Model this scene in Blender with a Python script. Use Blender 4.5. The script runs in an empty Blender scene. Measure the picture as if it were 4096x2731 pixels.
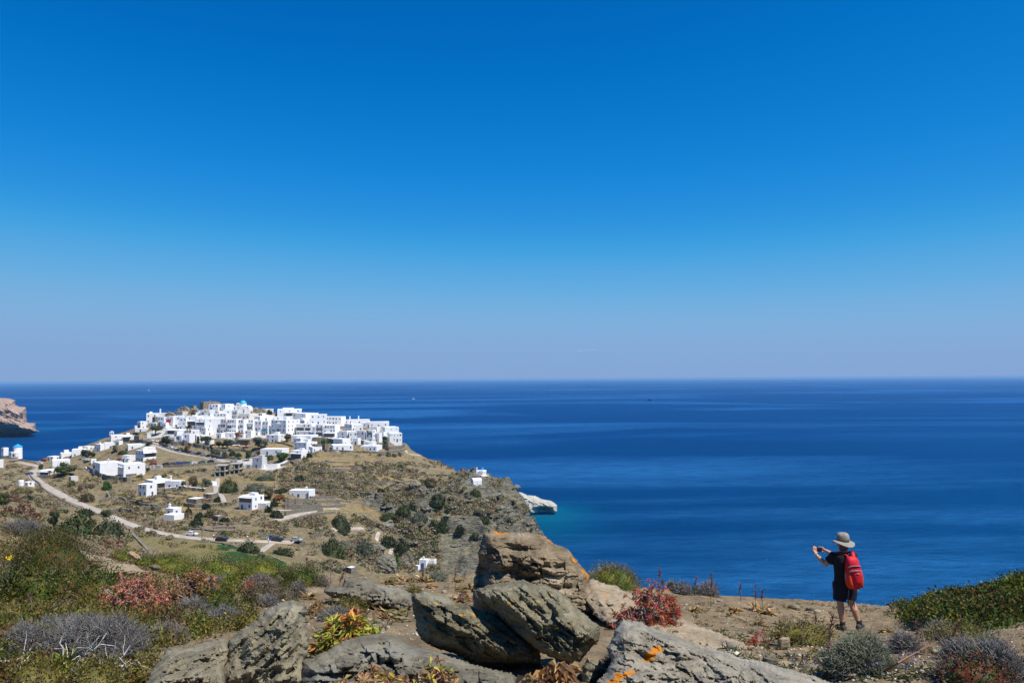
import bpy, bmesh, math, random
import numpy as np
from mathutils import Vector, Matrix
from mathutils.geometry import delaunay_2d_cdt
R = math.radians
rng = np.random.default_rng(7); random.seed(7)
sc = bpy.context.scene
COL = sc.collection
# ------------------------------------------------------------------ camera
EYE = 110.0                       # metres above the sea
FPX = 4096 * 28 / 36              # focal length in photo pixels
PITCH, ROLL = R(2.70), R(0.336)
_F = np.array([0, math.cos(PITCH), math.sin(PITCH)])
_U0 = np.array([0, -math.sin(PITCH), math.cos(PITCH)])
_X = np.array([1., 0, 0])
_U = math.sin(ROLL) * _X + math.cos(ROLL) * _U0
_RT = math.cos(ROLL) * _X - math.sin(ROLL) * _U0
cd = bpy.data.cameras.new('camera'); cd.lens = 28; cd.sensor_width = 36
cd.clip_start = 0.1; cd.clip_end = 200000
cam = bpy.data.objects.new('camera', cd); COL.objects.link(cam)
cam.matrix_world = Matrix(((_RT[0], _U[0], -_F[0], 0), (_RT[1], _U[1], -_F[1], 0), (_RT[2], _U[2], -_F[2], EYE), (0, 0, 0, 1)))
sc.camera = cam
# ------------------------------------------------------------------ sky, sun, exposure
SUN_EL, SUN_AZ = R(60), R(120)     # azimuth clockwise from +Y (the view direction)
w = bpy.data.worlds.new('World'); sc.world = w; w.use_nodes = True
nt = w.node_tree; bg = nt.nodes['Background']
sky = nt.nodes.new('ShaderNodeTexSky'); sky.sky_type = 'NISHITA'; sky.sun_disc = False
sky.sun_elevation = SUN_EL; sky.sun_rotation = SUN_AZ
sky.altitude = 8000; sky.air_density = 1.0; sky.dust_density = 0.0; sky.ozone_density = 3.0
def _vm(k):
    n = nt.nodes.new('ShaderNodeVectorMath'); n.operation = 'SCALE'; n.inputs['Scale'].default_value = k; return n
v1, v2 = _vm(.1), _vm(8.15); cv = nt.nodes.new('ShaderNodeRGBCurve'); cm = cv.mapping; cm.use_clip = False
for ci, pts_ in ((0, [(0, 0), (.05, .001), (.08, .020), (.125, .115), (.18, .21), (.24, .245), (.37, .25), (1, .26)]),
                 (1, [(0, 0), (.078, .137), (.10, .19), (.147, .282), (.22, .41), (.31, .452), (.41, .435), (.57, .41), (1, .40)]),
                 (2, [(0, 0), (.175, .515), (.22, .62), (.31, .75), (.45, .79), (.57, .765), (.69, .73), (.80, .70), (1, .68)])):
    c_ = cm.curves[ci]
    while len(c_.points) < len(pts_): c_.points.new(.5, .5)
    for p_, q_ in zip(c_.points, pts_): p_.location = q_; p_.handle_type = 'AUTO_CLAMPED'
cm.update()
nt.links.new(sky.outputs[0], v1.inputs[0]); nt.links.new(v1.outputs[0], cv.inputs['Color']); nt.links.new(cv.outputs[0], v2.inputs[0]); nt.links.new(v2.outputs[0], bg.inputs[0])
bg.inputs[1].default_value = 0.10
sd = bpy.data.lights.new('sun', 'SUN'); sd.energy = 5.0; sd.angle = R(0.53); sd.color = (1.0, 0.955, 0.89)
so = bpy.data.objects.new('sun', sd); COL.objects.link(so)
sdir = Vector((math.sin(SUN_AZ) * math.cos(SUN_EL), math.cos(SUN_AZ) * math.cos(SUN_EL), math.sin(SUN_EL)))
so.rotation_euler = sdir.to_track_quat('Z', 'Y').to_euler(); so.location = (0, 0, 300)
sc.view_settings.view_transform = 'Standard'; sc.view_settings.look = 'None'
sc.view_settings.exposure = 0.22; sc.view_settings.gamma = 1.0
try:
    sc.cycles.max_bounces = 6; sc.cycles.diffuse_bounces = 3; sc.cycles.transparent_max_bounces = 12
except Exception: pass

# ------------------------------------------------------------------ helpers
def dirn(sx, sy):
    "ray through photo pixel, scaled so that its Y component is 1"
    a = (np.asarray(sx, float) - 2048) / FPX; b = (1365.5 - np.asarray(sy, float)) / FPX
    d = a[..., None] * _RT + b[..., None] * _U + _F
    return d / d[..., 1:2]
def P(sx, sy, d):
    q = dirn(sx, sy) * np.asarray(d, float)[..., None]
    q[..., 2] += EYE
    return q
def scale_at(d): return d / FPX          # metres per photo pixel at depth d

def _hash(ix, iy, iz, seed):
    n = (ix.astype(np.int64) * 374761393 + iy.astype(np.int64) * 668265263 + iz.astype(np.int64) * 2147483647 + seed * 974711) & 0xffffffff
    n = ((n ^ (n >> 13)) * 1274126177) & 0xffffffff
    n = (n ^ (n >> 16)) & 0xffff
    return n / 65535.0 * 2 - 1
def vnoise(p, seed=0):
    p = np.asarray(p, float); i = np.floor(p); f = p - i; u = f * f * f * (f * (f * 6 - 15) + 10); i = i.astype(np.int64)
    out = 0
    for dx in (0, 1):
        wx = u[..., 0] if dx else 1 - u[..., 0]
        for dy in (0, 1):
            wy = u[..., 1] if dy else 1 - u[..., 1]
            for dz in (0, 1):
                wz = u[..., 2] if dz else 1 - u[..., 2]
                out = out + wx * wy * wz * _hash(i[..., 0] + dx, i[..., 1] + dy, i[..., 2] + dz, seed)
    return out
def fbm(p, octaves=4, seed=0, gain=.5, lac=2.03, ridged=False):
    p = np.asarray(p, float); s = 0; a = 1.; t = 0
    for k in range(octaves):
        n = vnoise(p, seed + k * 17)
        if ridged: n = 1 - 2 * np.abs(n)
        s = s + a * n; t += a; a *= gain; p = p * lac + 11.3
    return s / t
def xyz(x, y, z=0.): 
    x, y = np.broadcast_arrays(np.asarray(x, float), np.asarray(y, float))
    return np.stack([x, y, np.broadcast_to(z, x.shape)], -1)
def sstep(a, b, x):
    t = np.clip((x - a) / (b - a), 0, 1); return t * t * (3 - 2 * t)

def tag(o, label=None, cat=None, group=None, kind=None):
    if label: o['label'] = label
    if cat: o['category'] = cat
    if group: o['group'] = group
    if kind or label: o['kind'] = kind or 'thing'
    return o
def obj_from(name, me, parent=None, loc=None, rotz=0.):
    o = bpy.data.objects.new(name, me); COL.objects.link(o)
    if parent is not None: o.parent = parent
    if loc is not None: o.location = tuple(float(c) for c in loc)
    if rotz: o.rotation_euler = (0, 0, rotz)
    return o
def empty(name, loc, rotz=0.):
    o = bpy.data.objects.new(name, None); COL.objects.link(o); o.location = tuple(float(c) for c in loc)
    o.rotation_euler = (0, 0, rotz); o.empty_display_size = .3
    return o
def mesh_np(name, V, faces, mat=None, smooth=False, attrs=None, colors=None, fmat=None):
    """V (n,3); faces: list of int arrays (m,k) with k fixed per array"""
    V = np.asarray(V, np.float32); me = bpy.data.meshes.new(name)
    faces = [np.asarray(f, np.int32) for f in faces if len(f)]
    me.vertices.add(len(V)); me.vertices.foreach_set('co', V.ravel())
    nl = sum(f.size for f in faces); npoly = sum(len(f) for f in faces)
    me.loops.add(nl); me.polygons.add(npoly)
    me.loops.foreach_set('vertex_index', np.concatenate([f.ravel() for f in faces]))
    tot = np.concatenate([np.full(len(f), f.shape[1], np.int32) for f in faces])
    st = np.concatenate([[0], np.cumsum(tot)[:-1]]).astype(np.int32)
    me.polygons.foreach_set('loop_start', st)
    if smooth: me.polygons.foreach_set('use_smooth', np.ones(npoly, bool))
    for m in (mat if isinstance(mat, (list, tuple)) else [mat]):
        if m is not None: me.materials.append(m)
    if fmat is not None: me.polygons.foreach_set('material_index', np.asarray(fmat, np.int32))
    for k, v in (attrs or {}).items():
        at = me.attributes.new(k, 'FLOAT', 'POINT'); at.data.foreach_set('value', np.asarray(v, np.float32))
    if colors is not None:
        at = me.attributes.new('Col', 'FLOAT_COLOR', 'POINT')
        c = np.ones((len(V), 4), np.float32); c[:, :3] = colors; at.data.foreach_set('color', c.ravel())
    me.update(calc_edges=True); me.validate()
    return me
def grid_faces(nr, nc):
    i = np.arange(nr - 1)[:, None] * nc + np.arange(nc - 1)[None]
    return np.stack([i, i + 1, i + nc + 1, i + nc], -1).reshape(-1, 4)

class MB:
    "collects simple shapes into ONE mesh"
    def __init__(s): s.V = []; s.F = []; s.M = []
    def add(s, V, F, m=0):
        b = len(s.V); s.V += [tuple(v) for v in V]; s.F += [tuple(b + i for i in f) for f in F]; s.M += [m] * len(F); return s
    def box(s, c, d, rz=0., m=0):
        (cx, cy, cz), (dx, dy, dz) = c, d; q = []; k, n = math.cos(rz), math.sin(rz)
        for z in (-.5, .5):
            for x, y in ((-.5, -.5), (.5, -.5), (.5, .5), (-.5, .5)):
                X, Y = x * dx, y * dy; q.append((cx + X * k - Y * n, cy + X * n + Y * k, cz + z * dz))
        return s.add(q, [(0, 3, 2, 1), (4, 5, 6, 7), (0, 1, 5, 4), (1, 2, 6, 5), (2, 3, 7, 6), (3, 0, 4, 7)], m)
    def hexa(s, q, m=0):
        return s.add(q, [(0, 3, 2, 1), (4, 5, 6, 7), (0, 1, 5, 4), (1, 2, 6, 5), (2, 3, 7, 6), (3, 0, 4, 7)], m)
    def tube(s, pts, rad, n=6, m=0, caps=True):
        pts = [Vector(p) for p in pts]; L = len(pts); rs = rad if hasattr(rad, '__len__') else [rad] * L
        V = []; ref = Vector((.31, .17, .93))
        for i, p in enumerate(pts):
            t = (pts[min(i + 1, L - 1)] - pts[max(i - 1, 0)]); t = t.normalized() if t.length > 1e-9 else Vector((0, 0, 1))
            a = t.cross(ref)
            if a.length < .05: a = t.cross(Vector((1, 0, 0)))
            a.normalize(); b = t.cross(a)
            r = rs[i]; rx, ry = r if hasattr(r, '__len__') else (r, r)
            for k in range(n):
                g = 2 * math.pi * k / n; V.append(p + a * (rx * math.cos(g)) + b * (ry * math.sin(g)))
        F = [(i * n + k, i * n + (k + 1) % n, (i + 1) * n + (k + 1) % n, (i + 1) * n + k) for i in range(L - 1) for k in range(n)]
        if caps: F += [tuple(range(n))[::-1], tuple((L - 1) * n + k for k in range(n))]
        return s.add(V, F, m)
    def loft(s, rings, m=0, caps=True):
        n = len(rings[0]); V = [p for r in rings for p in r]; L = len(rings)
        F = [(i * n + k, i * n + (k + 1) % n, (i + 1) * n + (k + 1) % n, (i + 1) * n + k) for i in range(L - 1) for k in range(n)]
        if caps: F += [tuple(range(n))[::-1], tuple((L - 1) * n + k for k in range(n))]
        return s.add(V, F, m)
    def lathe(s, prof, c=(0, 0, 0), n=20, m=0):
        return s.loft([[(c[0] + r * math.cos(2 * math.pi * k / n), c[1] + r * math.sin(2 * math.pi * k / n), c[2] + z) for k in range(n)] for r, z in prof], m)
    def ell(s, c, r, n=12, k=8, m=0, rot=None):
        rings = []
        for i in range(1, k):
            g = math.pi * i / k
            rings.append([(math.sin(g) * math.cos(2 * math.pi * j / n), math.sin(g) * math.sin(2 * math.pi * j / n), -math.cos(g)) for j in range(n)])
        fx = lambda p: tuple(Vector(c) + ((rot @ Vector((p[0] * r[0], p[1] * r[1], p[2] * r[2]))) if rot else Vector((p[0] * r[0], p[1] * r[1], p[2] * r[2]))))
        V = [fx((0, 0, -1))] + [fx(p) for q in rings for p in q] + [fx((0, 0, 1))]
        F = [(0, 1 + (j + 1) % n, 1 + j) for j in range(n)]
        for i in range(k - 2):
            F += [(1 + i * n + j, 1 + i * n + (j + 1) % n, 1 + (i + 1) * n + (j + 1) % n, 1 + (i + 1) * n + j) for j in range(n)]
        e = len(V) - 1; b = 1 + (k - 2) * n
        F += [(b + j, b + (j + 1) % n, e) for j in range(n)]
        return s.add(V, F, m)
    def mesh(s, name, mat, smooth=False):
        me = bpy.data.meshes.new(name); me.from_pydata([tuple(map(float, v)) for v in s.V], [], s.F)
        for m in (mat if isinstance(mat, (list, tuple)) else [mat]): me.materials.append(m)
        me.polygons.foreach_set('material_index', s.M)
        if smooth: me.polygons.foreach_set('use_smooth', [True] * len(s.F))
        me.update(); return me
    def build(s, name, mat, parent=None, loc=None, rotz=0., smooth=False):
        return obj_from(name, s.mesh(name, mat, smooth), parent, loc, rotz)

# ------------------------------------------------------------------ materials
MATS = {}
def nodes_of(name):
    m = bpy.data.materials.new(name); m.use_nodes = True; t = m.node_tree
    return m, t, t.nodes['Principled BSDF']
def N(t, kind, **kw):
    n = t.nodes.new(kind)
    for k, v in kw.items():
        if k in ('blend_type', 'data_type', 'operation', 'attribute_name', 'noise_dimensions', 'musgrave_type', 'feature', 'distance'): setattr(n, k, v)
        else: n.inputs[k.replace('_', ' ')].default_value = v
    return n
def mixc(t, fac, a, b, mode='MIX'):
    n = t.nodes.new('ShaderNodeMix'); n.data_type = 'RGBA'; n.blend_type = mode
    for k, v in ((0, fac), (6, a), (7, b)):
        if hasattr(v, 'is_output'): t.links.new(v, n.inputs[k])
        elif k == 0: n.inputs[0].default_value = v
        else: n.inputs[k].default_value = (*v, 1)
    return n.outputs[2]
def ramp(t, src, stops):
    n = t.nodes.new('ShaderNodeValToRGB'); e = n.color_ramp.elements
    while len(e) < len(stops): e.new(.5)
    for k, (p, c) in enumerate(stops):
        e[k].position = p; e[k].color = (c, c, c, 1) if not hasattr(c, '__len__') else (*c, 1)
    t.links.new(src, n.inputs[0]); return n.outputs[0]
def coords(t, kind='Object', scale=(1, 1, 1), rot=(0, 0, 0)):
    tc = t.nodes.new('ShaderNodeTexCoord'); mp = t.nodes.new('ShaderNodeMapping'); mp.inputs['Scale'].default_value = scale; mp.inputs['Rotation'].default_value = rot
    t.links.new(tc.outputs[kind], mp.inputs[0]); return mp.outputs[0]
def geo_pos(t, scale=(1, 1, 1), rot=(0, 0, 0)):
    g = t.nodes.new('ShaderNodeNewGeometry'); mp = t.nodes.new('ShaderNodeMapping'); mp.inputs['Scale'].default_value = scale; mp.inputs['Rotation'].default_value = rot
    t.links.new(g.outputs['Position'], mp.inputs[0]); return mp.outputs[0]
def tnoise(t, vec, scale, detail=4, rough=.55, dist=0.):
    n = t.nodes.new('ShaderNodeTexNoise'); n.inputs['Scale'].default_value = scale; n.inputs['Detail'].default_value = detail
    n.inputs['Roughness'].default_value = rough; n.inputs['Distortion'].default_value = dist; t.links.new(vec, n.inputs['Vector']); return n.outputs[0]
def bump(t, b, h, strength=.4, dist=.05, prev=None):
    n = t.nodes.new('ShaderNodeBump'); n.inputs['Strength'].default_value = strength; n.inputs['Distance'].default_value = dist
    t.links.new(h, n.inputs['Height'])
    if prev is not None: t.links.new(prev, n.inputs['Normal'])
    if b is not None: t.links.new(n.outputs[0], b.inputs['Normal'])
    return n.outputs[0]
def plain(name, c, rough=.7, var=.12, nscale=3., metal=0., bmp=0., spec=.3):
    if name in MATS: return MATS[name]
    m, t, b = nodes_of(name); v = coords(t)
    n = tnoise(t, v, nscale, 5, .6)
    lo = tuple(x * (1 - var) for x in c); hi = tuple(min(1, x * (1 + var)) for x in c)
    f = ramp(t, n, [(.3, 0), (.7, 1)])
    t.links.new(mixc(t, f, lo, hi), b.inputs['Base Color'])
    b.inputs['Roughness'].default_value = rough; b.inputs['Metallic'].default_value = metal; b.inputs['Specular IOR Level'].default_value = spec
    if bmp: bump(t, b, n, bmp, .05)
    MATS[name] = m; return m
def foliage_mat(name='leaf', trans=.25):
    if name in MATS: return MATS[name]
    m, t, b = nodes_of(name)
    a = t.nodes.new('ShaderNodeAttribute'); a.attribute_name = 'Col'
    t.links.new(a.outputs['Color'], b.inputs['Base Color']); b.inputs['Roughness'].default_value = .6; b.inputs['Specular IOR Level'].default_value = .25
    tr = t.nodes.new('ShaderNodeBsdfTranslucent'); t.links.new(a.outputs['Color'], tr.inputs[0])
    mx = t.nodes.new('ShaderNodeMixShader'); mx.inputs[0].default_value = trans
    out = t.nodes['Material Output']; t.links.new(b.outputs[0], mx.inputs[1]); t.links.new(tr.outputs[0], mx.inputs[2]); t.links.new(mx.outputs[0], out.inputs[0])
    MATS[name] = m; return m
LEAF = foliage_mat()
TWIG = foliage_mat('twig', .0)
# ------------------------------------------------------------------ far land: heights from control points (photo x, photo y, distance)
CTRL = """
560 1768 520;620 1775 515;700 1815 500;800 1835 485;900 1850 472;980 1855 468;480 1862 470;600 1864 462;760 1857 460
1070 1872 450;1180 1842 462;1310 1804 490;1450 1809 480;1560 1806 492;1620 1802 520
760 1762 535;900 1757 540;1050 1745 540;1100 1775 518;1250 1748 540;1400 1760 530;1540 1768 525
700 1708 570;900 1700 575;1100 1695 575;1300 1712 570;1450 1724 565
620 1692 600;700 1664 612;760 1652 612;850 1636 615;960 1645 615;1020 1645 615;1120 1668 608;1300 1692 600;1500 1722 588;1560 1745 575
420 1772 560;340 1805 560;250 1838 555;180 1856 545;490 1802 530;430 1822 520;480 1852 492;360 1882 470;400 1918 435;150 1900 465;240 1896 465
0 1845 540;60 1842 540;130 1852 520;20 1872 500;60 1950 410;100 1940 425
160 1872 508;130 1890 482;150 1915 455;200 1955 405;280 2000 365;360 2030 335;410 2050 318;500 2090 300;600 2122 288;720 2145 280;850 2157 276;1000 2162 276;1100 2164 279;1200 2167 285
590 1985 372;690 1958 392;700 1930 408;850 1942 402;880 1908 430;940 1898 435;860 1978 372;990 2038 340;690 2080 312;780 2020 345;1190 2000 362;1130 2042 335;1260 2037 340;1300 2120 318
1050 2092 308;900 2112 298;1200 2122 303
1300 1860 458;1500 1850 474;1640 1850 498;1300 1940 408;1500 1950 420;1650 1930 448;1770 1890 478;1905 1952 430;1925 1905 468;1800 1990 412;1650 2010 396;1500 2050 385;1400 2100 358
1700 2100 378;1850 2050 400;2000 1990 430;2050 2080 393;1950 2150 368;2120 2110 393;2150 2150 375
1750 2200 362;1705 2278 348;1500 2180 355;1550 2260 345;1420 2260 330;1300 2220 318;1390 2296 322
1000 2215 232;900 2182 255;800 2192 245;1100 2247 228;800 2232 215;700 2182 255;600 2182 243
500 2150 242;400 2132 240;330 2105 230;450 2190 200;250 2055 270;100 2012 290;0 1982 300;0 2032 220;200 2092 200;350 2182 170
1660 1815 555;1750 1850 525;1850 1890 496;1960 1908 480;2030 1945 462;2085 1985 445
"""
C = np.array([[float(v) for v in r.split()] for l in CTRL.strip().split('\n') for r in l.split(';')])
pts = P(C[:, 0], C[:, 1], C[:, 2])
extra = np.array([(a * d, d, z) for a, d, z in [(-.55, 120, 84), (-.35, 120, 80), (-.2, 120, 77), (-.55, 65, 93), (-.2, 65, 90), (-.75, 120, 88), (-.75, 250, 78),
    (0, 90, 72), (0, 190, 47), (0, 270, 33), (.06, 240, 22), (.1, 100, 58), (.12, 200, 12), (.3, 100, 42), (.3, 180, -14), (-.1, 190, 50), (-.1, 270, 38), (-.17, 200, 52),
    (.03, 330, 26), (.08, 330, 5), (-.8, 400, 66), (-.8, 560, 60), (.6, 90, 40), (.6, 150, -10), (0.1, 420, -5), (.1, 600, -40), (-.7, 760, 20), (-.2, 800, 40), (-.4, 800, 40)]])
CP = np.vstack([pts, extra])
class TPS:
    def __init__(s, p, z, lam=.02, k=100.):
        s.k = k; s.p = p / k; n = len(p); r2 = ((s.p[:, None] - s.p[None]) ** 2).sum(-1)
        K = .5 * r2 * np.log(r2 + 1e-12) + lam * np.eye(n); A = np.hstack([np.ones((n, 1)), s.p])
        M = np.block([[K, A], [A.T, np.zeros((3, 3))]]); s.w = np.linalg.solve(M, np.concatenate([z, np.zeros(3)]))
    def __call__(s, x, y):
        q = np.stack([np.ravel(x), np.ravel(y)], -1) / s.k; out = np.empty(len(q)); n = len(s.p)
        for i in range(0, len(q), 20000):
            c = q[i:i + 20000]; r2 = ((c[:, None] - s.p[None]) ** 2).sum(-1)
            out[i:i + 20000] = (.5 * r2 * np.log(r2 + 1e-12)) @ s.w[:n] + s.w[n] + c @ s.w[n + 1:]
        return out.reshape(np.shape(x))
far_tps = TPS(CP[:, :2], CP[:, 2])
# where the land turns over and falls to the sea behind (photo x -> distance)
SIL = np.array([(-900, 570), (0, 562), (140, 552), (200, 562), (300, 575), (420, 590), (560, 604), (680, 622), (900, 628), (1100, 622), (1300, 612), (1500, 600), (1600, 582), (1660, 557), (1750, 528),
                (1850, 502), (1960, 486), (2030, 468), (2085, 450), (2120, 425), (2160, 398), (2200, 330), (2300, 240), (2500, 150), (3000, 95), (5000, 80)], float)
AF = np.linspace(-.78, .34, 520); DF = np.concatenate([np.linspace(58, 200, 70, endpoint=False), np.linspace(200, 640, 330, endpoint=False), np.linspace(640, 760, 30)])
AA, DD = np.meshgrid(AF, DF, indexing='ij')
XX = AA * DD
def sil_d(a): return np.interp(2048 + np.asarray(a) * FPX, SIL[:, 0], SIL[:, 1])
Z0 = far_tps(XX, DD)
over = np.clip(DD - sil_d(AA), 0, None)
Z0 = Z0 - over * .75 - over ** 2 * .004
Z0 = np.maximum(Z0, -25)
def tab(Z, A, D, a, d):
    i = np.clip(np.searchsorted(A, a) - 1, 0, len(A) - 2); j = np.clip(np.searchsorted(D, d) - 1, 0, len(D) - 2)
    u = np.clip((a - A[i]) / (A[i + 1] - A[i]), 0, 1); v = np.clip((d - D[j]) / (D[j + 1] - D[j]), 0, 1)
    return (Z[i, j] * (1 - u) * (1 - v) + Z[i + 1, j] * u * (1 - v) + Z[i, j + 1] * (1 - u) * v + Z[i + 1, j + 1] * u * v)
def far_z(x, y): return tab(ZF, AF, DF, np.asarray(x) / np.asarray(y), np.asarray(y))
_ds = np.arange(60, 650, .5)
def far_hit(sx, sy, dmin=60, dmax=650):
    "point of the far land under a photo pixel (nearest approach when the sight line passes above it)"
    q = dirn(np.array(float(sx)), np.array(float(sy))); d = _ds[(_ds >= dmin) & (_ds <= dmax)]
    z = tab(ZF, AF, DF, np.full(d.shape, q[0]), d); g = z - (EYE + q[2] * d)
    k = np.nonzero(g >= 0)[0]; k = k[0] if len(k) else int(np.argmax(g))
    return np.array([q[0] * d[k], d[k], z[k]])
ZF = Z0.copy()
# roads and paths of the headland as photo polylines
def smooth_line(pts, n=8):
    pts = np.asarray(pts, float); out = []
    Q = np.vstack([2 * pts[0] - pts[1], pts, 2 * pts[-1] - pts[-2]])
    for i in range(1, len(Q) - 2):
        for t in np.linspace(0, 1, n, endpoint=False):
            out.append(.5 * ((2 * Q[i]) + (-Q[i - 1] + Q[i + 1]) * t + (2 * Q[i - 1] - 5 * Q[i] + 4 * Q[i + 1] - Q[i + 2]) * t ** 2 + (-Q[i - 1] + 3 * Q[i] - 3 * Q[i + 1] + Q[i + 2]) * t ** 3))
    out.append(pts[-1]); return np.array(out)
ROADS = [  # name, width, photo points, label
    ('road', 4.5, [(60, 1846), (110, 1856), (160, 1868), (140, 1880), (128, 1893), (140, 1915), (168, 1935), (205, 1958), (262, 1990), (330, 2020), (400, 2048), (480, 2084), (560, 2112), (640, 2132), (730, 2147), (820, 2156), (920, 2161), (1020, 2164), (1100, 2166), (1190, 2168)]),
    ('road', 5.0, [(570, 1766), (600, 1772), (640, 1786), (690, 1803), (760, 1818), (820, 1828), (870, 1838), (905, 1847), (950, 1850)]),
    ('road', 4.6, [(520, 1863), (600, 1863), (700, 1860), (780, 1857), (850, 1853), (905, 1849)]),
    ('path', 2.6, [(1095, 2040), (1150, 2038), (1200, 2032), (1260, 2030), (1350, 2034)]),
    ('path', 3.0, [(1098, 2080), (1160, 2066), (1215, 2050), (1280, 2036)]),
    ('path', 2.4, [(870, 1912), (868, 1935), (862, 1955), (865, 1972), (885, 1982), (895, 2010)]),
    ('path', 2.2, [(1040, 2208), (1062, 2190), (1090, 2170)]),
    ('path', 1.8, [(1330, 2120), (1380, 2116), (1450, 2112)]),
    ('path', 1.8, [(1580, 1805), (1620, 1800), (1628, 1812), (1650, 1818), (1690, 1820)]),
    ('path', 2.4, [(345, 1850), (352, 1830), (358, 1812), (368, 1795)]),
    ('path', 1.6, [(1515, 2128), (1508, 2160), (1540, 2175), (1565, 2195), (1558, 2218)]),
]
road_pts = []
for r in ROADS:
    q = smooth_line(r[2]); h = np.array([far_hit(x, y) for x, y in q]); road_pts.append(h)
allr = np.vstack(road_pts)
rd = np.full(XX.shape, 1e9)
for p in allr: rd = np.minimum(rd, (XX - p[0]) ** 2 + (DD - p[1]) ** 2)
rd = np.sqrt(rd)
def blob(list_, soft=1.0):
    m = np.zeros(XX.shape)
    for sx, sy, r in list_:
        p = far_hit(sx, sy); q = np.sqrt((XX - p[0]) ** 2 + (DD - p[1]) ** 2)
        m = np.maximum(m, 1 - sstep(r * .55, r * 1.25, q))
    return m
n1 = fbm(xyz(XX / 22, DD / 22), 4, 3)
rock = blob([(1700, 2090, 26), (1790, 2060, 26), (1870, 2040, 30), (1960, 2010, 30), (2050, 2000, 25), (2110, 2070, 30), (1980, 2100, 30), (1800, 2160, 30), (1640, 2140, 20), (1500, 2130, 10), (1480, 2190, 12), (1400, 2190, 9), (1360, 2170, 8),
             (1570, 2010, 9), (1490, 2010, 10), (1250, 2200, 8), (1950, 1925, 22), (1900, 1905, 14), (2010, 1950, 25), (1580, 2230, 12), (1760, 2230, 30), (1850, 2220, 30), (1950, 2200, 30), (1050, 1910, 8), (1620, 2050, 14), (1720, 1990, 14), (1830, 1985, 14), (2150, 2150, 30)])
rock = np.clip(rock * (.75 + .9 * fbm(xyz(XX / 9, DD / 9), 3, 9)) + (n1 > .33) * .25, 0, 1) * sstep(3, 9, rd)
slab = blob([(1745, 2175, 10), (1760, 2215, 13), (1715, 2205, 8)])
field = blob([(900, 2195, 20), (1000, 2220, 14), (800, 2195, 18), (1060, 2240, 8), (700, 2180, 16), (600, 2175, 18), (860, 2215, 16)])
green = blob([(860, 2183, 5), (920, 2200, 4), (1020, 2240, 10), (985, 2245, 8), (950, 2215, 4), (1050, 2242, 6), (880, 2192, 4)])
ochre = np.clip(fbm(xyz(XX / 30 + 5, DD / 12), 4, 31) * 1.6, 0, 1) + blob([(1400, 1865, 10), (1500, 1868, 8), (640, 1915, 14), (720, 1990, 14), (560, 2000, 14), (620, 2045, 16), (440, 2210, 16), (500, 2200, 12), (1100, 1790, 10)])
paved = blob([(700, 1720, 22), (800, 1720, 25), (900, 1725, 26), (1000, 1725, 26), (1100, 1720, 24), (1200, 1725, 20), (1300, 1735, 20), (1400, 1750, 18), (1480, 1760, 14), (1540, 1760, 10), (850, 1660, 25), (1000, 1665, 22), (1150, 1690, 22), (1300, 1695, 20), (1450, 1710, 20), (980, 1847, 9), (1090, 1868, 8), (1000, 1850, 10)])
calm = sstep(4.5, 18, rd) * (1 - .85 * np.clip(paved * 1.3, 0, 1))
ter = (DD * .16 + XX * .05 + 6 * n1)                      # terraced fields: risers between the levels
saw = (ter / 5.5) % 1.0
ZF = Z0 + calm * (1.1 * n1 + .55 * fbm(xyz(XX / 4.5, DD / 4.5), 3, 5) + (1 - field) * 1.25 * (sstep(.0, .14, saw) - saw))
st = fbm(xyz(XX / 14 + Z0 / 6, DD / 14, Z0 / 3.2), 4, 71, ridged=True)
zq = np.floor((Z0 + 2.0 * n1 + .22 * XX) / 2.6)
ZF = ZF + rock * (4.4 * st + 2.4 * fbm(xyz(XX / 4, DD / 4), 3, 41, ridged=True) + 1.3 * vnoise(xyz(zq * 3.7, zq * 1.3, 0.5), 5)) * (1 - .8 * slab)
ZF = np.where(DD > sil_d(AA) - 4, np.minimum(ZF, np.maximum(Z0, -25) + 1.3), ZF)
cut = (1 - sstep(-6, 4, DD - sil_d(AA))) 
V = np.stack([XX, DD, ZF], -1).reshape(-1, 3)
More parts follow.
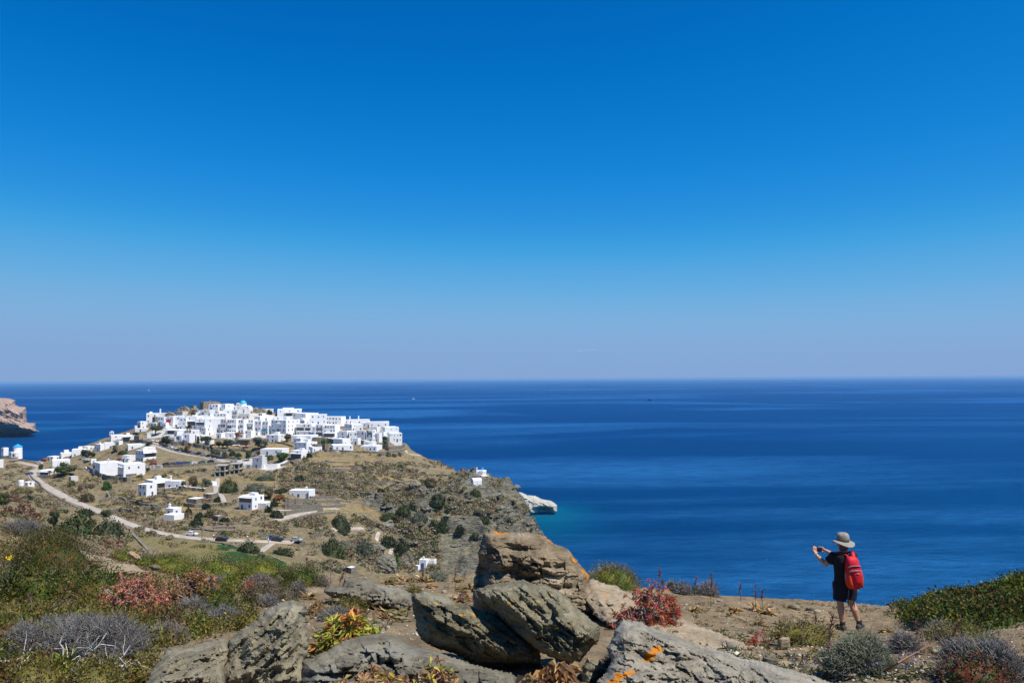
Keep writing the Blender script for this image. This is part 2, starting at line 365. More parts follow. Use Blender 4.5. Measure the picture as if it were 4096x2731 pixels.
def land_material():
    m, t, b = nodes_of('land'); v = geo_pos(t)
    at = {}
    for k in ('rock', 'slab', 'field', 'green', 'ochre', 'paved'):
        a = t.nodes.new('ShaderNodeAttribute'); a.attribute_name = k; at[k] = a.outputs['Fac']
    n_big = tnoise(t, v, .06, 6, .6); n_mid = tnoise(t, v, .5, 6, .65); n_fine = tnoise(t, v, 2.2, 5, .7)
    soil = mixc(t, ramp(t, n_mid, [(.32, 0), (.62, 1)]), (.175, .138, .08), (.36, .28, .165))
    soil = mixc(t, ramp(t, n_fine, [(.44, 0), (.68, .65)]), soil, (.12, .11, .055))
    grass = mixc(t, ramp(t, n_fine, [(.35, 0), (.7, 1)]), (.42, .29, .115), (.29, .22, .09))
    c = mixc(t, ramp(t, at['ochre'], [(.15, 0), (.9, .8)]), soil, grass)
    c = mixc(t, ramp(t, n_big, [(.5, 0), (.7, .45)]), c, (.20, .18, .09))
    fld = mixc(t, ramp(t, n_fine, [(.35, 0), (.65, 1)]), (.20, .175, .065), (.28, .225, .10))
    c = mixc(t, at['field'], c, fld)
    c = mixc(t, ramp(t, at['green'], [(.3, 0), (.7, 1)]), c, mixc(t, ramp(t, n_fine, [(.4, 0), (.6, 1)]), (.028, .075, .022), (.05, .11, .035)))
    vs = geo_pos(t, (.35, .35, 2.6), (.35, .3, 0)); strat = tnoise(t, vs, .55, 7, .62, 1.2)
    rc = mixc(t, ramp(t, strat, [(.36, 0), (.6, 1)]), (.05, .05, .038), (.25, .235, .175))
    rc = mixc(t, ramp(t, n_mid, [(.5, 0), (.68, .5)]), rc, (.235, .19, .125))
    rc = mixc(t, ramp(t, at['slab'], [(.2, 0), (.8, .7)]), rc, mixc(t, ramp(t, strat, [(.4, 0), (.58, 1)]), (.15, .145, .09), (.27, .25, .165)))
    c = mixc(t, ramp(t, at['rock'], [(.28, 0), (.55, 1)]), c, rc)
    pv = mixc(t, ramp(t, n_mid, [(.35, 0), (.6, 1)]), (.50, .46, .40), (.78, .75, .70))
    c = mixc(t, ramp(t, at['paved'], [(.35, 0), (.8, .85)]), c, pv)
    t.links.new(c, b.inputs['Base Color']); b.inputs['Roughness'].default_value = .95; b.inputs['Specular IOR Level'].default_value = .1
    p = bump(t, None, n_fine, .8, .6); bump(t, b, strat, 1.0, 1.6, p)
    return m
me = mesh_np('headland', V, [grid_faces(len(AF), len(DF))[:, ::-1]], land_material(), False,
             attrs=dict(rock=rock.ravel(), slab=slab.ravel(), field=field.ravel(), green=green.ravel(), ochre=ochre.ravel(), paved=paved.ravel()))
tag(obj_from('hillside', me), kind='structure')
# roads
road_mat = plain('road_surface', (.39, .34, .28), .95, .28, .35, bmp=.15)
def strip(pts, width, lift, wob=.0):
    pts = np.asarray(pts, float); t = np.gradient(pts[:, :2], axis=0); t /= np.linalg.norm(t, axis=1)[:, None] + 1e-9
    nrm = np.stack([-t[:, 1], t[:, 0]], -1); rows = []
    for k in np.linspace(-.5, .5, 5):
        q = pts[:, :2] + nrm * (k * width * (1 + wob * vnoise(xyz(np.arange(len(pts)) * .7, 0 * t[:, 0]), 3)))[:, None]
        rows.append(q)
    Q = np.stack(rows, 1); z = far_z(Q[..., 0], Q[..., 1])
    zc = z.mean(1, keepdims=True) * .8 + z * .2
    return np.dstack([Q, np.maximum(zc + lift, z + .08)])
for (nm, wd, _), h in zip(ROADS, road_pts):
    S = strip(h, wd, .12, .08); n = len(h)
    top = S.reshape(-1, 3); low = top - np.array([0, 0, .8])
    fT = grid_faces(n, 5); o = n * 5
    e0 = np.arange(n - 1) * 5; side = np.stack([e0, e0 + 5, e0 + 5 + o, e0 + o], -1); e4 = e0 + 4; side2 = np.stack([e4 + 5, e4, e4 + o, e4 + 5 + o], -1)
    tag(obj_from(nm, mesh_np(nm, np.vstack([top, low]), [fT, side, side2], road_mat, True)), kind='structure')
# ------------------------------------------------------------------ sea
def sea_material():
    m, t, b = nodes_of('sea'); v = geo_pos(t)
    n1_ = tnoise(t, geo_pos(t, (.00042, .0012, 1), (0, 0, R(9))), 1.0, 6, .58, 1.2)
    n2_ = tnoise(t, geo_pos(t, (.0016, .0058, 1), (0, 0, R(-8))), 1.0, 5, .6, .6)
    slick = ramp(t, n1_, [(.49, 0), (.62, 1)]); fine = ramp(t, n2_, [(.35, 0), (.75, 1)])
    at = t.nodes.new('ShaderNodeAttribute'); at.attribute_name = 'shallow'
    base = mixc(t, fine, (.0002, .029, .100), (.0004, .037, .128))
    base = mixc(t, mixc(t, 1.0, slick, (.85, .85, .85), 'MULTIPLY'), base, (.022, .135, .32))  # paler slicks: their sky reflection is put into the diffuse colour
    ch = tnoise(t, geo_pos(t, (.035, .12, 1), (0, 0, R(14))), 1.0, 6, .68); base = mixc(t, ramp(t, ch, [(.38, .5), (.60, 0)]), base, (.0002, .021, .075)); base = mixc(t, ramp(t, ch, [(.56, 0), (.74, .4)]), base, (.001, .055, .175))  # light and dark of the wave chop put into the diffuse colour
    base = mixc(t, at.outputs['Fac'], base, (.0, .15, .19))
    df = t.nodes.new('ShaderNodeBsdfDiffuse'); gl = t.nodes.new('ShaderNodeBsdfGlossy'); mx = t.nodes.new('ShaderNodeMixShader'); fr = t.nodes.new('ShaderNodeFresnel'); fr.inputs['IOR'].default_value = 1.33
    t.links.new(base, df.inputs['Color']); gl.inputs['Color'].default_value = (.04, .50, 1.0, 1)
    rr = t.nodes.new('ShaderNodeMapRange'); rr.inputs[3].default_value = .34; rr.inputs[4].default_value = .2; t.links.new(slick, rr.inputs[0]); t.links.new(rr.outputs[0], gl.inputs['Roughness'])
    fk = t.nodes.new('ShaderNodeMath'); fk.operation = 'MULTIPLY'; fk.use_clamp = True; fk.inputs[1].default_value = .30; t.links.new(fr.outputs[0], fk.inputs[0]); t.links.new(fk.outputs[0], mx.inputs[0])
    t.links.new(df.outputs[0], mx.inputs[1]); t.links.new(gl.outputs[0], mx.inputs[2]); t.links.new(mx.outputs[0], t.nodes['Material Output'].inputs[0])
    wv = tnoise(t, geo_pos(t, (.09, .30, 1), (0, 0, R(12))), 1.0, 5, .65)
    wv2 = tnoise(t, geo_pos(t, (.6, 1.5, 1)), 1.0, 4, .65)
    p = bump(t, None, wv, .75, 3.0); q_ = bump(t, None, wv2, .5, .6, p); t.links.new(q_, df.inputs['Normal']); t.links.new(q_, gl.inputs['Normal'])
    return m
rr_ = np.concatenate([np.geomspace(40, 1200, 60), np.geomspace(1300, 62000, 40)]); aa_ = np.linspace(-math.pi, math.pi, 241)
RRr, TTt = np.meshgrid(rr_, aa_, indexing='ij'); SX, SY = RRr * np.sin(TTt), RRr * np.cos(TTt)
shal = np.zeros(SX.shape)
for sx, sy, r, k in [(2195, 2050, 30, 1), (2170, 2075, 34, .8), (2230, 2060, 32, .6), (2260, 2060, 26, .4), (2160, 2110, 40, .45), (130, 1712, 80, .7), (180, 1708, 70, .4), (150, 1722, 50, .6)]:
    q = dirn(np.array(float(sx)), np.array(float(sy))); d = -EYE / q[2]; shal = np.maximum(shal, .62 * k * np.exp(-((SX - q[0] * d) ** 2 + ((SY - d) * .7) ** 2) / r ** 2))
tag(obj_from('sea', mesh_np('sea', np.stack([SX, SY, 0 * SX], -1).reshape(-1, 3), [grid_faces(len(rr_), len(aa_))], sea_material(), True, attrs=dict(shallow=shal.ravel()))), kind='structure')
# ------------------------------------------------------------------ houses
def lime(name, c, patch=None):
    m, t, b = nodes_of(name); v = geo_pos(t)
    n = tnoise(t, v, .35, 5, .6); s = tnoise(t, geo_pos(t, (1.2, 1.2, .25)), 1.0, 5, .65)
    k = mixc(t, ramp(t, n, [(.35, 0), (.7, 1)]), tuple(x * .93 for x in c), c)
    k = mixc(t, ramp(t, s, [(.56, 0), (.75, .45)]), k, patch or tuple(x * .72 for x in c))
    t.links.new(k, b.inputs['Base Color']); b.inputs['Roughness'].default_value = .9; b.inputs['Specular IOR Level'].default_value = .15
    bump(t, b, tnoise(t, v, 1.4, 4, .6), .35, .06)
    return m
def stone_mat(name, lo, hi, sc_=1.4, gap=(.06, .055, .045)):
    m, t, b = nodes_of(name); v = geo_pos(t, (1, 1, 1.7))
    vo = t.nodes.new('ShaderNodeTexVoronoi'); vo.inputs['Scale'].default_value = sc_; t.links.new(v, vo.inputs['Vector'])
    ve = t.nodes.new('ShaderNodeTexVoronoi'); ve.feature = 'DISTANCE_TO_EDGE'; ve.inputs['Scale'].default_value = sc_; t.links.new(v, ve.inputs['Vector'])
    k = mixc(t, vo.outputs['Color'], lo, hi); k = mixc(t, ramp(t, ve.outputs['Distance'], [(.0, 1), (.09, 0)]), k, gap)
    k = mixc(t, ramp(t, tnoise(t, v, .3, 4), [(.4, 0), (.7, .5)]), k, tuple(.5 * (a + c) for a, c in zip(lo, hi)))
    t.links.new(k, b.inputs['Base Color']); b.inputs['Roughness'].default_value = .95; b.inputs['Specular IOR Level'].default_value = .1
    bump(t, b, ve.outputs['Distance'], .8, .25); return m
WALL = {'w': lime('limewash', (.86, .85, .83)), 'g': lime('grey_limewash', (.62, .61, .58)), 'c': lime('cream_plaster', (.74, .66, .55)), 'p': lime('rose_plaster', (.74, .68, .62)),  # the grey limewash also carries painted shade on a white front
        'k': lime('bare_concrete', (.42, .38, .31)), 's': stone_mat('tan_masonry', (.27, .21, .135), (.44, .35, .23), 1.1), 'd': stone_mat('grey_fieldstone', (.16, .14, .11), (.33, .29, .225), 1.6),
        'o': stone_mat('ochre_masonry', (.36, .27, .16), (.52, .40, .25), 1.0)}
ROOF = {'w': lime('roof_screed', (.80, .78, .74)), 't': plain('roof_earth', (.40, .31, .21), .95, .2, .8), 'g': plain('roof_cement', (.52, .47, .40), .95, .15, .8)}
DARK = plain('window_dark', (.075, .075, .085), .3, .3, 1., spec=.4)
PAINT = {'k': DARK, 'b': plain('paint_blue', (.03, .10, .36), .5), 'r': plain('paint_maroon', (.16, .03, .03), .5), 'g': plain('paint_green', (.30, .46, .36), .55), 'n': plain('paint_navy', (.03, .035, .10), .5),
         't': plain('paint_turquoise', (.10, .33, .42), .5), 'y': plain('paint_ochre', (.52, .30, .08), .6), 'l': plain('paint_pale_blue', (.30, .48, .66), .5), 'x': plain('shade_grey', (.16, .155, .15), .8), 'w': WALL['w'],
         'm': plain('paint_red', (.40, .02, .03), .6), 'v': plain('olive_shutter', (.45, .44, .28), .6)}
DOME = plain('dome_sky_blue', (.05, .42, .62), .45, .06); DOME2 = plain('dome_deep_blue', (.02, .16, .52), .35, .06)
hrng = random.Random(11)
def house(x0, c, x1, top, base, nl, nr, wc, label, wall='w', roof='w', ex=(), cat='house', group='whitewashed houses of the hilltop town', name='town_house', depth=None, chim=None, deep=6.0, th=None, under=2.6):
    """corner at photo column c: left face spans x0..c, right face c..x1; top/base photo rows; nl/nr window columns per face"""
    if base < 1812 and x0 > 530 and name == 'town_house': x0, x1, top = x0 - (2 if c > x0 else 0), x1 + (2 if c < x1 else 0), top - 1.5
    wl, wr = max(c - x0, 0), max(x1 - c, 0)
    k = far_hit(c if (wl and wr) else (x0 + x1) / 2, base); d = depth or k[1]; s = d / FPX
    p = P(np.array(float(c)), np.array(float(base)), d)
    if th is None: th = math.atan2(wr, wl) if (wl and wr) else (R(9) if wl else R(80))
    else: th = R(th)
    th = min(max(th, R(9)), R(80))
    L1 = wl * s / math.cos(th) if wl else deep; L2 = wr * s / math.sin(th) if wr else deep
    h = (base - top) * s
    e1 = np.array([-math.cos(th), math.sin(th)]); e2 = np.array([math.sin(th), math.cos(th)])
    o = empty(name, (p[0], p[1], p[2]))
    tag(o, label, cat, group)
    W = WALL[wall]
    def pt(u, v, z): q = e1 * u + e2 * v; return (q[0], q[1], z)
    # walls with a low parapet round a sunk roof
    m = MB(); r = .28; pr = .32 if h > 2 else .15
    out = [pt(0, 0, 0), pt(0, L2, 0), pt(L1, L2, 0), pt(L1, 0, 0)]; inn = [pt(r, r, 0), pt(r, L2 - r, 0), pt(L1 - r, L2 - r, 0), pt(L1 - r, r, 0)]
    Z = lambda q, z: [(a[0], a[1], z) for a in q]
    V = Z(out, -under) + Z(out, h) + Z(inn, h) + Z(inn, h - pr)
    F = []
    for i in range(4):
        j = (i + 1) % 4
        F += [(i, j, 4 + j, 4 + i), (4 + i, 4 + j, 8 + j, 8 + i), (8 + i, 8 + j, 12 + j, 12 + i)]
    F.append((12, 13, 14, 15))
    m.add(V, F); m.build('wall', W, o)
    q = [pt(r + .02, r + .02, 0), pt(r + .02, L2 - r - .02, 0), pt(L1 - r - .02, L2 - r - .02, 0), pt(L1 - r - .02, r + .02, 0)]
    MB().hexa(Z(q, h - pr + .01) + Z(q, h - pr + .12)).build('roof', ROOF[roof], o)
    nf = max(1, int(round(h / 3.1))); fh = h / nf
    def panel(face, u0, u1, z0, z1, out_, mat, nm, inset=0.):
        L = L1 if face == 'L' else L2
        b = MB()
        def fp(u, z, t): return pt(u * L, -t, z) if face == 'L' else pt(-t, u * L, z)
        a = [fp(u0, z0, -.05), fp(u1, z0, -.05), fp(u1, z0, out_), fp(u0, z0, out_)]; b2 = [fp(u0, z1, -.05), fp(u1, z1, -.05), fp(u1, z1, out_), fp(u0, z1, out_)]
        V_ = a + b2; b.add(V_, [(0, 1, 2, 3), (7, 6, 5, 4), (0, 4, 5, 1), (1, 5, 6, 2), (2, 6, 7, 3), (3, 7, 4, 0)])
        return b.build(nm, mat, o)
    for face, n, L in (('L', nl, L1), ('R', nr, L2)):
        for f in range(nf):
            for i in range(n):
                if hrng.random() < .12 and n * nf > 2: continue
                door = f == 0 and i == n // 2 and h > 2.2
                ww = (.95 if door else hrng.choice((.65, .8, .95))) / L; hh = 2.05 if door else hrng.choice((.85, 1.1, 1.25))
                hh = min(hh, fh * .72); u = (i + .5 + hrng.uniform(-.15, .15)) / n; z = f * fh + (.02 if door else fh * .34)
                mat = PAINT[wc if (hrng.random() < .7) else 'k']
                wn = panel(face, u - ww / 2, u + ww / 2, z, z + hh, .05, mat, 'door' if door else 'window')
    for e in ex:
        kd, face, u0, u1, v0, v1, cc = e
        if kd == 'rec': panel(face, u0, u1, v0 * h, v1 * h, .06, PAINT[cc], 'loggia')  # flat panel; dark and grey ones paint the shade inside a loggia
        elif kd == 'arch':
            L = L1 if face == 'L' else L2; b = MB(); n_ = 10; uc = (u0 + u1) / 2; rw = (u1 - u0) / 2
            prof = [(u0, v0 * h), (u1, v0 * h)] + [(uc + rw * math.cos(math.pi * i / n_), v1 * h - rw * L + rw * L * math.sin(math.pi * i / n_)) for i in range(n_ + 1)]
            ff = lambda t: [pt(u * L, -t, z) if face == 'L' else pt(-t, u * L, z) for u, z in prof]
            b.loft([ff(-.05), ff(.06)]); b.build('arched_panel', PAINT[cc], o)  # flat panel; grey and black ones paint the shade of an open arch
        elif kd == 'bal':
            panel(face, u0, u1, v0 * h, v0 * h + .15, 1.0, W, 'balcony')
            L = L1 if face == 'L' else L2
            bb = MB(); 
            for t in np.linspace(u0, u1, 9):
                a = pt(t * L, -.97, v0 * h + .15) if face == 'L' else pt(-.97, t * L, v0 * h + .15); bb.box((a[0], a[1], a[2] + .45), (.06, .06, .9))
            q0 = pt(u0 * L, -.97, v0 * h + 1.08) if face == 'L' else pt(-.97, u0 * L, v0 * h + 1.08); q1 = pt(u1 * L, -.97, v0 * h + 1.08) if face == 'L' else pt(-.97, u1 * L, v0 * h + 1.08)
            bb.tube([q0, q1], .06, 5); bb.build('railing', PAINT[cc], o)
        elif kd == 'awn': panel(face, u0, u1, v0 * h, v0 * h + .12, v1, PAINT.get(cc, W) if cc != 'w' else W, 'awning')
        elif kd == 'box': panel(face, u0, u1, v0 * h, v1 * h, .9, PAINT[cc], 'bay')
    if chim is None and L1 > 6.5 and L2 > 4 and h > 3.5 and hrng.random() < .4:
        q = pt(L1 * hrng.uniform(.3, .75), L2 * hrng.uniform(.4, .6), 0); hh = hrng.uniform(1.3, 2.1)
        rb = MB().box((q[0], q[1], h + hh / 2 - .35), (hrng.uniform(2, 3.2), hrng.uniform(2, 2.8), hh), -th).build('stair_head', W, o)
    if hrng.random() < .25:
        q = pt(L1 * hrng.uniform(.15, .85), L2 * hrng.uniform(.3, .7), 0); MB().tube([(q[0], q[1], h - .4), (q[0], q[1], h + hrng.uniform(1.2, 2.4))], .045, 5).build('aerial', PAINT['x'], o)
    if chim is not None:
        q = pt(L1 * chim[0], L2 * .4, 0); hh = chim[1]
        MB().box((q[0], q[1], h + hh / 2 - .2), (.8, .8, hh)).box((q[0], q[1], h + hh - .05), (1.0, 1.0, .22)).lathe([(.3, 0), (.38, .2), (.02, .5)], (q[0], q[1], h + hh), 8).build('chimney', W, o)
    return o
def rec(f, u0, u1, v0, v1, c='k'): return ('rec', f, u0, u1, v0, v1, c)
def bal(f, u0, u1, v0, c='x'): return ('bal', f, u0, u1, v0, 0, c)
def awn(f, u0, u1, v0, out=1.6, c='w'): return ('awn', f, u0, u1, v0, out, c)
def arch(f, u0, u1, v0, v1, c='k'): return ('arch', f, u0, u1, v0, v1, c)
T = [
 # ---- upper left end
 (571, 585, 619, 1655, 1694, 1, 2, 'k', 'tall white house on the outer left edge of the upper town, above the pine', dict(ex=(rec('L', .2, .8, .18, .3, 'r'), rec('L', .2, .8, .6, .7, 'r')))),
 (616, 616, 662, 1654, 1672, 0, 3, 'k', 'long low white house with a tall chimney at its right end below the brown rubble', dict(chim=(.5, 3))),
 (604, 619, 630, 1668, 1695, 0, 0, 'k', 'narrow bare grey stone wall between two white houses at the upper left', dict(wall='d', name='stone_wing', group=None)),
 (544, 562, 574, 1687, 1719, 1, 1, 'k', 'white house with a large arched niche at the far left foot of the upper town', dict(ex=(arch('L', .25, .75, .25, .72, 'x'),))),
 (534, 540, 547, 1704, 1719, 0, 0, 'k', 'tiny white shed tucked against the left side of the arched-niche house', {}),
 (540, 540, 580, 1715, 1728, 0, 1, 'k', 'low white annex on the slope in front of the arched-niche house', {}),
 (585, 625, 640, 1693, 1707, 3, 1, 'k', 'shaded white terrace house under the left end of the upper town, behind the pine crown', dict(wall='g')),  # white house, its shade put into the grey wall colour
 (628, 655, 663, 1668, 1702, 2, 1, 'k', 'white house with pale balcony and a drooping vine left of the red canopy', dict(ex=(bal('L', .2, .9, .45, 'x'),))),
 (645, 663, 668, 1691, 1712, 2, 0, 'b', 'small white house with bright blue double doors behind the pine', dict(ex=(rec('L', .4, .9, .0, .8, 'l'),))),
 (662, 693, 700, 1667, 1707, 2, 0, 'k', 'grey-faced house with a red canopy on its balcony', dict(ex=(('box', 'L', .34, .88, .42, .68, 'm'),))),
 (693, 697, 726, 1664, 1704, 0, 1, 'k', 'plain bright white blank-walled house right of the red canopy', {}),
 (715, 744, 750, 1672, 1718, 2, 1, 'n', 'three-storey white house with paired dark windows left of the two palms', {}),
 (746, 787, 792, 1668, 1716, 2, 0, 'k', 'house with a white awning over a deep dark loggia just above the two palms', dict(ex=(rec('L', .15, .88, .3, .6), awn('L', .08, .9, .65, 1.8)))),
 (780, 818, 826, 1678, 1721, 1, 1, 'k', 'square white house with a five-bay glazed upper loggia right of the two palms', dict(ex=(rec('L', .06, .92, .48, .72, 'x'), awn('L', 0, 1, .74, 1.2)))),
 (699, 730, 747, 1645, 1667, 0, 0, 'k', 'roofless pale grey plastered ruin below the brown stone mansion', dict(wall='g', roof='g', group=None, name='ruined_house')),
 (783, 783, 810, 1651, 1668, 0, 1, 'k', 'white stepped roof house below the left corner of the black-arched house', dict(chim=(.4, 1.2))),
 (768, 772, 838, 1664, 1684, 0, 1, 'k', 'broad blinding white roof terrace house under the black-arched grey wall', {}),
 # ---- front left, above the car park road
 (657, 720, 728, 1718, 1736, 0, 0, 'k', 'restaurant with four big dark panes under a wide flat white roof, left of the palms', dict(ex=(rec('L', .05, .85, .12, .78), awn('L', -.03, 1, .85, 1.5)), cat='restaurant', name='restaurant', group=None)),
 (692, 708, 720, 1727, 1750, 1, 1, 'k', 'small white cube house with a single window in front of the restaurant', {}),
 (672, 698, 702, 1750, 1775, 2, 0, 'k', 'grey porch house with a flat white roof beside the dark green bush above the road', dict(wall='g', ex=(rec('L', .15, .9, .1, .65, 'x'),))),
 (700, 726, 734, 1743, 1777, 3, 0, 'n', 'pale blue-shaded house with a terrace and three small blue windows, just above the road', dict(ex=(rec('L', .35, .8, .55, .82, 'x'),))),
 (725, 757, 764, 1737, 1776, 1, 0, 'b', 'white house with a bright blue balcony and blue door above the road', dict(ex=(bal('L', .5, .95, .42, 'b'),))),
 (763, 786, 812, 1741, 1768, 1, 1, 'k', 'square grey-shaded white house to the right of the blue balcony', {}),
 (717, 717, 783, 1722, 1740, 0, 2, 'k', 'low white house directly under the feet of the two palms', {}),
 (798, 822, 838, 1712, 1744, 1, 1, 'k', 'low white house with a red flowering bush on its terrace', {}),
 (812, 840, 866, 1703, 1732, 2, 1, 'k', 'cluster house with a small chapel-like pediment right of the red flowering bush', dict(chim=(.5, 1.0))),
 (527, 556, 574, 1742, 1766, 2, 1, 'k', 'long ochre stone ruin beside the bend at the upper end of the car park road', dict(wall='o', roof='t', group=None, name='stone_ruin')),
 (574, 588, 596, 1734, 1754, 1, 0, 'k', 'small grey stone house in the shade of the pine', dict(wall='g', roof='t', group=None)),
 # ---- crest
 (804, 812, 834, 1622, 1643, 1, 2, 'n', 'white crest house with a side balcony directly under the brown stone mansion', {}),
 (832, 872, 880, 1618, 1647, 3, 0, 'n', 'white crest house with a blue arched window and blue balcony', dict(ex=(arch('L', .6, .85, .15, .6, 'b'), bal('L', .35, .85, .1, 'b')))),
 (876, 901, 924, 1617, 1652, 2, 1, 't', 'crest house with grey left and blank bright right face, left of the bell gable', {}),
 (922, 926, 966, 1624, 1642, 0, 2, 'k', 'low crest house directly below the white bell gable', {}),
 (953, 978, 997, 1637, 1657, 3, 0, 'k', 'cream plastered house directly beneath the big blue dome', dict(wall='c')),
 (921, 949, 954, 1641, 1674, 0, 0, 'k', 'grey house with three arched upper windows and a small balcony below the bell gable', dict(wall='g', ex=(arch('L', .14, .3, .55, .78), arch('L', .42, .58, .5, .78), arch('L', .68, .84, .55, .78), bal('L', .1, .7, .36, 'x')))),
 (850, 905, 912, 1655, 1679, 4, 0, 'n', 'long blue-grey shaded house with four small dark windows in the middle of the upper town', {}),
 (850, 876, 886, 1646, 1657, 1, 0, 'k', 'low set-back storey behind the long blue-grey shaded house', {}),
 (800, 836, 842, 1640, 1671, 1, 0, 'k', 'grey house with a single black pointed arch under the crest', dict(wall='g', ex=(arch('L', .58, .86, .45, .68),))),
 (839, 840, 852, 1640, 1676, 0, 0, 'k', 'narrow bright white tower house right of the black arch', {}),
 (886, 892, 922, 1640, 1676, 0, 1, 'k', 'bright white house with an empty side wall left of the three-arched-window house', {}),
 (953, 997, 1008, 1656, 1679, 3, 0, 'k', 'wide rose-beige house with three square windows below the cream house', dict(wall='p')),
 (1005, 1040, 1082, 1667, 1684, 2, 1, 'k', 'long low white house with a grey banded left face below the rubble mound', {}),
 (1032, 1048, 1056, 1654, 1667, 2, 0, 'k', 'small white house with two dark windows at the foot of the rubble mound', {}),
 (1058, 1060, 1088, 1637, 1647, 0, 0, 'k', 'white flat-roofed house half hidden behind the right end of the rubble mound', {}),
 (799, 818, 885, 1675, 1732, 1, 2, 'k', 'large bright white house with a long blank right wall in the centre-left of the town', {}),
 # ---- the middle row of arcaded fronts
 (881, 903, 909, 1678, 1733, 2, 0, 'k', 'cream arcaded front with two stacked dark loggias, leftmost of the middle row', dict(wall='p', ex=(rec('L', .15, .5, .45, .62), rec('L', .62, .9, .45, .62)))),
 (907, 944, 952, 1678, 1733, 4, 0, 'k', 'terraced house with half-round vaulted porches, second of the middle row', dict(ex=(rec('L', .5, .95, .38, .52), bal('L', .5, .95, .62, 'x')))),
 (950, 974, 980, 1679, 1733, 2, 0, 'k', 'house with a large grey window grid, third of the middle row', dict(ex=(rec('L', .3, .6, .4, .6, 'x'), rec('L', .7, .98, .3, .55, 'x')))),
 (978, 1012, 1019, 1680, 1726, 3, 0, 'k', 'house with a pale canopy over a long glazed balcony, fourth of the middle row', dict(ex=(rec('L', .1, .45, .22, .42, 'x'), rec('L', .5, .95, .2, .42, 'x'), awn('L', .1, .6, .72, 1.6)))),
 (1017, 1044, 1051, 1685, 1741, 2, 1, 'n', 'white house with a wire balcony and a blue-glazed arch, fifth of the middle row', dict(ex=(bal('L', .1, .6, .55, 'x'), arch('L', .6, .85, .32, .48, 'x')))),
 (1050, 1071, 1077, 1686, 1741, 2, 0, 'k', 'house with a turquoise balcony, beside the big cube at the end of the middle row', dict(ex=(('box', 'L', .1, .95, .26, .48, 't'), bal('L', 0, 1, .5, 'r')))),
 (1076, 1144, 1177, 1682, 1746, 4, 3, 'r', 'big white corner mansion with maroon shutters and a leafy balcony in mid town', dict(ex=(rec('L', .45, .6, .1, .45, 'x'), bal('L', .7, .9, .28, 'r'), awn('L', .36, .62, .78, 1.4)))),
 (979, 1004, 1011, 1724, 1751, 2, 0, 'y', 'white house with two ochre shuttered windows below the middle row', {}),
 (1009, 1032, 1038, 1729, 1744, 2, 0, 'n', 'small white house with a blue door under the wire balcony house', {}),
 (864, 884, 890, 1734, 1753, 1, 0, 'l', 'small pale house with a light blue door above the tamarisks', {}),
 (887, 934, 942, 1732, 1752, 2, 0, 'k', 'creeper-hung white terrace house left of the rust-leaved tree', {}),
 (940, 974, 982, 1736, 1754, 2, 0, 'n', 'white terrace house behind the rust-leaved tree', {}),
 (935, 1000, 1008, 1755, 1779, 2, 0, 'v', 'long fieldstone house with a white roof terrace above the thatched parasols', dict(wall='s', roof='w', group=None, name='stone_house', ex=(rec('L', .12, .35, .25, .6, 'x'), awn('L', .05, .8, .78, 1.2)))),
 (1062, 1113, 1127, 1741, 1768, 3, 1, 'n', 'low white house with three dark windows, right behind the big round tamarisk', {}),
 (816, 838, 846, 1763, 1779, 1, 0, 'k', 'blue-shaded small house behind the leaning pine over the road', {}),
 # ---- upper right
 (1087, 1109, 1198, 1640, 1666, 1, 3, 'b', 'broad top house with grey left end and porch, alone on the right-hand crest', dict(ex=(rec('R', .35, .62, .1, .45, 'x'), awn('R', .3, .85, .55, 1.6)))),
 (1126, 1130, 1168, 1633, 1642, 0, 0, 'k', 'white attic block on the skyline behind the broad crest house with the porch', {}),
 (1090, 1094, 1162, 1668, 1682, 0, 2, 'k', 'low white terrace house between the big corner mansion and the crest porch house', {}),
 (1160, 1222, 1256, 1655, 1686, 2, 1, 'x', 'long plain house with two false window hoods on its grey face, right of the crest', {}),
 (1184, 1218, 1238, 1680, 1699, 3, 1, 'r', 'white house with a shaded porch and maroon doors below the long hooded house', dict(ex=(rec('L', .0, .5, .05, .7, 'x'),))),
 (1236, 1241, 1301, 1659, 1697, 0, 3, 'b', 'bright skyline house with small blue windows and an ochre door, in the right half', {}),
 (1290, 1364, 1370, 1668, 1699, 6, 0, 'n', 'long grey-white skyline house with a row of six tall dark windows', {}),
 (1366, 1396, 1400, 1680, 1698, 2, 0, 'k', 'skyline house with a slim pointed chimney at its right end', dict(chim=(.05, 2.2))),
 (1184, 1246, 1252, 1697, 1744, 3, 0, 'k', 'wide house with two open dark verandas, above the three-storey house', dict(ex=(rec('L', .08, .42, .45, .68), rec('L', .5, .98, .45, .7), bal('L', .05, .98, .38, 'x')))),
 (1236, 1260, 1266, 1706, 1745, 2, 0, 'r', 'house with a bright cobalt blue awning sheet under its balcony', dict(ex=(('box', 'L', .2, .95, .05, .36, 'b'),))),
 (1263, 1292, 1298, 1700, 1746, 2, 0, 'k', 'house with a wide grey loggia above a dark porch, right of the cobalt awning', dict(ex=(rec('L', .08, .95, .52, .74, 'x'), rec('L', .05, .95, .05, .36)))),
 (1296, 1340, 1348, 1702, 1748, 4, 0, 'n', 'long white house with a pergola restaurant terrace in front', dict(ex=(rec('L', .05, .98, .04, .3, 'x'), awn('L', -.05, 1.0, .34, 2.4)))),
 (1163, 1242, 1252, 1744, 1766, 2, 0, 'k', 'low white house directly behind the top block of the three-storey house', {}),
 # ---- right end
 (1373, 1407, 1434, 1697, 1726, 2, 2, 'k', 'tower-like house with a grey awning across its left face near the right end', dict(ex=(awn('L', -.05, 1, .55, 1.4, 'x'),))),
 (1356, 1388, 1395, 1725, 1769, 1, 0, 'k', 'tall house with a great arched balcony near the right end of the town', dict(ex=(arch('L', .3, .7, .05, .5), bal('L', .22, .8, .05, 'x')))),
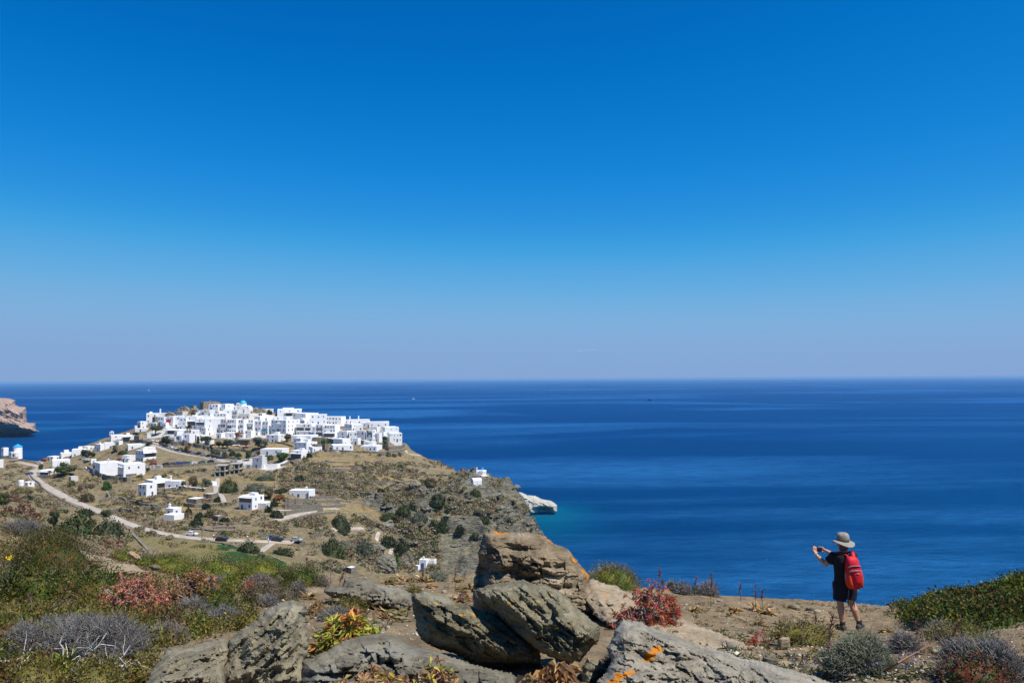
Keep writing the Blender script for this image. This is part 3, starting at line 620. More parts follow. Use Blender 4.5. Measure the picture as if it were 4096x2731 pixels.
 (1392, 1396, 1425, 1727, 1769, 0, 2, 'n', 'plain pale blue-lit white house right of the great arched balcony', {}),
 (1349, 1366, 1372, 1730, 1757, 1, 0, 'r', 'small house with a light blue balcony railing left of the great arch', dict(ex=(bal('L', .1, .9, .05, 'l'),))),
 (1424, 1458, 1466, 1724, 1767, 2, 0, 'b', 'tall rose-beige house with one blue window near the right end', dict(wall='p')),
 (1464, 1490, 1497, 1721, 1769, 2, 1, 'n', 'white stacked house with a blue-doored top balcony, right of the rose-beige house', dict(ex=(rec('L', .1, .8, .62, .82, 'x'),))),
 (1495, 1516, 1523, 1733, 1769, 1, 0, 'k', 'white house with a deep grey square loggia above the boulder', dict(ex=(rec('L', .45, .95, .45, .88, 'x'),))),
 (1483, 1507, 1513, 1708, 1732, 3, 0, 'k', 'white house with a triple arched window strip behind the stacked house', {}),
 (1405, 1405, 1448, 1700, 1724, 0, 2, 'k', 'bright white upper house right of the grey-awning tower', {}),
 (1437, 1508, 1516, 1692, 1710, 5, 0, 'k', 'long grey shaded house with a row of dark windows high at the right end', {}),
 (1398, 1404, 1474, 1680, 1697, 0, 1, 'k', 'broad terrace-roofed skyline house with a round-capped chimney', dict(chim=(.5, 2.4))),
 (1472, 1476, 1552, 1688, 1710, 0, 3, 'k', 'last long bright white house on the skyline before the drop to the right', {}),
 (1520, 1541, 1590, 1710, 1744, 1, 3, 'g', 'large white house with pale green shutters at the right end of the town', {}),
 (1545, 1559, 1604, 1734, 1768, 0, 4, 'g', 'lower white house with a green arched door, last at the right end of the town', {}),
 (1518, 1534, 1541, 1728, 1745, 1, 0, 'k', 'small white bay house above the two leafy trees at the right end', {}),
 (1411, 1431, 1437, 1754, 1779, 1, 0, 'b', 'small blue-tinted cube house with one blue window over the pale boulders', {}),
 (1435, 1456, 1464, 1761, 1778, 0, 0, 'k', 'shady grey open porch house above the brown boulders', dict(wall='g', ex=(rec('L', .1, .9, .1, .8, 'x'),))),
 (1442, 1506, 1516, 1785, 1807, 4, 0, 'b', 'long low white house with blue doors on the path below the right end', {}),
 (1458, 1490, 1498, 1768, 1788, 2, 0, 'n', 'upper white block with a blue window behind the long blue-door house', {}),
 (1330, 1370, 1392, 1757, 1785, 1, 1, 'k', 'weathered grey-fronted cube with a bright right side, above the white terrace wall', dict(wall='w')),
 (1309, 1332, 1405, 1783, 1803, 1, 3, 'k', 'long low blinding white terrace house at the foot of the slope path', {}),
 # ---- front, below the town
 (1172, 1202, 1216, 1754, 1775, 2, 1, 'k', 'top block of the three-storey white house above the pergola house', {}),
 (1171, 1224, 1253, 1771, 1805, 3, 1, 'x', 'tall three-storey white house in front of the town, above the white pergola', dict(chim=None)),
 (1226, 1250, 1282, 1788, 1812, 1, 2, 'b', 'white house with bright blue doors right of the three-storey house', {}),
 (1156, 1205, 1228, 1803, 1836, 1, 2, 'r', 'white house with a whitewashed pergola porch and red doors, below the three-storey house', dict(ex=(rec('L', .05, .95, .08, .62, 'x'), awn('L', -.05, 1.0, .66, 2.0)))),
 (1037, 1128, 1138, 1796, 1819, 2, 0, 'k', 'long low white house with a straight parapet behind the bright green fig tree', {}),
 (1004, 1048, 1064, 1829, 1873, 1, 0, 'b', 'tall weathered grey chapel-like house with one blue window, beside the car park end', dict(wall='g', roof='t', group=None, name='stone_house')),
 # ---- west hamlet
 (148, 196, 212, 1881, 1900, 2, 1, 'k', 'roadside house with a white awning terrace at the bend of the lower left road', dict(group='white houses of the west hamlet', ex=(rec('L', .1, .9, .1, .6), awn('L', -.05, 1, .7, 2.0)))),
 (176, 209, 261, 1842, 1888, 1, 1, 'k', 'tall white house with a blank bright right wall above the roadside awning house', dict(group='white houses of the west hamlet')),
 (179, 212, 226, 1826, 1843, 2, 1, 'k', 'lowest white row house of the west hamlet, beside the red car', dict(group='white houses of the west hamlet')),
 (222, 245, 276, 1812, 1838, 1, 1, 'k', 'white stepped house with flat awnings, second from the left on the hamlet skyline', dict(group='white houses of the west hamlet')),
 (267, 287, 333, 1798, 1828, 1, 2, 'x', 'white house with tall grey doors in the middle of the hamlet skyline', dict(group='white houses of the west hamlet')),
 (320, 352, 366, 1786, 1801, 2, 1, 'k', 'low white house with a moulded cornice behind the big dark tamarisk on the lane', dict(group='white houses of the west hamlet')),
 (364, 401, 427, 1777, 1804, 3, 1, 'k', 'white house at the top of the steep hamlet lane', dict(group='white houses of the west hamlet', chim=(.8, .8))),
 (398, 418, 448, 1771, 1798, 1, 1, 'k', 'white terrace house just below the hamlet chapel with the double bell gable', dict(group='white houses of the west hamlet')),
 (354, 364, 380, 1837, 1857, 0, 1, 'x', 'small white garage beside the two cars on the steep lane', dict(group='white houses of the west hamlet')),
 (469, 487, 530, 1742, 1775, 1, 1, 'k', 'white house under a wide flat roof canopy right of the hamlet chapel', dict(group='white houses of the west hamlet', ex=(rec('R', .1, .6, .3, .8, 'x'), awn('R', 0, .7, .85, 2.0)))),
 (459, 476, 483, 1763, 1781, 1, 0, 'n', 'small white entrance house with a navy door below the canopy-roofed house', dict(group='white houses of the west hamlet')),
 (481, 512, 565, 1779, 1803, 2, 2, 'y', 'low white house with orange shutters and a green vine pergola', dict(group='white houses of the west hamlet')),
 (556, 580, 611, 1789, 1812, 2, 1, 'r', 'upper block with maroon shutters above the large stepped hamlet house', dict(group='white houses of the west hamlet')),
 (527, 573, 604, 1803, 1849, 3, 2, 'r', 'two-storey white house with maroon shutters above the left end of the lower car row', dict(group='white houses of the west hamlet', ex=(rec('R', .1, .95, .45, .72), awn('R', 0, 1, .78, 1.4)))),
 (484, 518, 526, 1822, 1849, 2, 0, 'n', 'single-storey white house with blue doors and a flat porch beside the red and silver cars', dict(group='white houses of the west hamlet', ex=(awn('L', -.3, .3, .6, 2.0),))),
 (339, 399, 460, 1853, 1908, 3, 0, 'k', 'large white villa with a grey outside staircase, left half of the walled pair', dict(group='white houses of the west hamlet', ex=(rec('L', .7, .98, .55, .75), rec('L', .3, .6, .05, .3, 'x')), chim=(.1, 1.6))),
 (440, 494, 555, 1858, 1915, 3, 2, 'r', 'large white villa with an open veranda, right half of the walled pair', dict(group='white houses of the west hamlet', ex=(rec('L', .12, .8, .52, .76), awn('L', .05, .9, .8, 1.3), rec('R', .1, .6, .05, .32, 'x')), chim=(.6, 1.4))),
 (-2, 14, 24, 1791, 1808, 1, 0, 'k', 'white house at the left picture edge on the sea side of the road', dict(group='white houses of the west hamlet')),
 (30, 48, 58, 1808, 1824, 1, 0, 'k', 'low white annex at the left foot of the windmill', dict(group='white houses of the west hamlet')),
 (-14, -6, 8, 1839, 1870, 1, 0, 'k', 'white house cut by the left picture edge below the road wall', dict(group='white houses of the west hamlet')),
 # ---- houses scattered over the valley
 (541, 585, 607, 1938, 1987, 2, 1, 'k', 'small white house with a roof shelter in front of the long farmhouse', dict(group='white houses on the terraced slope', ex=(awn('L', .4, 1, .96, .4),))),
 (557, 610, 660, 1923, 1955, 1, 2, 'k', 'long white farmhouse with a trellis porch on the terraced slope', dict(group='white houses on the terraced slope', ex=(rec('R', .3, .95, .1, .6, 'x'), awn('R', .2, 1, .68, 1.5)))),
 (655, 718, 724, 1924, 1957, 2, 0, 'k', 'grey-fronted farmhouse with a white roof and a tall boxy chimney', dict(wall='w', chim=(.75, 2.0), group='white houses on the terraced slope')),
 (832, 850, 860, 1927, 1944, 0, 0, 'k', 'low white roofed shed beside the stepped pale path', dict(name='shed', cat='shed', group=None)),
 (946, 1008, 1036, 1987, 2040, 2, 2, 'k', 'two-storey white house with a shaded balcony in the middle of the slope', dict(group='white houses on the terraced slope', ex=(rec('L', .04, .97, .55, .84, 'x'), awn('L', 0, 1, .9, 1.2)))),
 (1006, 1064, 1074, 2012, 2034, 0, 0, 'k', 'low white terrace wing with grey retaining wall, right of the balcony house', dict(wall='g', group=None, name='terrace_wing')),
 (1153, 1236, 1246, 1962, 1994, 3, 0, 'v', 'long white cottage with olive shutters and an arched end porch on a stone terrace', dict(group='white houses on the terraced slope', th=10, ex=(arch('L', .03, .13, .0, .72, 'x'),), chim=(.25, 1.1))),
 (737, 785, 806, 1996, 2014, 0, 1, 'k', 'low fieldstone hut with a white roof above the terrace fields', dict(wall='d', group=None, name='stone_hut')),
 (653, 692, 709, 2034, 2065, 1, 1, 'k', 'small whitewashed hermitage with a corner chimney and broad white steps', dict(chim=(.85, 1.2), group='white houses on the terraced slope')),
 (645, 696, 715, 2060, 2080, 0, 0, 'k', 'white forecourt terrace of the small hermitage', dict(group=None, name='terrace', cat='terrace')),
 (843, 872, 889, 2064, 2085, 0, 0, 'k', 'open fieldstone hut with a flat slab roof among the olives', dict(wall='d', roof='g', group=None, name='stone_hut', ex=(rec('L', .1, .8, .15, .7),))),
 (808, 846, 858, 1976, 1992, 1, 0, 'k', 'ruined dry-stone hut beside the pale stepped path', dict(wall='d', roof='g', group=None, name='stone_hut')),
 (265, 284, 302, 1906, 1924, 2, 0, 'k', 'small grey stone hut below the big tamarisk at the left', dict(wall='g', roof='g', group=None, name='stone_hut')),
 (86, 112, 122, 1928, 1944, 1, 1, 'k', 'small white outhouse beside the round white cistern', dict(group=None, name='shed')),
 (1676, 1704, 1710, 2239, 2274, 0, 0, 'b', 'white house with one blue-framed door down in the rocky ravine', dict(group=None, ex=(rec('L', .3, .75, .02, .62, 'b'), rec('L', .42, .62, .06, .5, 'l')))),
 (1708, 1737, 1743, 2241, 2260, 0, 0, 'k', 'low white wing with a flat roof right of the blue-framed door in the ravine', dict(group=None, roof='t')),
 (1660, 1672, 1680, 2262, 2284, 0, 0, 'k', 'low white yard wall block left of the house in the ravine', dict(group=None, name='yard_wall', cat='wall')),
 (1377, 1404, 1424, 2272, 2297, 1, 0, 'n', 'little grey stone hut with a white flat roof at the bottom of the ravine', dict(wall='d', group=None, name='stone_hut')),
]
for x0, c, x1, top, base, nl, nr, wc, lab, kw in T: house(x0, c, x1, top, base, nl, nr, wc, lab, **kw)

# castle-like stone mansion on the crest
house(779, 814, 867, 1608, 1634, 1, 5, 'k', 'long tan stone mansion on the highest point of the town', wall='s', roof='t', cat='mansion', group=None, name='stone_mansion', chim=(.1, 1.6), depth=612)
house(760, 774, 781, 1622, 1636, 2, 0, 'k', 'low tan stone wing at the left end of the mansion on the crest', wall='s', roof='t', cat='mansion', group=None, name='stone_wing', depth=612)

def anchor(sx, sy, depth=None):
    k = far_hit(sx, sy); d = depth or k[1]; p = P(np.array(float(sx)), np.array(float(sy)), d); return p, d / FPX
# blue domed church
p, s = anchor(968, 1640, 605)
o = empty('domed_church', p); tag(o, 'white church with a big sky blue dome and bell gable on the town crest', 'church')
m = MB(); r = 13.2 * s; m.box((0, 4, .6), (2.6 * r, 9, 4.4)).lathe([(r, 1.5), (r, 24 * s), (r * 1.05, 24.2 * s), (r * 1.05, 25.4 * s)], (0, 2.5, 0), 20); m.build('wall', WALL['w'], o)
MB().lathe([(r * math.cos(g), 25.4 * s + r * .98 * math.sin(g)) for g in np.linspace(0, 1.5, 9)] + [(.02, 25.4 * s + r)], (0, 2.5, 0), 24).build('dome', DOME, o, smooth=True)
mm = MB(); zt = 25.4 * s + r; mm.box((0, 2.5, zt + .55), (.12, .12, 1.3)).box((0, 2.5, zt + .75), (.7, .12, .12)); mm.build('cross', PAINT['x'], o)
mm = MB(); n_ = 14; rw = 18 * s; prof = [(rw * math.cos(math.pi * i / n_), rw * .8 * math.sin(math.pi * i / n_)) for i in range(n_ + 1)]
mm.loft([[(15 * s + x, y_, z + 3.4 * s - .2 + 0.2) for x, z in prof] for y_ in (-1.0, 6)]); mm.box((15 * s, 2.5, -1.5), (2 * rw, 7, 4.2)); mm.build('vaulted_apse', WALL['w'], o)
MB().box((24 * s, -1.05, 2.2 * 1.0), (.6, .12, .6)).build('window', DARK, o)
def bell_gable(par, x, y, z, wd, h, mat):
    g = MB(); t = .5
    for xx in (-wd / 2 + .15, 0, wd / 2 - .15): g.box((x + xx, y, z + h * .32), (.3, t, h * .64))
    g.box((x, y, z + h * .72), (wd, t, h * .2)); g.box((x, y, z + h * .03), (wd, t, h * .1))
    g.add([(x - wd / 2, y - t / 2, z + h * .82), (x + wd / 2, y - t / 2, z + h * .82), (x, y - t / 2, z + h * 1.05), (x - wd / 2, y + t / 2, z + h * .82), (x + wd / 2, y + t / 2, z + h * .82), (x, y + t / 2, z + h * 1.05)], [(0, 1, 2), (5, 4, 3), (0, 3, 4, 1), (1, 4, 5, 2), (2, 5, 3, 0)])
    b = g.build('bell_gable', mat, par)
    for xx in (-wd / 4 + .04, wd / 4 - .04): MB().lathe([(.24, 0), (.2, .2), (.12, .42), (.02, .5)], (x + xx, y, z + h * .28), 10).build('bell', PAINT['x'], b)
bell_gable(o, (954 - 968) * s, -1.2, 16 * s, 14 * s, 13.5 * s, WALL['w'])
# hamlet chapel
p, s = anchor(418, 1768, None)
o = house(418, 444, 484, 1741, 1768, 1, 1, 'k', 'white hamlet chapel with a double-arched bell gable on its roof', cat='chapel', group=None, name='hamlet_chapel')
bell_gable(o, -4 * s, 2.2, 27 * s - .3, 16 * s, 17 * s, WALL['w'])
# twin chapels on the spur
p, s = anchor(1904, 1905, 468)
o = empty('domed_chapel', p); tag(o, 'small white chapel with a deep blue dome on the rocky spur above the sea', 'chapel')
m = MB(); W_ = 40 * s; m.box((20 * s, 3, 9 * s), (W_, 5.5, 24 * s)); m.box((20 * s, .2, 21 * s), (W_ * .4, 1.0, 5 * s)); m.lathe([(7.5 * s, 19 * s), (7.5 * s, 25 * s), (8 * s, 25.3 * s)], (24 * s, 3, 0), 18); m.build('wall', WALL['w'], o)
MB().lathe([(7.8 * s * math.cos(g), 25.2 * s + 9 * s * math.sin(g)) for g in np.linspace(0, 1.5, 8)] + [(.01, 34.3 * s)], (24 * s, 3, 0), 20).build('dome', DOME2, o, smooth=True)
MB().box((3 * s, .8, 26 * s), (5.5 * s, .7, 16 * s)).box((3 * s, .8, 34.5 * s), (3 * s, .8, 3 * s)).build('bell_tower', WALL['w'], o)
MB().box((24 * s, .2, 10 * s), (2.5 * s, .2, 6 * s)).build('window', DARK, o); MB().box((3.5 * s, .22, 5 * s), (4 * s, .2, 10 * s)).build('door', PAINT['n'], o)
pl = MB(); pl.box((12 * s, 2.5, -1.2), (76 * s, 9, 3.0)); pl.build('platform', WALL['d'], o); MB().box((12 * s, 2.5, .42), (76 * s + .3, 9.3, .25)).build('paving', WALL['w'], o)
p, s = anchor(1893, 1951, 430)
o = empty('vaulted_chapel', p); tag(o, 'plain white barrel-vaulted chapel below the deep blue domed one', 'chapel')
def vault(par, L1, L2, h, hv, th, wmat, nm='wall'):
    e1 = np.array([-math.cos(th), math.sin(th)]); e2 = np.array([math.sin(th), math.cos(th)]); n_ = 12
    prof = [(0, -3), (0, h)] + [(L1 / 2 - L1 / 2 * math.cos(math.pi * i / n_), h + hv * math.sin(math.pi * i / n_)) for i in range(1, n_)] + [(L1, h), (L1, -3)]
    f = lambda v: [(*(e1 * u + e2 * v), z) for u, z in prof]
    return MB().loft([f(0), f(L2)]).build(nm, wmat, par)
th = R(66); vault(o, 15 * s / math.cos(th), 34 * s / math.sin(th), 29 * s, 8 * s, th, WALL['w'])
e1 = np.array([-math.cos(th), math.sin(th)]); e2 = np.array([math.sin(th), math.cos(th)])
def quad_panel(par, nm, mat, org, e, nrm, u0, u1, z0, z1, t=.08):
    a = [org + e * u0 - nrm * .05, org + e * u1 - nrm * .05, org + e * u1 + nrm * t, org + e * u0 + nrm * t]
    return MB().hexa([(q[0], q[1], z0) for q in a] + [(q[0], q[1], z1) for q in a]).build(nm, mat, par)
quad_panel(o, 'door', PAINT['n'], np.zeros(2), e1, -e2, 5 * s / math.cos(th), 9 * s / math.cos(th), 2 * s, 20 * s)
quad_panel(o, 'window', DARK, np.zeros(2), e2, -e1, 16 * s, 19 * s, 14 * s, 17 * s)
pl = MB(); pl.box((-4 * s, -.2, -1.2), (44 * s, 4.0, 2.6), -.4); pl.build('terrace', WALL['w'], o)
# windmill
p, s = anchor(70, 1825, 540)
o = empty('windmill', p); tag(o, 'round white windmill tower with a light blue conical cap by the sea road', 'windmill')
r = 16 * s; MB().lathe([(r * 1.08, -1.5), (r * 1.03, 20 * s), (r, 39 * s)], (0, 0, 0), 24).build('tower', WALL['w'], o, smooth=False)
MB().lathe([(r * 1.1, 38.5 * s), (r * 1.1, 39.5 * s), (r * .5, 45 * s), (.02, 50 * s)], (0, 0, 0), 24).build('cap', plain('cap_blue', (.02, .36, .72), .5, .08), o)
MB().box((3 * s, -r * 1.06, 3 * s + 1), (20 * s, 4, 9 * s + 1.4)).build('base_wall', WALL['w'], o); MB().box((2 * s, -r * 1.06 - 2.03, 2 * s + 1), (8 * s, .1, 10 * s)).build('door', DARK, o)
MB().box((-6 * s, -r * 1.0, 27 * s), (2.4 * s, .5, 4 * s)).build('window', DARK, o)
# round cistern
p, s = anchor(84, 1942, None)
o = tag(MB().lathe([(10.5 * s, -1), (10.5 * s, 20 * s), (9.5 * s, 21.5 * s), (.01, 22 * s)], (0, 0, 0), 18).build('cistern', WALL['w'], None, p), 'round white cistern tower in the fields at the left', 'cistern')
# open concrete frames
def frame(x0, x1, top, base, nx, nz, label, dp=6):
    p, s = anchor(x0, base); o = empty('unfinished_building', p); tag(o, label, 'building shell', 'unfinished concrete frames'); Wd, Hh = (x1 - x0) * s, (base - top) * s
    for i in range(nx + 1):
        for y in (0, dp): MB().box((Wd * i / nx, y, Hh / 2 - .8), (.5, .5, Hh + 1.6 - .1)).build('column', WALL['k'], o)
    for j in range(1, nz + 1): MB().box((Wd / 2, dp / 2, Hh * j / nz - .2), (Wd + .9, dp + .9, .42)).build('slab', WALL['k'], o)
    MB().box((Wd / 2, dp - .1, Hh / 2), (Wd, .25, Hh - .5)).build('back_wall', WALL['d'], o)
frame(860, 899, 1861, 1905, 2, 2, 'two-storey unfinished concrete frame with three open bays below the car park')
frame(919, 955, 1854, 1896, 2, 2, 'open unfinished concrete frame nearest the grey chapel-like house')
# satellite dish on the ravine house
p, s = anchor(1694, 2241, far_hit(1699, 2278)[1] + 2)
o = empty('satellite_dish', p); tag(o, 'pale round satellite dish on the roof of the ravine house', 'satellite dish')
MB().tube([(0, 0, -.4), (0, 0, 1.0)], .05).build('pole', PAINT['x'], o); MB().ell((0, -.1, 1.3), (.62, .16, .62)).build('dish', WALL['c'], o)
# ------------------------------------------------------------------ foliage builders
def unit(v): return v / (np.linalg.norm(v, axis=-1, keepdims=True) + 1e-9)
def leaf_quads(pos, nrm, L, W, col, g, droop=0.):
    "one bent rhombic leaf per position: 4 points, 2 triangles; returns V, F, colours"
    n = len(pos); L = np.broadcast_to(L, (n,))[:, None]; W = np.broadcast_to(W, (n,))[:, None]
    d = unit(nrm); side = unit(np.cross(d, unit(g.normal(size=(n, 3))))); up = np.cross(side, d)
    a = pos; c = pos + d * L + np.array([0, 0, -1.]) * (L * droop); mid = pos + d * L * .5 + up * L * .08
    V = np.stack([a, mid + side * W * .5, c, mid - side * W * .5], 1).reshape(-1, 3)
    k = np.arange(n)[:, None] * 4
    F = np.concatenate([k + np.array([[0, 1, 2]]), k + np.array([[0, 2, 3]])])
    return V, F, np.repeat(col, 4, 0)
def jitter_col(base, n, g, amt=.25):
    base = np.asarray(base, float)
    if base.ndim == 1: base = base[None]
    c = base[g.integers(0, len(base), n)]
    return np.clip(c * (1 + g.normal(0, amt, (n, 1))) * (1 + g.normal(0, amt * .35, (n, 3))), .003, .9)
def twig_prisms(a, b, r, col):
    "three-sided twigs from a to b"
    n = len(a); t = unit(b - a); s = unit(np.cross(t, np.array([.3, .5, .81]))); q = np.cross(t, s); r = np.broadcast_to(r, (n,))[:, None]
    ring = [s, -.5 * s + .87 * q, -.5 * s - .87 * q]
    V = np.stack([a + x * r for x in ring] + [b + x * r * .45 for x in ring], 1).reshape(-1, 3); k = np.arange(n)[:, None] * 6
    F = np.concatenate([k + np.array([[0, 1, 4, 3]]), k + np.array([[1, 2, 5, 4]]), k + np.array([[2, 0, 3, 5]])])
    return V, F, np.repeat(col, 6, 0)
def merge(parts):
    V = []; F = {}; Cc = []; b = 0
    for v, f, c in parts:
        V.append(v); Cc.append(c); F.setdefault(f.shape[1], []).append(f + b); b += len(v)
    return np.concatenate(V), [np.concatenate(x) for x in F.values()], np.concatenate(Cc)
def dome_pts(n, g, fill=.75, low=-.05):
    v = unit(g.normal(size=(n, 3))); v[:, 2] = np.abs(v[:, 2]) * 1.05 + low; r = g.uniform(fill, 1.0, (n, 1)); return v * r, v
def bush_arrays(cols, n, seed, size=(.30, .22), fill=.6, lump=.28, hgt=.8):
    g = np.random.default_rng(seed); p, v = dome_pts(n, g, fill)
    k = 1 + lump * vnoise(v * 2.3, seed)[:, None] + lump * .6 * vnoise(v * 5.1, seed + 3)[:, None]
    p = p * k; p[:, 2] *= hgt
    lv = leaf_quads(p, v + g.normal(0, .7, (n, 3)), g.uniform(.7, 1.25, n) * size[0], size[1], jitter_col(cols, n, g, .28), g)
    return join_core(lv, cols, seed, lump, hgt, g, .80, n > 60)
def join_core(lv, cols, seed, lump, hgt, g, k0, fine):
    "twiggy inner mass so that little light passes straight through"
    nu, nv = (14, 6) if fine else (8, 3); th_, ph_ = np.meshgrid(np.linspace(0, 2 * math.pi, nu, endpoint=False), np.linspace(-.15, 1.45, nv), indexing='ij')
    v = np.stack([np.cos(ph_) * np.cos(th_), np.cos(ph_) * np.sin(th_), np.sin(ph_)], -1).reshape(-1, 3)
    k = 1 + lump * vnoise(v * 2.3, seed)[:, None] + lump * .6 * vnoise(v * 5.1, seed + 3)[:, None] + g.normal(0, .05, (len(v), 1))
    p = v * k * k0; p[:, 2] *= hgt; i = np.arange(nu); F = []
    for j in range(nv - 1):
        a = i * nv + j; b = ((i + 1) % nu) * nv + j; F.append(np.stack([a, b, b + 1], -1)); F.append(np.stack([a, b + 1, a + 1], -1))
    V, Fl, c = lv; o = len(V)
    return np.concatenate([V, p]), np.concatenate([Fl, np.concatenate(F) + o]), np.concatenate([c, jitter_col(cols, len(p), g, .2)])
def bush_mesh(name, cols, n, seed, **kw):
    V, F, c = bush_arrays(cols, n, seed, **kw); return mesh_np(name, V, [F], LEAF, False, colors=c)
PAL = dict(cushion=[(.27, .215, .13), (.215, .18, .105), (.31, .25, .155), (.195, .17, .10)], olive=[(.17, .155, .06), (.135, .135, .045), (.215, .18, .075)], rust=[(.225, .135, .085), (.26, .165, .10), (.19, .125, .075)],
           green=[(.05, .072, .02), (.07, .09, .026), (.036, .055, .018), (.09, .09, .03)], dark=[(.035, .05, .018), (.052, .064, .024), (.027, .042, .016), (.075, .075, .03)], bright=[(.06, .13, .03), (.08, .15, .035), (.045, .10, .025)],
           brown=[(.12, .095, .045), (.09, .085, .035), (.15, .105, .05)], pine=[(.055, .075, .022), (.075, .085, .028), (.045, .06, .02), (.10, .085, .035)], greygreen=[(.10, .115, .075), (.085, .10, .06), (.12, .125, .085)],
           orange=[(.24, .09, .025), (.19, .08, .03), (.28, .12, .03)], magenta=[(.30, .02, .09), (.24, .02, .06), (.06, .08, .03)], pink=[(.30, .14, .13), (.22, .12, .09), (.12, .11, .05)], yellow=[(.17, .16, .04), (.13, .14, .04), (.20, .17, .06)])
occ = []          # photo rectangles kept free of scrub
for t_ in T: occ.append((t_[0] - 3, t_[3] - 4, t_[2] + 3, t_[4] + 2))
occ += [(1870, 1868, 1955, 1955), (1040, 1855, 1130, 1876), (45, 1775, 100, 1830), (640, 1770, 1010, 1856), (470, 1845, 860, 1868)]
def free(x, y):
    return not any(a < x < c and b < y < d for a, b, c, d in occ)
def bush(sx, sb, wpx, hpx, pal, label, name='shrub', cat='shrub', group=None, n=None, seed=None):
    p, s = anchor(sx, sb); rx = wpx * s / 2; rz = hpx * s
    seed = seed or int(sx * 7 + sb); n = n or int(np.clip(200 + rx * rz * 60, 220, 1400)); lf = np.clip(.6 / max(rx, .5), .07, .36)
    V, F, c = bush_arrays(PAL[pal], n, seed, size=(lf, lf * .75), hgt=1.0)
    V = V * np.array([rx, rx * .9, rz]) * .93
    o = obj_from(name, mesh_np(name, V, [F], LEAF, False, colors=c), None, p - np.array([0, 0, .12 * rz])); tag(o, label, cat, group)
    occ.append((sx - wpx / 2, sb - hpx, sx + wpx / 2, sb)); return o
def tree(sx, sb, ctop, cbot, wpx, pal, label, lean=0., name='tree', kind='round', group=None, depth=None, clumps=9):
    p, s = anchor(sx, sb, depth); g = np.random.default_rng(int(sx * 3 + sb)); H = (sb - ctop) * s; z0 = max((sb - cbot) * s, .3); W_ = wpx * s
    o = empty(name, p - np.array([0, 0, .2])); tag(o, label, 'tree', group)
    tr = MB(); r0 = max(.12, W_ * .035); q = (lean * W_, 0, z0 + .2 * (H - z0)); tr.tube([(0, 0, -.6), (q[0] * .4, .1, q[2] * .5), q], [r0 * 1.3, r0, r0 * .7], 7)
    cz = (z0 + H) / 2; parts = []
    for i in range(clumps):
        a = 2 * math.pi * (i + g.uniform(-.3, .3)) / clumps * 1.618 * 3; rr = math.sqrt((i + .5) / clumps) * .62
        if kind == 'flat': c = np.array([lean * W_ + rr * math.cos(a) * W_ / 2, rr * math.sin(a) * W_ / 2, H - (H - z0) * (.28 + .35 * rr ** 2 * g.uniform(.6, 1.2))]); er = np.array([W_ * .22, W_ * .22, (H - z0) * .28])
        elif kind == 'tall': c = np.array([0, 0, z0 + (H - z0) * (i + .5) / clumps]); er = np.array([W_ * .5, W_ * .5, (H - z0) / clumps * 1.4]) * (1 - .5 * i / clumps)
        else: c = np.array([lean * W_ + rr * math.cos(a) * W_ / 2, rr * math.sin(a) * W_ / 2, cz + g.uniform(-.32, .36) * (H - z0) * (1 - .5 * rr)]); er = np.array([W_ * .24, W_ * .24, (H - z0) * .24]) * g.uniform(.8, 1.2)
        n = 85; v = unit(g.normal(size=(n, 3))); pos = c + v * er * g.uniform(.55, 1.05, (n, 1)); ls = np.clip(W_ * .085, .28, .7)
        parts.append(leaf_quads(pos, v + g.normal(0, .8, (n, 3)), ls * g.uniform(.7, 1.3, n), ls * .7, jitter_col(PAL[pal], n, g, .25) * g.uniform(.8, 1.2), g))
        cu = MB().ell((0, 0, 0), (1, 1, 1), 8, 6); cv_ = np.array(cu.V) * er * .68; cv_ = cv_ * (1 + .18 * g.normal(size=(len(cv_), 1))) + c
        F3 = np.array([(f[0], f[1], f[2]) for f in cu.F] + [(f[0], f[2], f[3]) for f in cu.F if len(f) == 4]); parts.append((cv_, F3, jitter_col(PAL[pal], len(cv_), g, .2)))
        tr.tube([q, tuple(.5 * (np.array(q) + c) + np.array([0, 0, -.05 * H])), tuple(c)], [r0 * .5, r0 * .35, r0 * .12], 5)
    tr.build('trunk', plain('bark', (.13, .10, .075), .95, .3, 4), o)
    V, F, c = merge(parts); obj_from('crown', mesh_np('crown', V, F, LEAF, False, colors=c), o); occ.append((sx - wpx / 2, ctop, sx + wpx / 2, sb))
    return o
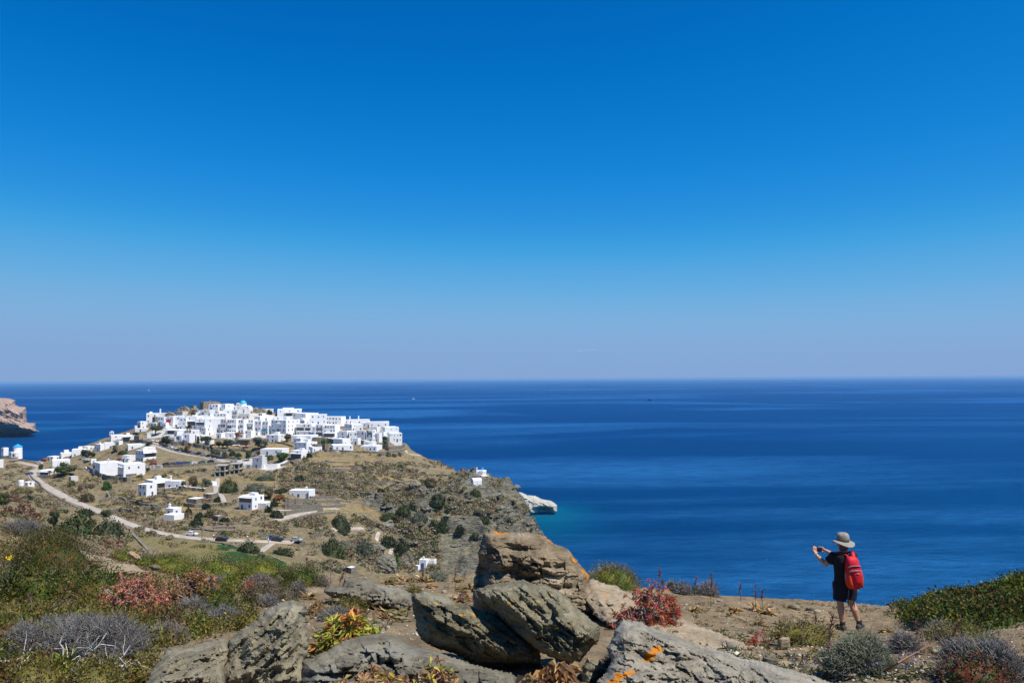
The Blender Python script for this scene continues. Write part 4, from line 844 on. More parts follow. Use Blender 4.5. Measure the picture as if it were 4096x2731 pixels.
def palm(sx, sb, top, wpx, label, group=None):
    p, s = anchor(sx, sb); g = np.random.default_rng(int(sx)); H = (sb - top) * s; r = wpx * s / 2
    o = empty('palm_tree', p); tag(o, label, 'palm tree', group); zc = H - r * .55
    MB().tube([(0, 0, -.5), (.05, 0, zc * .5), (0, 0, max(zc, .3))], [.34, .26, .3], 8).build('trunk', plain('palm_bark', (.16, .11, .075), .95, .3, 5), o)
    V = []; F = []; C_ = []
    for i in range(34):
        a = g.uniform(0, 2 * math.pi); e = g.uniform(-.5, 1.25); L = r * g.uniform(.85, 1.15); d = np.array([math.cos(a), math.sin(a), 0.]); sd_ = np.array([-d[1], d[0], 0])
        tt = np.linspace(0, 1, 6)[:, None]; spine = np.array([0, 0, zc]) + d * L * tt * math.cos(e * .7) + np.array([0, 0, 1.]) * (L * (tt * math.sin(e) - .55 * tt ** 2))
        wd = r * .16 * np.sin(np.pi * np.clip(tt * .9 + .1, 0, 1)); b = len(V)
        for k in range(6): V += [spine[k] - sd_ * wd[k] - [0, 0, wd[k][0] * .5], spine[k], spine[k] + sd_ * wd[k] - [0, 0, wd[k][0] * .5]]
        for k in range(5): F += [(b + 3 * k, b + 3 * k + 1, b + 3 * k + 4, b + 3 * k + 3), (b + 3 * k + 1, b + 3 * k + 2, b + 3 * k + 5, b + 3 * k + 4)]
        c = jitter_col([(.07, .085, .03), (.10, .095, .04), (.16, .12, .06)], 1, g, .2)[0]; C_ += [c] * 18
    obj_from('crown', mesh_np('crown', np.array(V), [np.array(F)], LEAF, False, colors=np.array(C_)), o); return o
# ---- trees of town, hamlet and slope
for a in [
 (620, 1741, 1700, 1730, 62, 'pine', 'spreading pine with a bare leaning trunk left of the red canopy house', .05, 'pine_tree', 'flat'),
 (667, 1774, 1735, 1772, 52, 'dark', 'dense dark green tree leaning down to the parked cars on the upper road', .0, 'tree', 'round'),
 (818, 1783, 1744, 1768, 52, 'pine', 'flat-topped leaning pine over the blue-shaded small house', .12, 'pine_tree', 'flat'),
 (792, 1774, 1744, 1772, 17, 'dark', 'slim dark cypress left of the flat-topped leaning pine', 0, 'cypress_tree', 'tall'),
 (880, 1788, 1763, 1786, 40, 'dark', 'dark tamarisk behind the left end of the thatched parasols', 0, 'tamarisk_tree', 'round'),
 (916, 1788, 1752, 1786, 46, 'greygreen', 'tall grey-green tamarisk behind the middle of the thatched parasols', 0, 'tamarisk_tree', 'round'),
 (849, 1794, 1773, 1792, 26, 'green', 'low green tamarisk at the left end of the thatched parasols', 0, 'tamarisk_tree', 'round'),
 (750, 1808, 1779, 1806, 27, 'orange', 'rust orange bush tree standing between two dark parked cars', 0, 'tree', 'round'),
 (1046, 1796, 1743, 1790, 84, 'greygreen', 'biggest round tamarisk, in the middle of the slope under the town', 0, 'tamarisk_tree', 'round'),
 (957, 1752, 1726, 1748, 40, 'orange', 'rust-leaved tree in front of the middle row of arcaded fronts', 0, 'tree', 'round'),
 (1147, 1766, 1736, 1758, 34, 'brown', 'brownish tree with dark red blossom right of the big corner mansion', 0, 'tree', 'round'),
 (1128, 1846, 1806, 1842, 56, 'bright', 'bright green fig tree in front of the long parapet house', 0, 'fig_tree', 'round'),
 (1078, 1862, 1820, 1848, 50, 'pine', 'dark olive pine leaning over the wall of the grey chapel-like house', -.1, 'pine_tree', 'flat'),
 (993, 1842, 1800, 1836, 32, 'green', 'green tree shading the silver car at the end of the car park', 0, 'tree', 'round'),
 (1033, 1824, 1796, 1822, 24, 'pink', 'reddish bush tree left of the long parapet house', 0, 'tree', 'round'),
 (1538, 1768, 1743, 1764, 32, 'green', 'upper green tree against the grey wall at the right end of the town', 0, 'tree', 'round'),
 (1538, 1794, 1757, 1790, 34, 'greygreen', 'leafy pale tree just below the upper one at the right end of the town', 0, 'tree', 'round'),
 (260, 1900, 1849, 1896, 92, 'green', 'big spreading green tamarisk beside the tall blank-walled hamlet house', 0, 'tamarisk_tree', 'round'),
 (342, 1834, 1796, 1831, 48, 'dark', 'large dark tamarisk at the side of the steep hamlet lane', 0, 'tamarisk_tree', 'round'),
 (374, 1828, 1803, 1826, 18, 'dark', 'small dark tree across the lane from the large dark tamarisk', 0, 'tree', 'round'),
 (164, 1876, 1855, 1874, 26, 'green', 'green tree at the road bend in front of the tall blank-walled hamlet house', 0, 'tree', 'round'),
 (543, 1746, 1726, 1745, 30, 'dark', 'dark bush tree on the slope above the ochre stone ruin', 0, 'tree', 'round'),
 (770, 1952, 1905, 1948, 50, 'brown', 'dark brown-green olive tree right of the boxy-chimney farmhouse', 0, 'olive_tree', 'round'),
 (826, 1944, 1905, 1942, 38, 'greygreen', 'grey-green olive tree left of the white-roofed shed', 0, 'olive_tree', 'round'),
 (733, 1952, 1918, 1950, 24, 'brown', 'thin brownish olive tree touching the farmhouse corner', 0, 'olive_tree', 'round'),
 (1076, 1996, 1949, 1990, 46, 'brown', 'dark round tree between the balcony house and the olive-shuttered cottage', 0, 'tree', 'round'),
 (1124, 1992, 1955, 1976, 66, 'pine', 'low flat green pine left of the olive-shuttered cottage', 0, 'pine_tree', 'flat'),
 (1118, 2014, 1976, 2008, 46, 'orange', 'rusty dying pine under the low flat green pine', 0, 'pine_tree', 'flat'),
 (12, 2034, 1955, 2026, 44, 'green', 'dark green tree cut by the left picture edge above the near slope', 0, 'tree', 'round'),
 (212, 2112, 2038, 2104, 48, 'dark', 'dark upright tree at the left end of the big thicket by the road', 0, 'tree', 'round'),
 (426, 2068, 2032, 2064, 48, 'green', 'round green tree where the road passes behind the big thicket', 0, 'tree', 'round'),
 (1588, 2266, 2210, 2264, 24, 'bright', 'slim bright green cypress beside the big boulder of the ravine', 0, 'cypress_tree', 'tall')]: tree(a[0], a[1], a[2], a[3], a[4], a[5], a[6], lean=a[7], name=a[8], kind=a[9])
for i, x in enumerate((541, 556, 572, 590)): tree(x, 1888 - i % 2, 1862 + 2 * i, 1882, 20, 'dark', ('first', 'second', 'third', 'last')[i] + ' from the left of four clipped trees beside the walled villas', name='clipped_tree', group='clipped trees by the walled villas', clumps=6)
palm(748, 1737, 1700, 26, 'left one of two tall palms standing together in the upper left of town'); palm(760, 1738, 1696, 30, 'right one of two tall palms standing together in the upper left of town')
palm(704, 1711, 1697, 16, 'small palm in a terrace garden left of the two tall palms'); palm(457, 1808, 1778, 34, 'low broad palm in the hamlet below the chapel'); palm(199, 1905, 1879, 24, 'palm in front of the awning terrace at the lower road bend')
# ---- green bushes one can tell apart
for a in [
 (1358, 2113, 104, 70, 'dark', 'largest dark green bush, right of the dead-end track on the slope'), (1325, 2222, 130, 82, 'green', 'wide green bush above the boulders right of the last parked car'),
 (1556, 2072, 72, 28, 'green', 'flat green bush under the big flat rock face'), (1600, 2082, 52, 26, 'brown', 'yellow-brown bush right of the flat green one under the rock face'),
 (1612, 2050, 64, 34, 'green', 'rounded green bush on the slope over the flat rock face'), (1646, 2032, 40, 24, 'dark', 'small dark bush touching the rounded green one on its right'),
 (1680, 2085, 80, 44, 'greygreen', 'grey-green bush spilling over the dark rock ledge'), (1768, 2117, 62, 46, 'green', 'bright-topped bush over the pale green rock slab'),
 (1748, 2010, 68, 42, 'dark', 'lone dark round bush on bare ground below the chapels'), (1717, 1938, 62, 32, 'brown', 'dry brown bush halfway between the path end and the white chapels'),
 (1198, 1922, 52, 26, 'dark', 'dark green bush below the stepped wall of the pergola house'), (1525, 1970, 32, 20, 'dark', 'small dark bush alone among pale cushions in mid slope'),
 (1552, 2180, 68, 46, 'dark', 'dark bush beside the zigzag steps of the ravine'), (1612, 2212, 76, 62, 'dark', 'tall dark bush between the zigzag steps and the pale slab'),
 (1456, 2206, 74, 46, 'greygreen', 'dull grey bush left of the zigzag steps'), (1128, 2219, 92, 36, 'dark', 'dark bush below the silver car at the road end'),
 (1935, 2087, 54, 30, 'green', 'green bush in the cliff gully right of the pale slab'), (1842, 2129, 44, 32, 'dark', 'dark bush on the cliff straight above the tall brown rock'),
 (1898, 1981, 58, 28, 'green', 'green bush right under the plain vaulted chapel'), (1900, 2147, 40, 17, 'green', 'small green bush behind the crest of the tall brown rock'),
 (1791, 2048, 34, 18, 'green', 'small bush with a rusty tuft on the cliff slope'), (1739, 2043, 32, 13, 'green', 'tiny flat bush left of the rusty-tuft one'),
 (915, 1968, 86, 64, 'green', 'large green thicket right of the stepped pale path'), (1062, 1921, 92, 22, 'green', 'long low green bush at the foot of the white retaining wall'),
 (1025, 1960, 98, 30, 'greygreen', 'long grey-green bush above the balcony house'), (1028, 1988, 40, 34, 'greygreen', 'greyish bush just left of the dark round tree'),
 (1096, 2025, 36, 24, 'dark', 'dark bush in the shade under the rusty pine'), (1073, 2049, 34, 26, 'dark', 'dark bush at the right end of the white terrace wing'),
 (1106, 2070, 56, 36, 'dark', 'dark round bush at the start of the pale driveway'), (871, 2007, 26, 24, 'dark', 'small dark bush beside the lower stretch of the stepped path'),
 (825, 2037, 34, 27, 'dark', 'dark bush next to the white-roofed fieldstone hut'), (755, 2055, 26, 27, 'brown', 'brown bush above the white steps of the hermitage'),
 (797, 2073, 36, 27, 'dark', 'dark bush below the rough path to the hermitage'), (837, 2070, 46, 30, 'brown', 'olive brown bush left of the open fieldstone hut'),
 (785, 2105, 54, 36, 'dark', 'dark green bush above the roadside lamp near the white car'), (898, 2093, 42, 26, 'dark', 'dark bush right of the open fieldstone hut'),
 (888, 2061, 46, 21, 'cushion', 'dry brown bush above the slab roof of the open hut'), (990, 2206, 102, 44, 'dark', 'long dark bush between the road and the drystone field wall'),
 (340, 2056, 68, 28, 'dark', 'dark bush on the road side of the big thicket'), (300, 2140, 172, 92, 'green', 'huge left half of the green thicket below the road'), (432, 2150, 152, 86, 'dark', 'huge right half of the green thicket below the road'),
 (348, 2008, 62, 40, 'brown', 'brown-green bush above the road opposite the stone pens'), (428, 1957, 42, 34, 'bright', 'bright green bush under the wall of the villas'),
 (287, 1945, 28, 24, 'yellow', 'yellow-green bush below the grey hut at the left'), (321, 1960, 20, 24, 'rust', 'reddish bush right of the yellow-green one at the left'),
 (557, 2016, 42, 19, 'dark', 'dark flat bush on the terraces below the small roof-shelter house'), (85, 1972, 100, 26, 'brown', 'long dull bush below the round cistern'),
 (54, 2002, 64, 34, 'rust', 'rusty red bush beside the dark tree at the left edge'), (110, 1998, 56, 22, 'dark', 'dark olive bush right of the rusty red one at the left'),
 (98, 2068, 96, 60, 'rust', 'broad rust-brown bush mass on the left slope'), (138, 2070, 44, 26, 'orange', 'small orange-brown bush at the right foot of the broad rust-brown mass'), (30, 2062, 60, 40, 'rust', 'pinkish brown bush at the left edge under the dark tree'),
 (724, 1800, 18, 11, 'bright', 'little bright green bush beside the black parked car'), (852, 1818, 22, 16, 'bright', 'bright green hedge bush under the left end of the parasol terrace'), (872, 1820, 20, 18, 'greygreen', 'second hedge bush under the parasol terrace'),
 (900, 1832, 26, 27, 'greygreen', 'tall pale hedge bush above the blue parked car'), (930, 1822, 26, 22, 'green', 'green hedge bush below the small white parasol'), (954, 1826, 30, 18, 'bright', 'bright hedge bush right of the green one under the parasol terrace'),
 (983, 1792, 22, 17, 'magenta', 'magenta bougainvillea beside the thatched parasols'), (681, 1774, 9, 12, 'pink', 'pale pink oleander left of the grey porch house'), (735, 1776, 12, 18, 'pink', 'pink flowering bush beside the blue balcony house'), (819, 1740, 16, 13, 'magenta', 'red flowering bush on the low white terrace right of the palms'),
 (1236, 1829, 26, 21, 'dark', 'dark bush in front of the bright blue door house'), (1220, 1842, 30, 18, 'yellow', 'yellow-green bush below the pergola house steps'), (1230, 1770, 22, 12, 'dark', 'dark bush in the walled garden left corner'),
 (1265, 1777, 44, 17, 'yellow', 'yellow-green bush in the walled garden'), (1302, 1774, 40, 20, 'bright', 'bright green bush on the right of the walled garden'),
 (1587, 1780, 36, 17, 'green', 'green garden bush under the last house of the town'), (1599, 1784, 18, 13, 'yellow', 'yellowish bush at the rim of the last garden'), (1547, 1801, 15, 19, 'pink', 'pinkish bush under the two leafy trees'),
 (1550, 1824, 24, 18, 'olive', 'round olive bush against the lower path wall'), (1594, 1822, 22, 15, 'rust', 'round rusty bush at the right end of the lower path wall'), (1574, 1825, 24, 13, 'olive', 'olive bush between the two round ones at the path wall'), (1519, 1823, 14, 13, 'olive', 'small olive bush at the left end of the lower path wall'),
 (605, 1848, 50, 14, 'rust', 'dark red creeper bush above the yellow and red cars'), (492, 1811, 48, 12, 'green', 'flower hedge in front of the vine pergola house'), (592, 1782, 18, 12, 'green', 'green bush on the wall below the upper road'),
 (1000, 1655, 20, 12, 'olive', 'olive bush at the left foot of the rubble mound'), (1078, 1657, 22, 18, 'dark', 'dark leafy bush at the right foot of the rubble mound'), (772, 1664, 16, 18, 'brown', 'brownish bush growing on the rubble under the mansion'),
 (1508, 1712, 16, 12, 'brown', 'small brown garden bush behind the roofs of the right end')]: bush(*a)
# ---- drystone walls
def wall_line(pts, h, label, mat='d', t=.7, name='drystone_wall', cat='wall', group='drystone walls of the terraced slope', cap=None, lift=0.):
    q = smooth_line(pts, 7); w_ = np.array([far_hit(x, y) for x, y in q]); s = w_[:, 1] / FPX
    tn = np.gradient(w_[:, :2], axis=0); tn /= np.linalg.norm(tn, axis=1)[:, None] + 1e-9; nr = np.stack([-tn[:, 1], tn[:, 0]], -1)
    b = MB(); H = (np.interp(np.linspace(0, 1, len(q)), np.linspace(0, 1, len(h)), h) if hasattr(h, '__len__') else np.full(len(q), h)) * s; base = w_[0]
    H = H * (1 + .12 * vnoise(xyz(np.arange(len(q)) * .9, 0 * H), int(pts[0][0])))
    rings = []
    for i in range(len(q)):
        a = w_[i, :2] - nr[i] * t / 2 - base[:2]; c = w_[i, :2] + nr[i] * t / 2 - base[:2]; z = w_[i, 2] - base[2] + lift
        rings.append([(*a, z - 1.2), (*c, z - 1.2), (*c, z + H[i]), (*a, z + H[i])])
    b.loft(rings); o = b.build(name, WALL[mat], None, base); tag(o, label, cat, group)
    if cap:
        b = MB(); b.loft([[(r[3][0], r[3][1], r[3][2] + .02), (r[2][0], r[2][1], r[2][2] + .02), (r[2][0], r[2][1], r[2][2] + .2), (r[3][0], r[3][1], r[3][2] + .2)] for r in rings]); b.build('coping', WALL[cap], o)
    return o
G_ = None
for a in [
 ([(1300, 1806), (1360, 1806), (1430, 1810), (1500, 1813), (1545, 1812), (1600, 1806), (1622, 1800)], 7, 'long grey retaining wall along the foot of the right half of town'),
 ([(1510, 1822), (1540, 1823), (1580, 1822), (1612, 1818)], 9, 'lower drystone wall under the path at the right end of town'),
 ([(1556, 1797), (1580, 1797), (1606, 1793), (1618, 1783)], 12, 'curved stone garden wall under the last house of the town'),
 ([(1248, 1764), (1290, 1764), (1336, 1770)], 14, 'upper stone wall of the walled garden'), ([(1250, 1800), (1280, 1800), (1310, 1798)], 24, 'high rough wall of tan stones under the walled garden'),
 ([(1140, 1752), (1160, 1755), (1182, 1760)], 18, 'tan stone wall behind the brownish tree with red blossom'), ([(1085, 1775), (1110, 1772), (1150, 1780), (1172, 1788)], 6, 'low stone wall on the grassy terrace right of the biggest tamarisk'),
 ([(600, 1771), (640, 1785), (690, 1802), (760, 1817), (830, 1830), (868, 1840)], 3, 'dark kerb wall along the lower edge of the upper road'),
 ([(440, 1862), (520, 1868), (620, 1869), (720, 1867), (800, 1862), (880, 1858), (960, 1857)], 9, 'long dark retaining wall under the lower row of parked cars'),
 ([(686, 1779), (730, 1781), (790, 1790), (830, 1798), (838, 1802)], 14, 'stone wall above the upper road behind the dark parked cars'), ([(836, 1806), (880, 1808), (960, 1806), (985, 1808)], 12, 'dark stone wall of the parasol terrace'),
 ([(845, 1822), (880, 1830), (920, 1834), (965, 1838)], 7, 'rough wall between the hedge and the car park'), ([(520, 1772), (560, 1770), (584, 1774), (610, 1780)], 12, 'high stone wall below the ochre stone ruin'),
 ([(785, 1912), (830, 1890), (870, 1872)], 4, 'low wall left of the concrete frames'), ([(660, 1965), (720, 1958), (770, 1962), (820, 1966)], 12, 'curved wall of the farmhouse terrace with a white coping'),
 ([(600, 1990), (640, 1988), (700, 1996)], 8, 'drystone wall just right of the roof-shelter house'), ([(450, 2010), (480, 1996), (505, 2006)], 10, 'drystone wall left of the dark flat bush'),
 ([(500, 2010), (530, 2012), (580, 2024), (640, 2030), (700, 2030)], 11, 'terrace wall above the hermitage'), ([(555, 2044), (600, 2042), (645, 2044)], 16, 'terrace wall straight left of the hermitage'),
 ([(440, 2052), (480, 2046), (530, 2052)], 14, 'terrace wall above the road at the pole'), ([(555, 2100), (600, 2090), (650, 2080)], 6, 'wall slanting down from the hermitage forecourt to the road'),
 ([(430, 1980), (436, 2000), (398, 2012)], 12, 'ruined double wall running downhill left of the fields'), ([(735, 2024), (780, 2030), (845, 2030)], 14, 'terrace wall under the white-roofed fieldstone hut'),
 ([(1140, 2014), (1190, 2014), (1244, 2014)], 20, 'tall terrace wall straight under the olive-shuttered cottage'), ([(1138, 2038), (1200, 2040), (1280, 2038)], 24, 'long lower terrace wall above the driveway'),
 ([(1240, 1994), (1290, 1992), (1340, 1994)], 10, 'top garden wall right of the olive-shuttered cottage'), ([(1250, 2012), (1310, 2010), (1360, 2014)], 10, 'middle garden wall right of the olive-shuttered cottage'), ([(1285, 2034), (1330, 2030), (1380, 2026)], 11, 'bottom garden wall right of the olive-shuttered cottage'),
 ([(1140, 2062), (1200, 2050), (1290, 2044)], 14, 'retaining wall between the two branches of the driveway'), ([(1180, 2078), (1250, 2062), (1340, 2052)], 8, 'lower retaining wall of the driveway'),
 ([(835, 2092), (880, 2098), (930, 2098), (985, 2092)], 7, 'curved wall under the open fieldstone hut'), ([(1240, 2150), (1290, 2140), (1320, 2142)], 10, 'dry wall right of the silver car'),
 ([(790, 2165), (860, 2170), (920, 2180), (980, 2196), (1040, 2214), (1090, 2228), (1140, 2250)], 4, 'long tumbled drystone wall along the far edge of the field'), ([(505, 2110), (540, 2150), (580, 2190), (612, 2228)], 7, 'dark drystone wall running down to the near slope left of the field'),
 ([(350, 1880), (380, 1896), (420, 1914), (480, 1922), (520, 1926)], 16, 'stone retaining wall in front of the walled white villas'), ([(120, 1896), (130, 1915), (156, 1935), (170, 1955)], 6, 'roadside wall on the outer side of the left bend'),
 ([(180, 1962), (240, 1996), (320, 2036)], 4, 'low wall along the lower side of the left road'), ([(1180, 1860), (1160, 1850), (1140, 1862), (1120, 1866)], 10, 'tumbled wall steps beside the pergola house'), ([(1300, 1845), (1340, 1850), (1400, 1852)], 4, 'broken terrace wall high on the dry slope'),
 ([(1170, 1892), (1180, 1870), (1200, 1850), (1216, 1834)], 6, 'white-stained wall running uphill to the pergola house'), ([(1265, 1884), (1310, 1888), (1380, 1898)], 7, 'broken dark terrace wall under the dry grass'), ([(1240, 1966), (1320, 1962), (1400, 1970), (1440, 1984)], 6, 'long curved terrace wall above the garden of the olive-shuttered cottage'),
 ([(1500, 1930), (1560, 1926), (1620, 1934)], 5, 'broken terrace wall in the middle of the dry slope'), ([(1700, 1975), (1760, 1968), (1830, 1962), (1850, 1950)], 4, 'thin wall climbing to the plain vaulted chapel'), ([(1650, 1902), (1720, 1900), (1790, 1902)], 4, 'thin terrace wall left of the white chapels')]: wall_line(*a, cap=('w' if 'coping' in a[2] else None))
wall_line([(339, 1872), (360, 1886), (400, 1902), (450, 1914), (506, 1921), (512, 1914)], 6, 'white parapet wall round the terrace of the walled villas', 'w', .5, 'parapet_wall', group=None)
wall_line([(1046, 1873), (1080, 1870), (1120, 1866), (1150, 1852)], 13, 'whitewashed yard wall right of the grey chapel-like house', 'w', .5, 'yard_wall', group=None)
wall_line([(976, 1872), (990, 1870), (1006, 1873)], 14, 'grey yard wall left of the grey chapel-like house', 'g', .5, 'yard_wall', group=None)
wall_line([(558, 1873), (600, 1873), (650, 1872)], 12, 'pale concrete wall under the yellow and red cars', 'g', .5, 'concrete_wall', group=None)
wall_line([(0, 1830), (60, 1836), (110, 1846), (150, 1853)], 4, 'dark roadside wall on the sea side of the windmill road', 'd', .6, group=None)
wall_line([(1330, 1806), (1400, 1806), (1440, 1809)], 4, 'white path parapet in front of the blinding white terrace house', 'w', .5, 'parapet_wall', group=None)
# ---- rubble ruins on the crest
def rubble(x0, x1, top, base, label, mat='s', depth=None, seed=3):
    p, s = anchor((x0 + x1) / 2, base, depth); g = np.random.default_rng(seed); Wd = (x1 - x0) * s; Hh = (base - top) * s; b = MB()
    xs = np.linspace(-1, 1, 26); prof = np.clip(1 - np.abs(xs) ** 3, 0, 1) * (1 + .2 * vnoise(xyz(xs * 4, 0 * xs), seed))
    b.loft([[(x * Wd / 2, -2.5, -1.5), (x * Wd / 2, 2.5, -1.5), (x * Wd / 2, 1.4, h_ * Hh * .93), (x * Wd / 2, -.8, h_ * Hh * .93)] for x, h_ in zip(xs, prof)])
    for _ in range(60):
        x = g.uniform(-.95, .95); h_ = np.interp(x, xs, prof) * Hh; z = g.uniform(0, 1) * h_; r = g.uniform(.25, .7)
        b.ell((x * Wd / 2, -1.2 - .9 * (1 - z / (h_ + .1)) + g.uniform(-.3, .3), z), (r, r * .8, r * .7), 6, 4)
    o = b.build('rubble_mound', WALL[mat], None, p); tag(o, label, 'ruin')
rubble(994, 1074, 1629, 1663, 'broad mound of tan ruined stonework right of the big blue dome', depth=612)
rubble(698, 770, 1629, 1660, 'tan rubble ruins on the crest left of the stone mansion', depth=606, seed=5); rubble(752, 800, 1629, 1662, 'rough stone retaining bank under the left side of the mansion', depth=603, seed=8)
rubble(658, 702, 1648, 1668, 'low brown rubble right of the tall chimney on the left crest', depth=600, seed=9)
# ---- parked cars
def car_mesh_body():
    b = MB(); L, W_ = 4.0, 1.7
    prof = [(-L / 2, .28), (-L / 2 - .02, .62), (-L / 2 + .25, .82), (-.95, .92), (-.45, 1.38), (1.0, 1.42), (1.72, .95), (L / 2, .80), (L / 2 + .03, .35)]
    rings = [[(x, y * (.86 if z > 1.0 else 1), z) for x, z in prof] + [(L / 2 - .1, y, .22), (-L / 2 + .1, y, .22)] for y in (-W_ / 2, -W_ / 2 + .06, W_ / 2 - .06, W_ / 2)]
    return b.loft(rings).mesh('body', [PAINT['w']])
def car_mesh_glass():
    b = MB()
    for sgn in (-1, 1):
        y = sgn * .80; b.hexa([(-.82, y - .04, .93), (1.5, y - .04, .96), (1.5, y + .04, .96), (-.82, y + .04, .93), (-.42, y * .92 - .04, 1.32), (.98, y * .92 - .04, 1.35), (.98, y * .92 + .04, 1.35), (-.42, y * .92 + .04, 1.32)])
    b.hexa([(-.98, -.7, .94), (-.98, .7, .94), (-.9, .7, .93), (-.9, -.7, .93), (-.5, -.62, 1.37), (-.5, .62, 1.37), (-.42, .62, 1.36), (-.42, -.62, 1.36)])
    b.hexa([(1.68, -.7, .98), (1.68, .7, .98), (1.76, .7, .97), (1.76, -.7, .97), (1.05, -.62, 1.40), (1.05, .62, 1.40), (1.12, .62, 1.41), (1.12, -.62, 1.41)])
    return b.mesh('window_glass', [DARK])
def wheel_mesh(): return MB().loft([[(r_ * math.cos(2 * math.pi * k / 14), y, .31 + r_ * math.sin(2 * math.pi * k / 14)) for k in range(14)] for r_, y in ((.18, -.1), (.31, -.1), (.31, .1), (.18, .1))]).mesh('wheel', [plain('tyre', (.02, .02, .021), .8)])
BODY, GLASS, WHEEL = car_mesh_body(), car_mesh_glass(), wheel_mesh()
CARP = {}
def carpaint(n):
    c = dict(white=(.78, .78, .77), black=(.012, .012, .014), grey=(.10, .105, .11), silver=(.42, .43, .44), red=(.32, .015, .02), yellow=(.60, .42, .08), teal=(.03, .14, .16), blue=(.02, .05, .22), navy=(.015, .02, .06), sky=(.16, .28, .38))[n]
    if n not in CARP:
        m, t, b = nodes_of('car_paint_' + n); b.inputs['Roughness'].default_value = .3; b.inputs['Coat Weight'].default_value = .4
        nn = tnoise(t, coords(t), 3, 3); t.links.new(mixc(t, nn, tuple(x * .92 for x in c), c), b.inputs['Base Color']); CARP[n] = m
    return CARP[n]
def car(sx, sy, colr, label, yaw, group, van=1.0):
    h = far_hit(sx, sy); o = empty('parked_car', (h[0], h[1], h[2] + .14), yaw); tag(o, label, 'car', group)
    b = obj_from('body', BODY, o); b.material_slots[0].link = 'OBJECT'; b.material_slots[0].material = carpaint(colr); b.scale = (1, 1, van); g = obj_from('window_glass', GLASS, o); g.scale = (1, 1, van)
    for x in (-1.25, 1.25):
        for y in (-.78, .78): obj_from('wheel', WHEEL, o, (x, y, 0))
gu = 'cars parked along the upper road'
for a in [(593, 1763, 'sky', 'dull blue car, topmost of the upper road row', R(-60)), (611, 1765, 'white', 'white car second from the top end of the upper road row', R(-60)), (628, 1768, 'white', 'white car third from the top end, beside a black van', R(-60)),
 (645, 1775, 'black', 'black van parked below the two white cars at the top', R(-40), 1.25), (650, 1781, 'grey', 'grey car just below the black van on the upper road', R(-24)), (662, 1787, 'black', 'black car with a bright windscreen above the two white hatchbacks', R(-24)),
 (680, 1792, 'white', 'white hatchback, upper one of the pair in the middle of the row', R(-22)), (696, 1797, 'white', 'white hatchback, lower one of the pair in the middle of the row', R(-22)), (710, 1802, 'grey', 'dark grey car right below the pair of white hatchbacks', R(-20)),
 (737, 1808, 'black', 'black car left of the rust orange bush tree', R(-18)), (754, 1811, 'navy', 'navy car right of the rust orange bush tree', R(-17)), (774, 1814, 'silver', 'grey car with a pale roof in the lower half of the row', R(-16)), (793, 1818, 'black', 'long black pickup left of the silver car', R(-15), 1.15),
 (814, 1822, 'silver', 'silver estate car in the lower half of the upper road row', R(-15)), (834, 1826, 'black', 'black car right after the silver estate car', R(-14)), (858, 1830, 'black', 'black car second from the lower end of the row', R(-12)), (878, 1834, 'blue', 'bright blue car at the lower end of the upper road row', R(-10))]: car(a[0], a[1], a[2], a[3], a[4], gu, *(a[5:]))
gl = 'cars parked along the lower car park'
for a in [(529, 1862, 'teal', 'teal car, leftmost in the lower row under the stepped hamlet house', R(4)), (551, 1862, 'silver', 'silver car between the teal and the yellow car', R(4)), (590, 1860, 'yellow', 'yellow car in the lower row', R(4)), (613, 1859, 'red', 'dark red car next to the yellow car', R(3)),
 (664, 1859, 'black', 'black car left of the recycling bins in the lower row', R(2)), (691, 1858, 'grey', 'dark grey car touching the left side of the recycling bins', R(2)), (771, 1855, 'white', 'white car right of the grey bins in the lower row', R(3), 1.08), (808, 1852, 'teal', 'teal car half hidden behind a bush right of the white car', R(6)),
 (843, 1850, 'black', 'black four-wheel drive at the turning corner of the car park', R(8), 1.15), (936, 1848, 'silver', 'pale jeep at the far right end of the car park', R(4), 1.2), (1008, 1825, 'silver', 'silver car under the green tree by the grey chapel-like house', R(2))]: car(a[0], a[1], a[2], a[3], a[4], gl, *(a[5:]))
for a in [(476, 1842, 'red', 'red car beside the single-storey blue-doored house', R(10)), (497, 1843, 'silver', 'silver car right of the red one by the blue-doored house', R(10)), (339, 1840, 'silver', 'silver car, upper one on the steep hamlet lane', R(75)), (345, 1850, 'black', 'black car, lower one on the steep hamlet lane', R(80)),
 (117, 1898, 'blue', 'small blue car pulled off at the left road bend', R(10)), (174, 1844, 'red', 'red car on the sea road at the foot of the hamlet', R(-10)), (158, 1855, 'white', 'white car below the red one on the sea road', R(-15))]: car(a[0], a[1], a[2], a[3], a[4], 'cars in the west hamlet')
for a in [(767, 2142, 'white', 'white hatchback on the verge of the lower valley road', R(170)), (887, 2163, 'black', 'black car beside the long wall of the lower valley road', R(176)), (1110, 2165, 'black', 'black four-wheel drive with a pale front at the end of the valley road', R(175), 1.2), (1184, 2166, 'silver', 'silver car at the very end of the valley road', R(170))]: car(a[0], a[1], a[2], a[3], a[4], 'cars on the lower valley road', *(a[5:]))
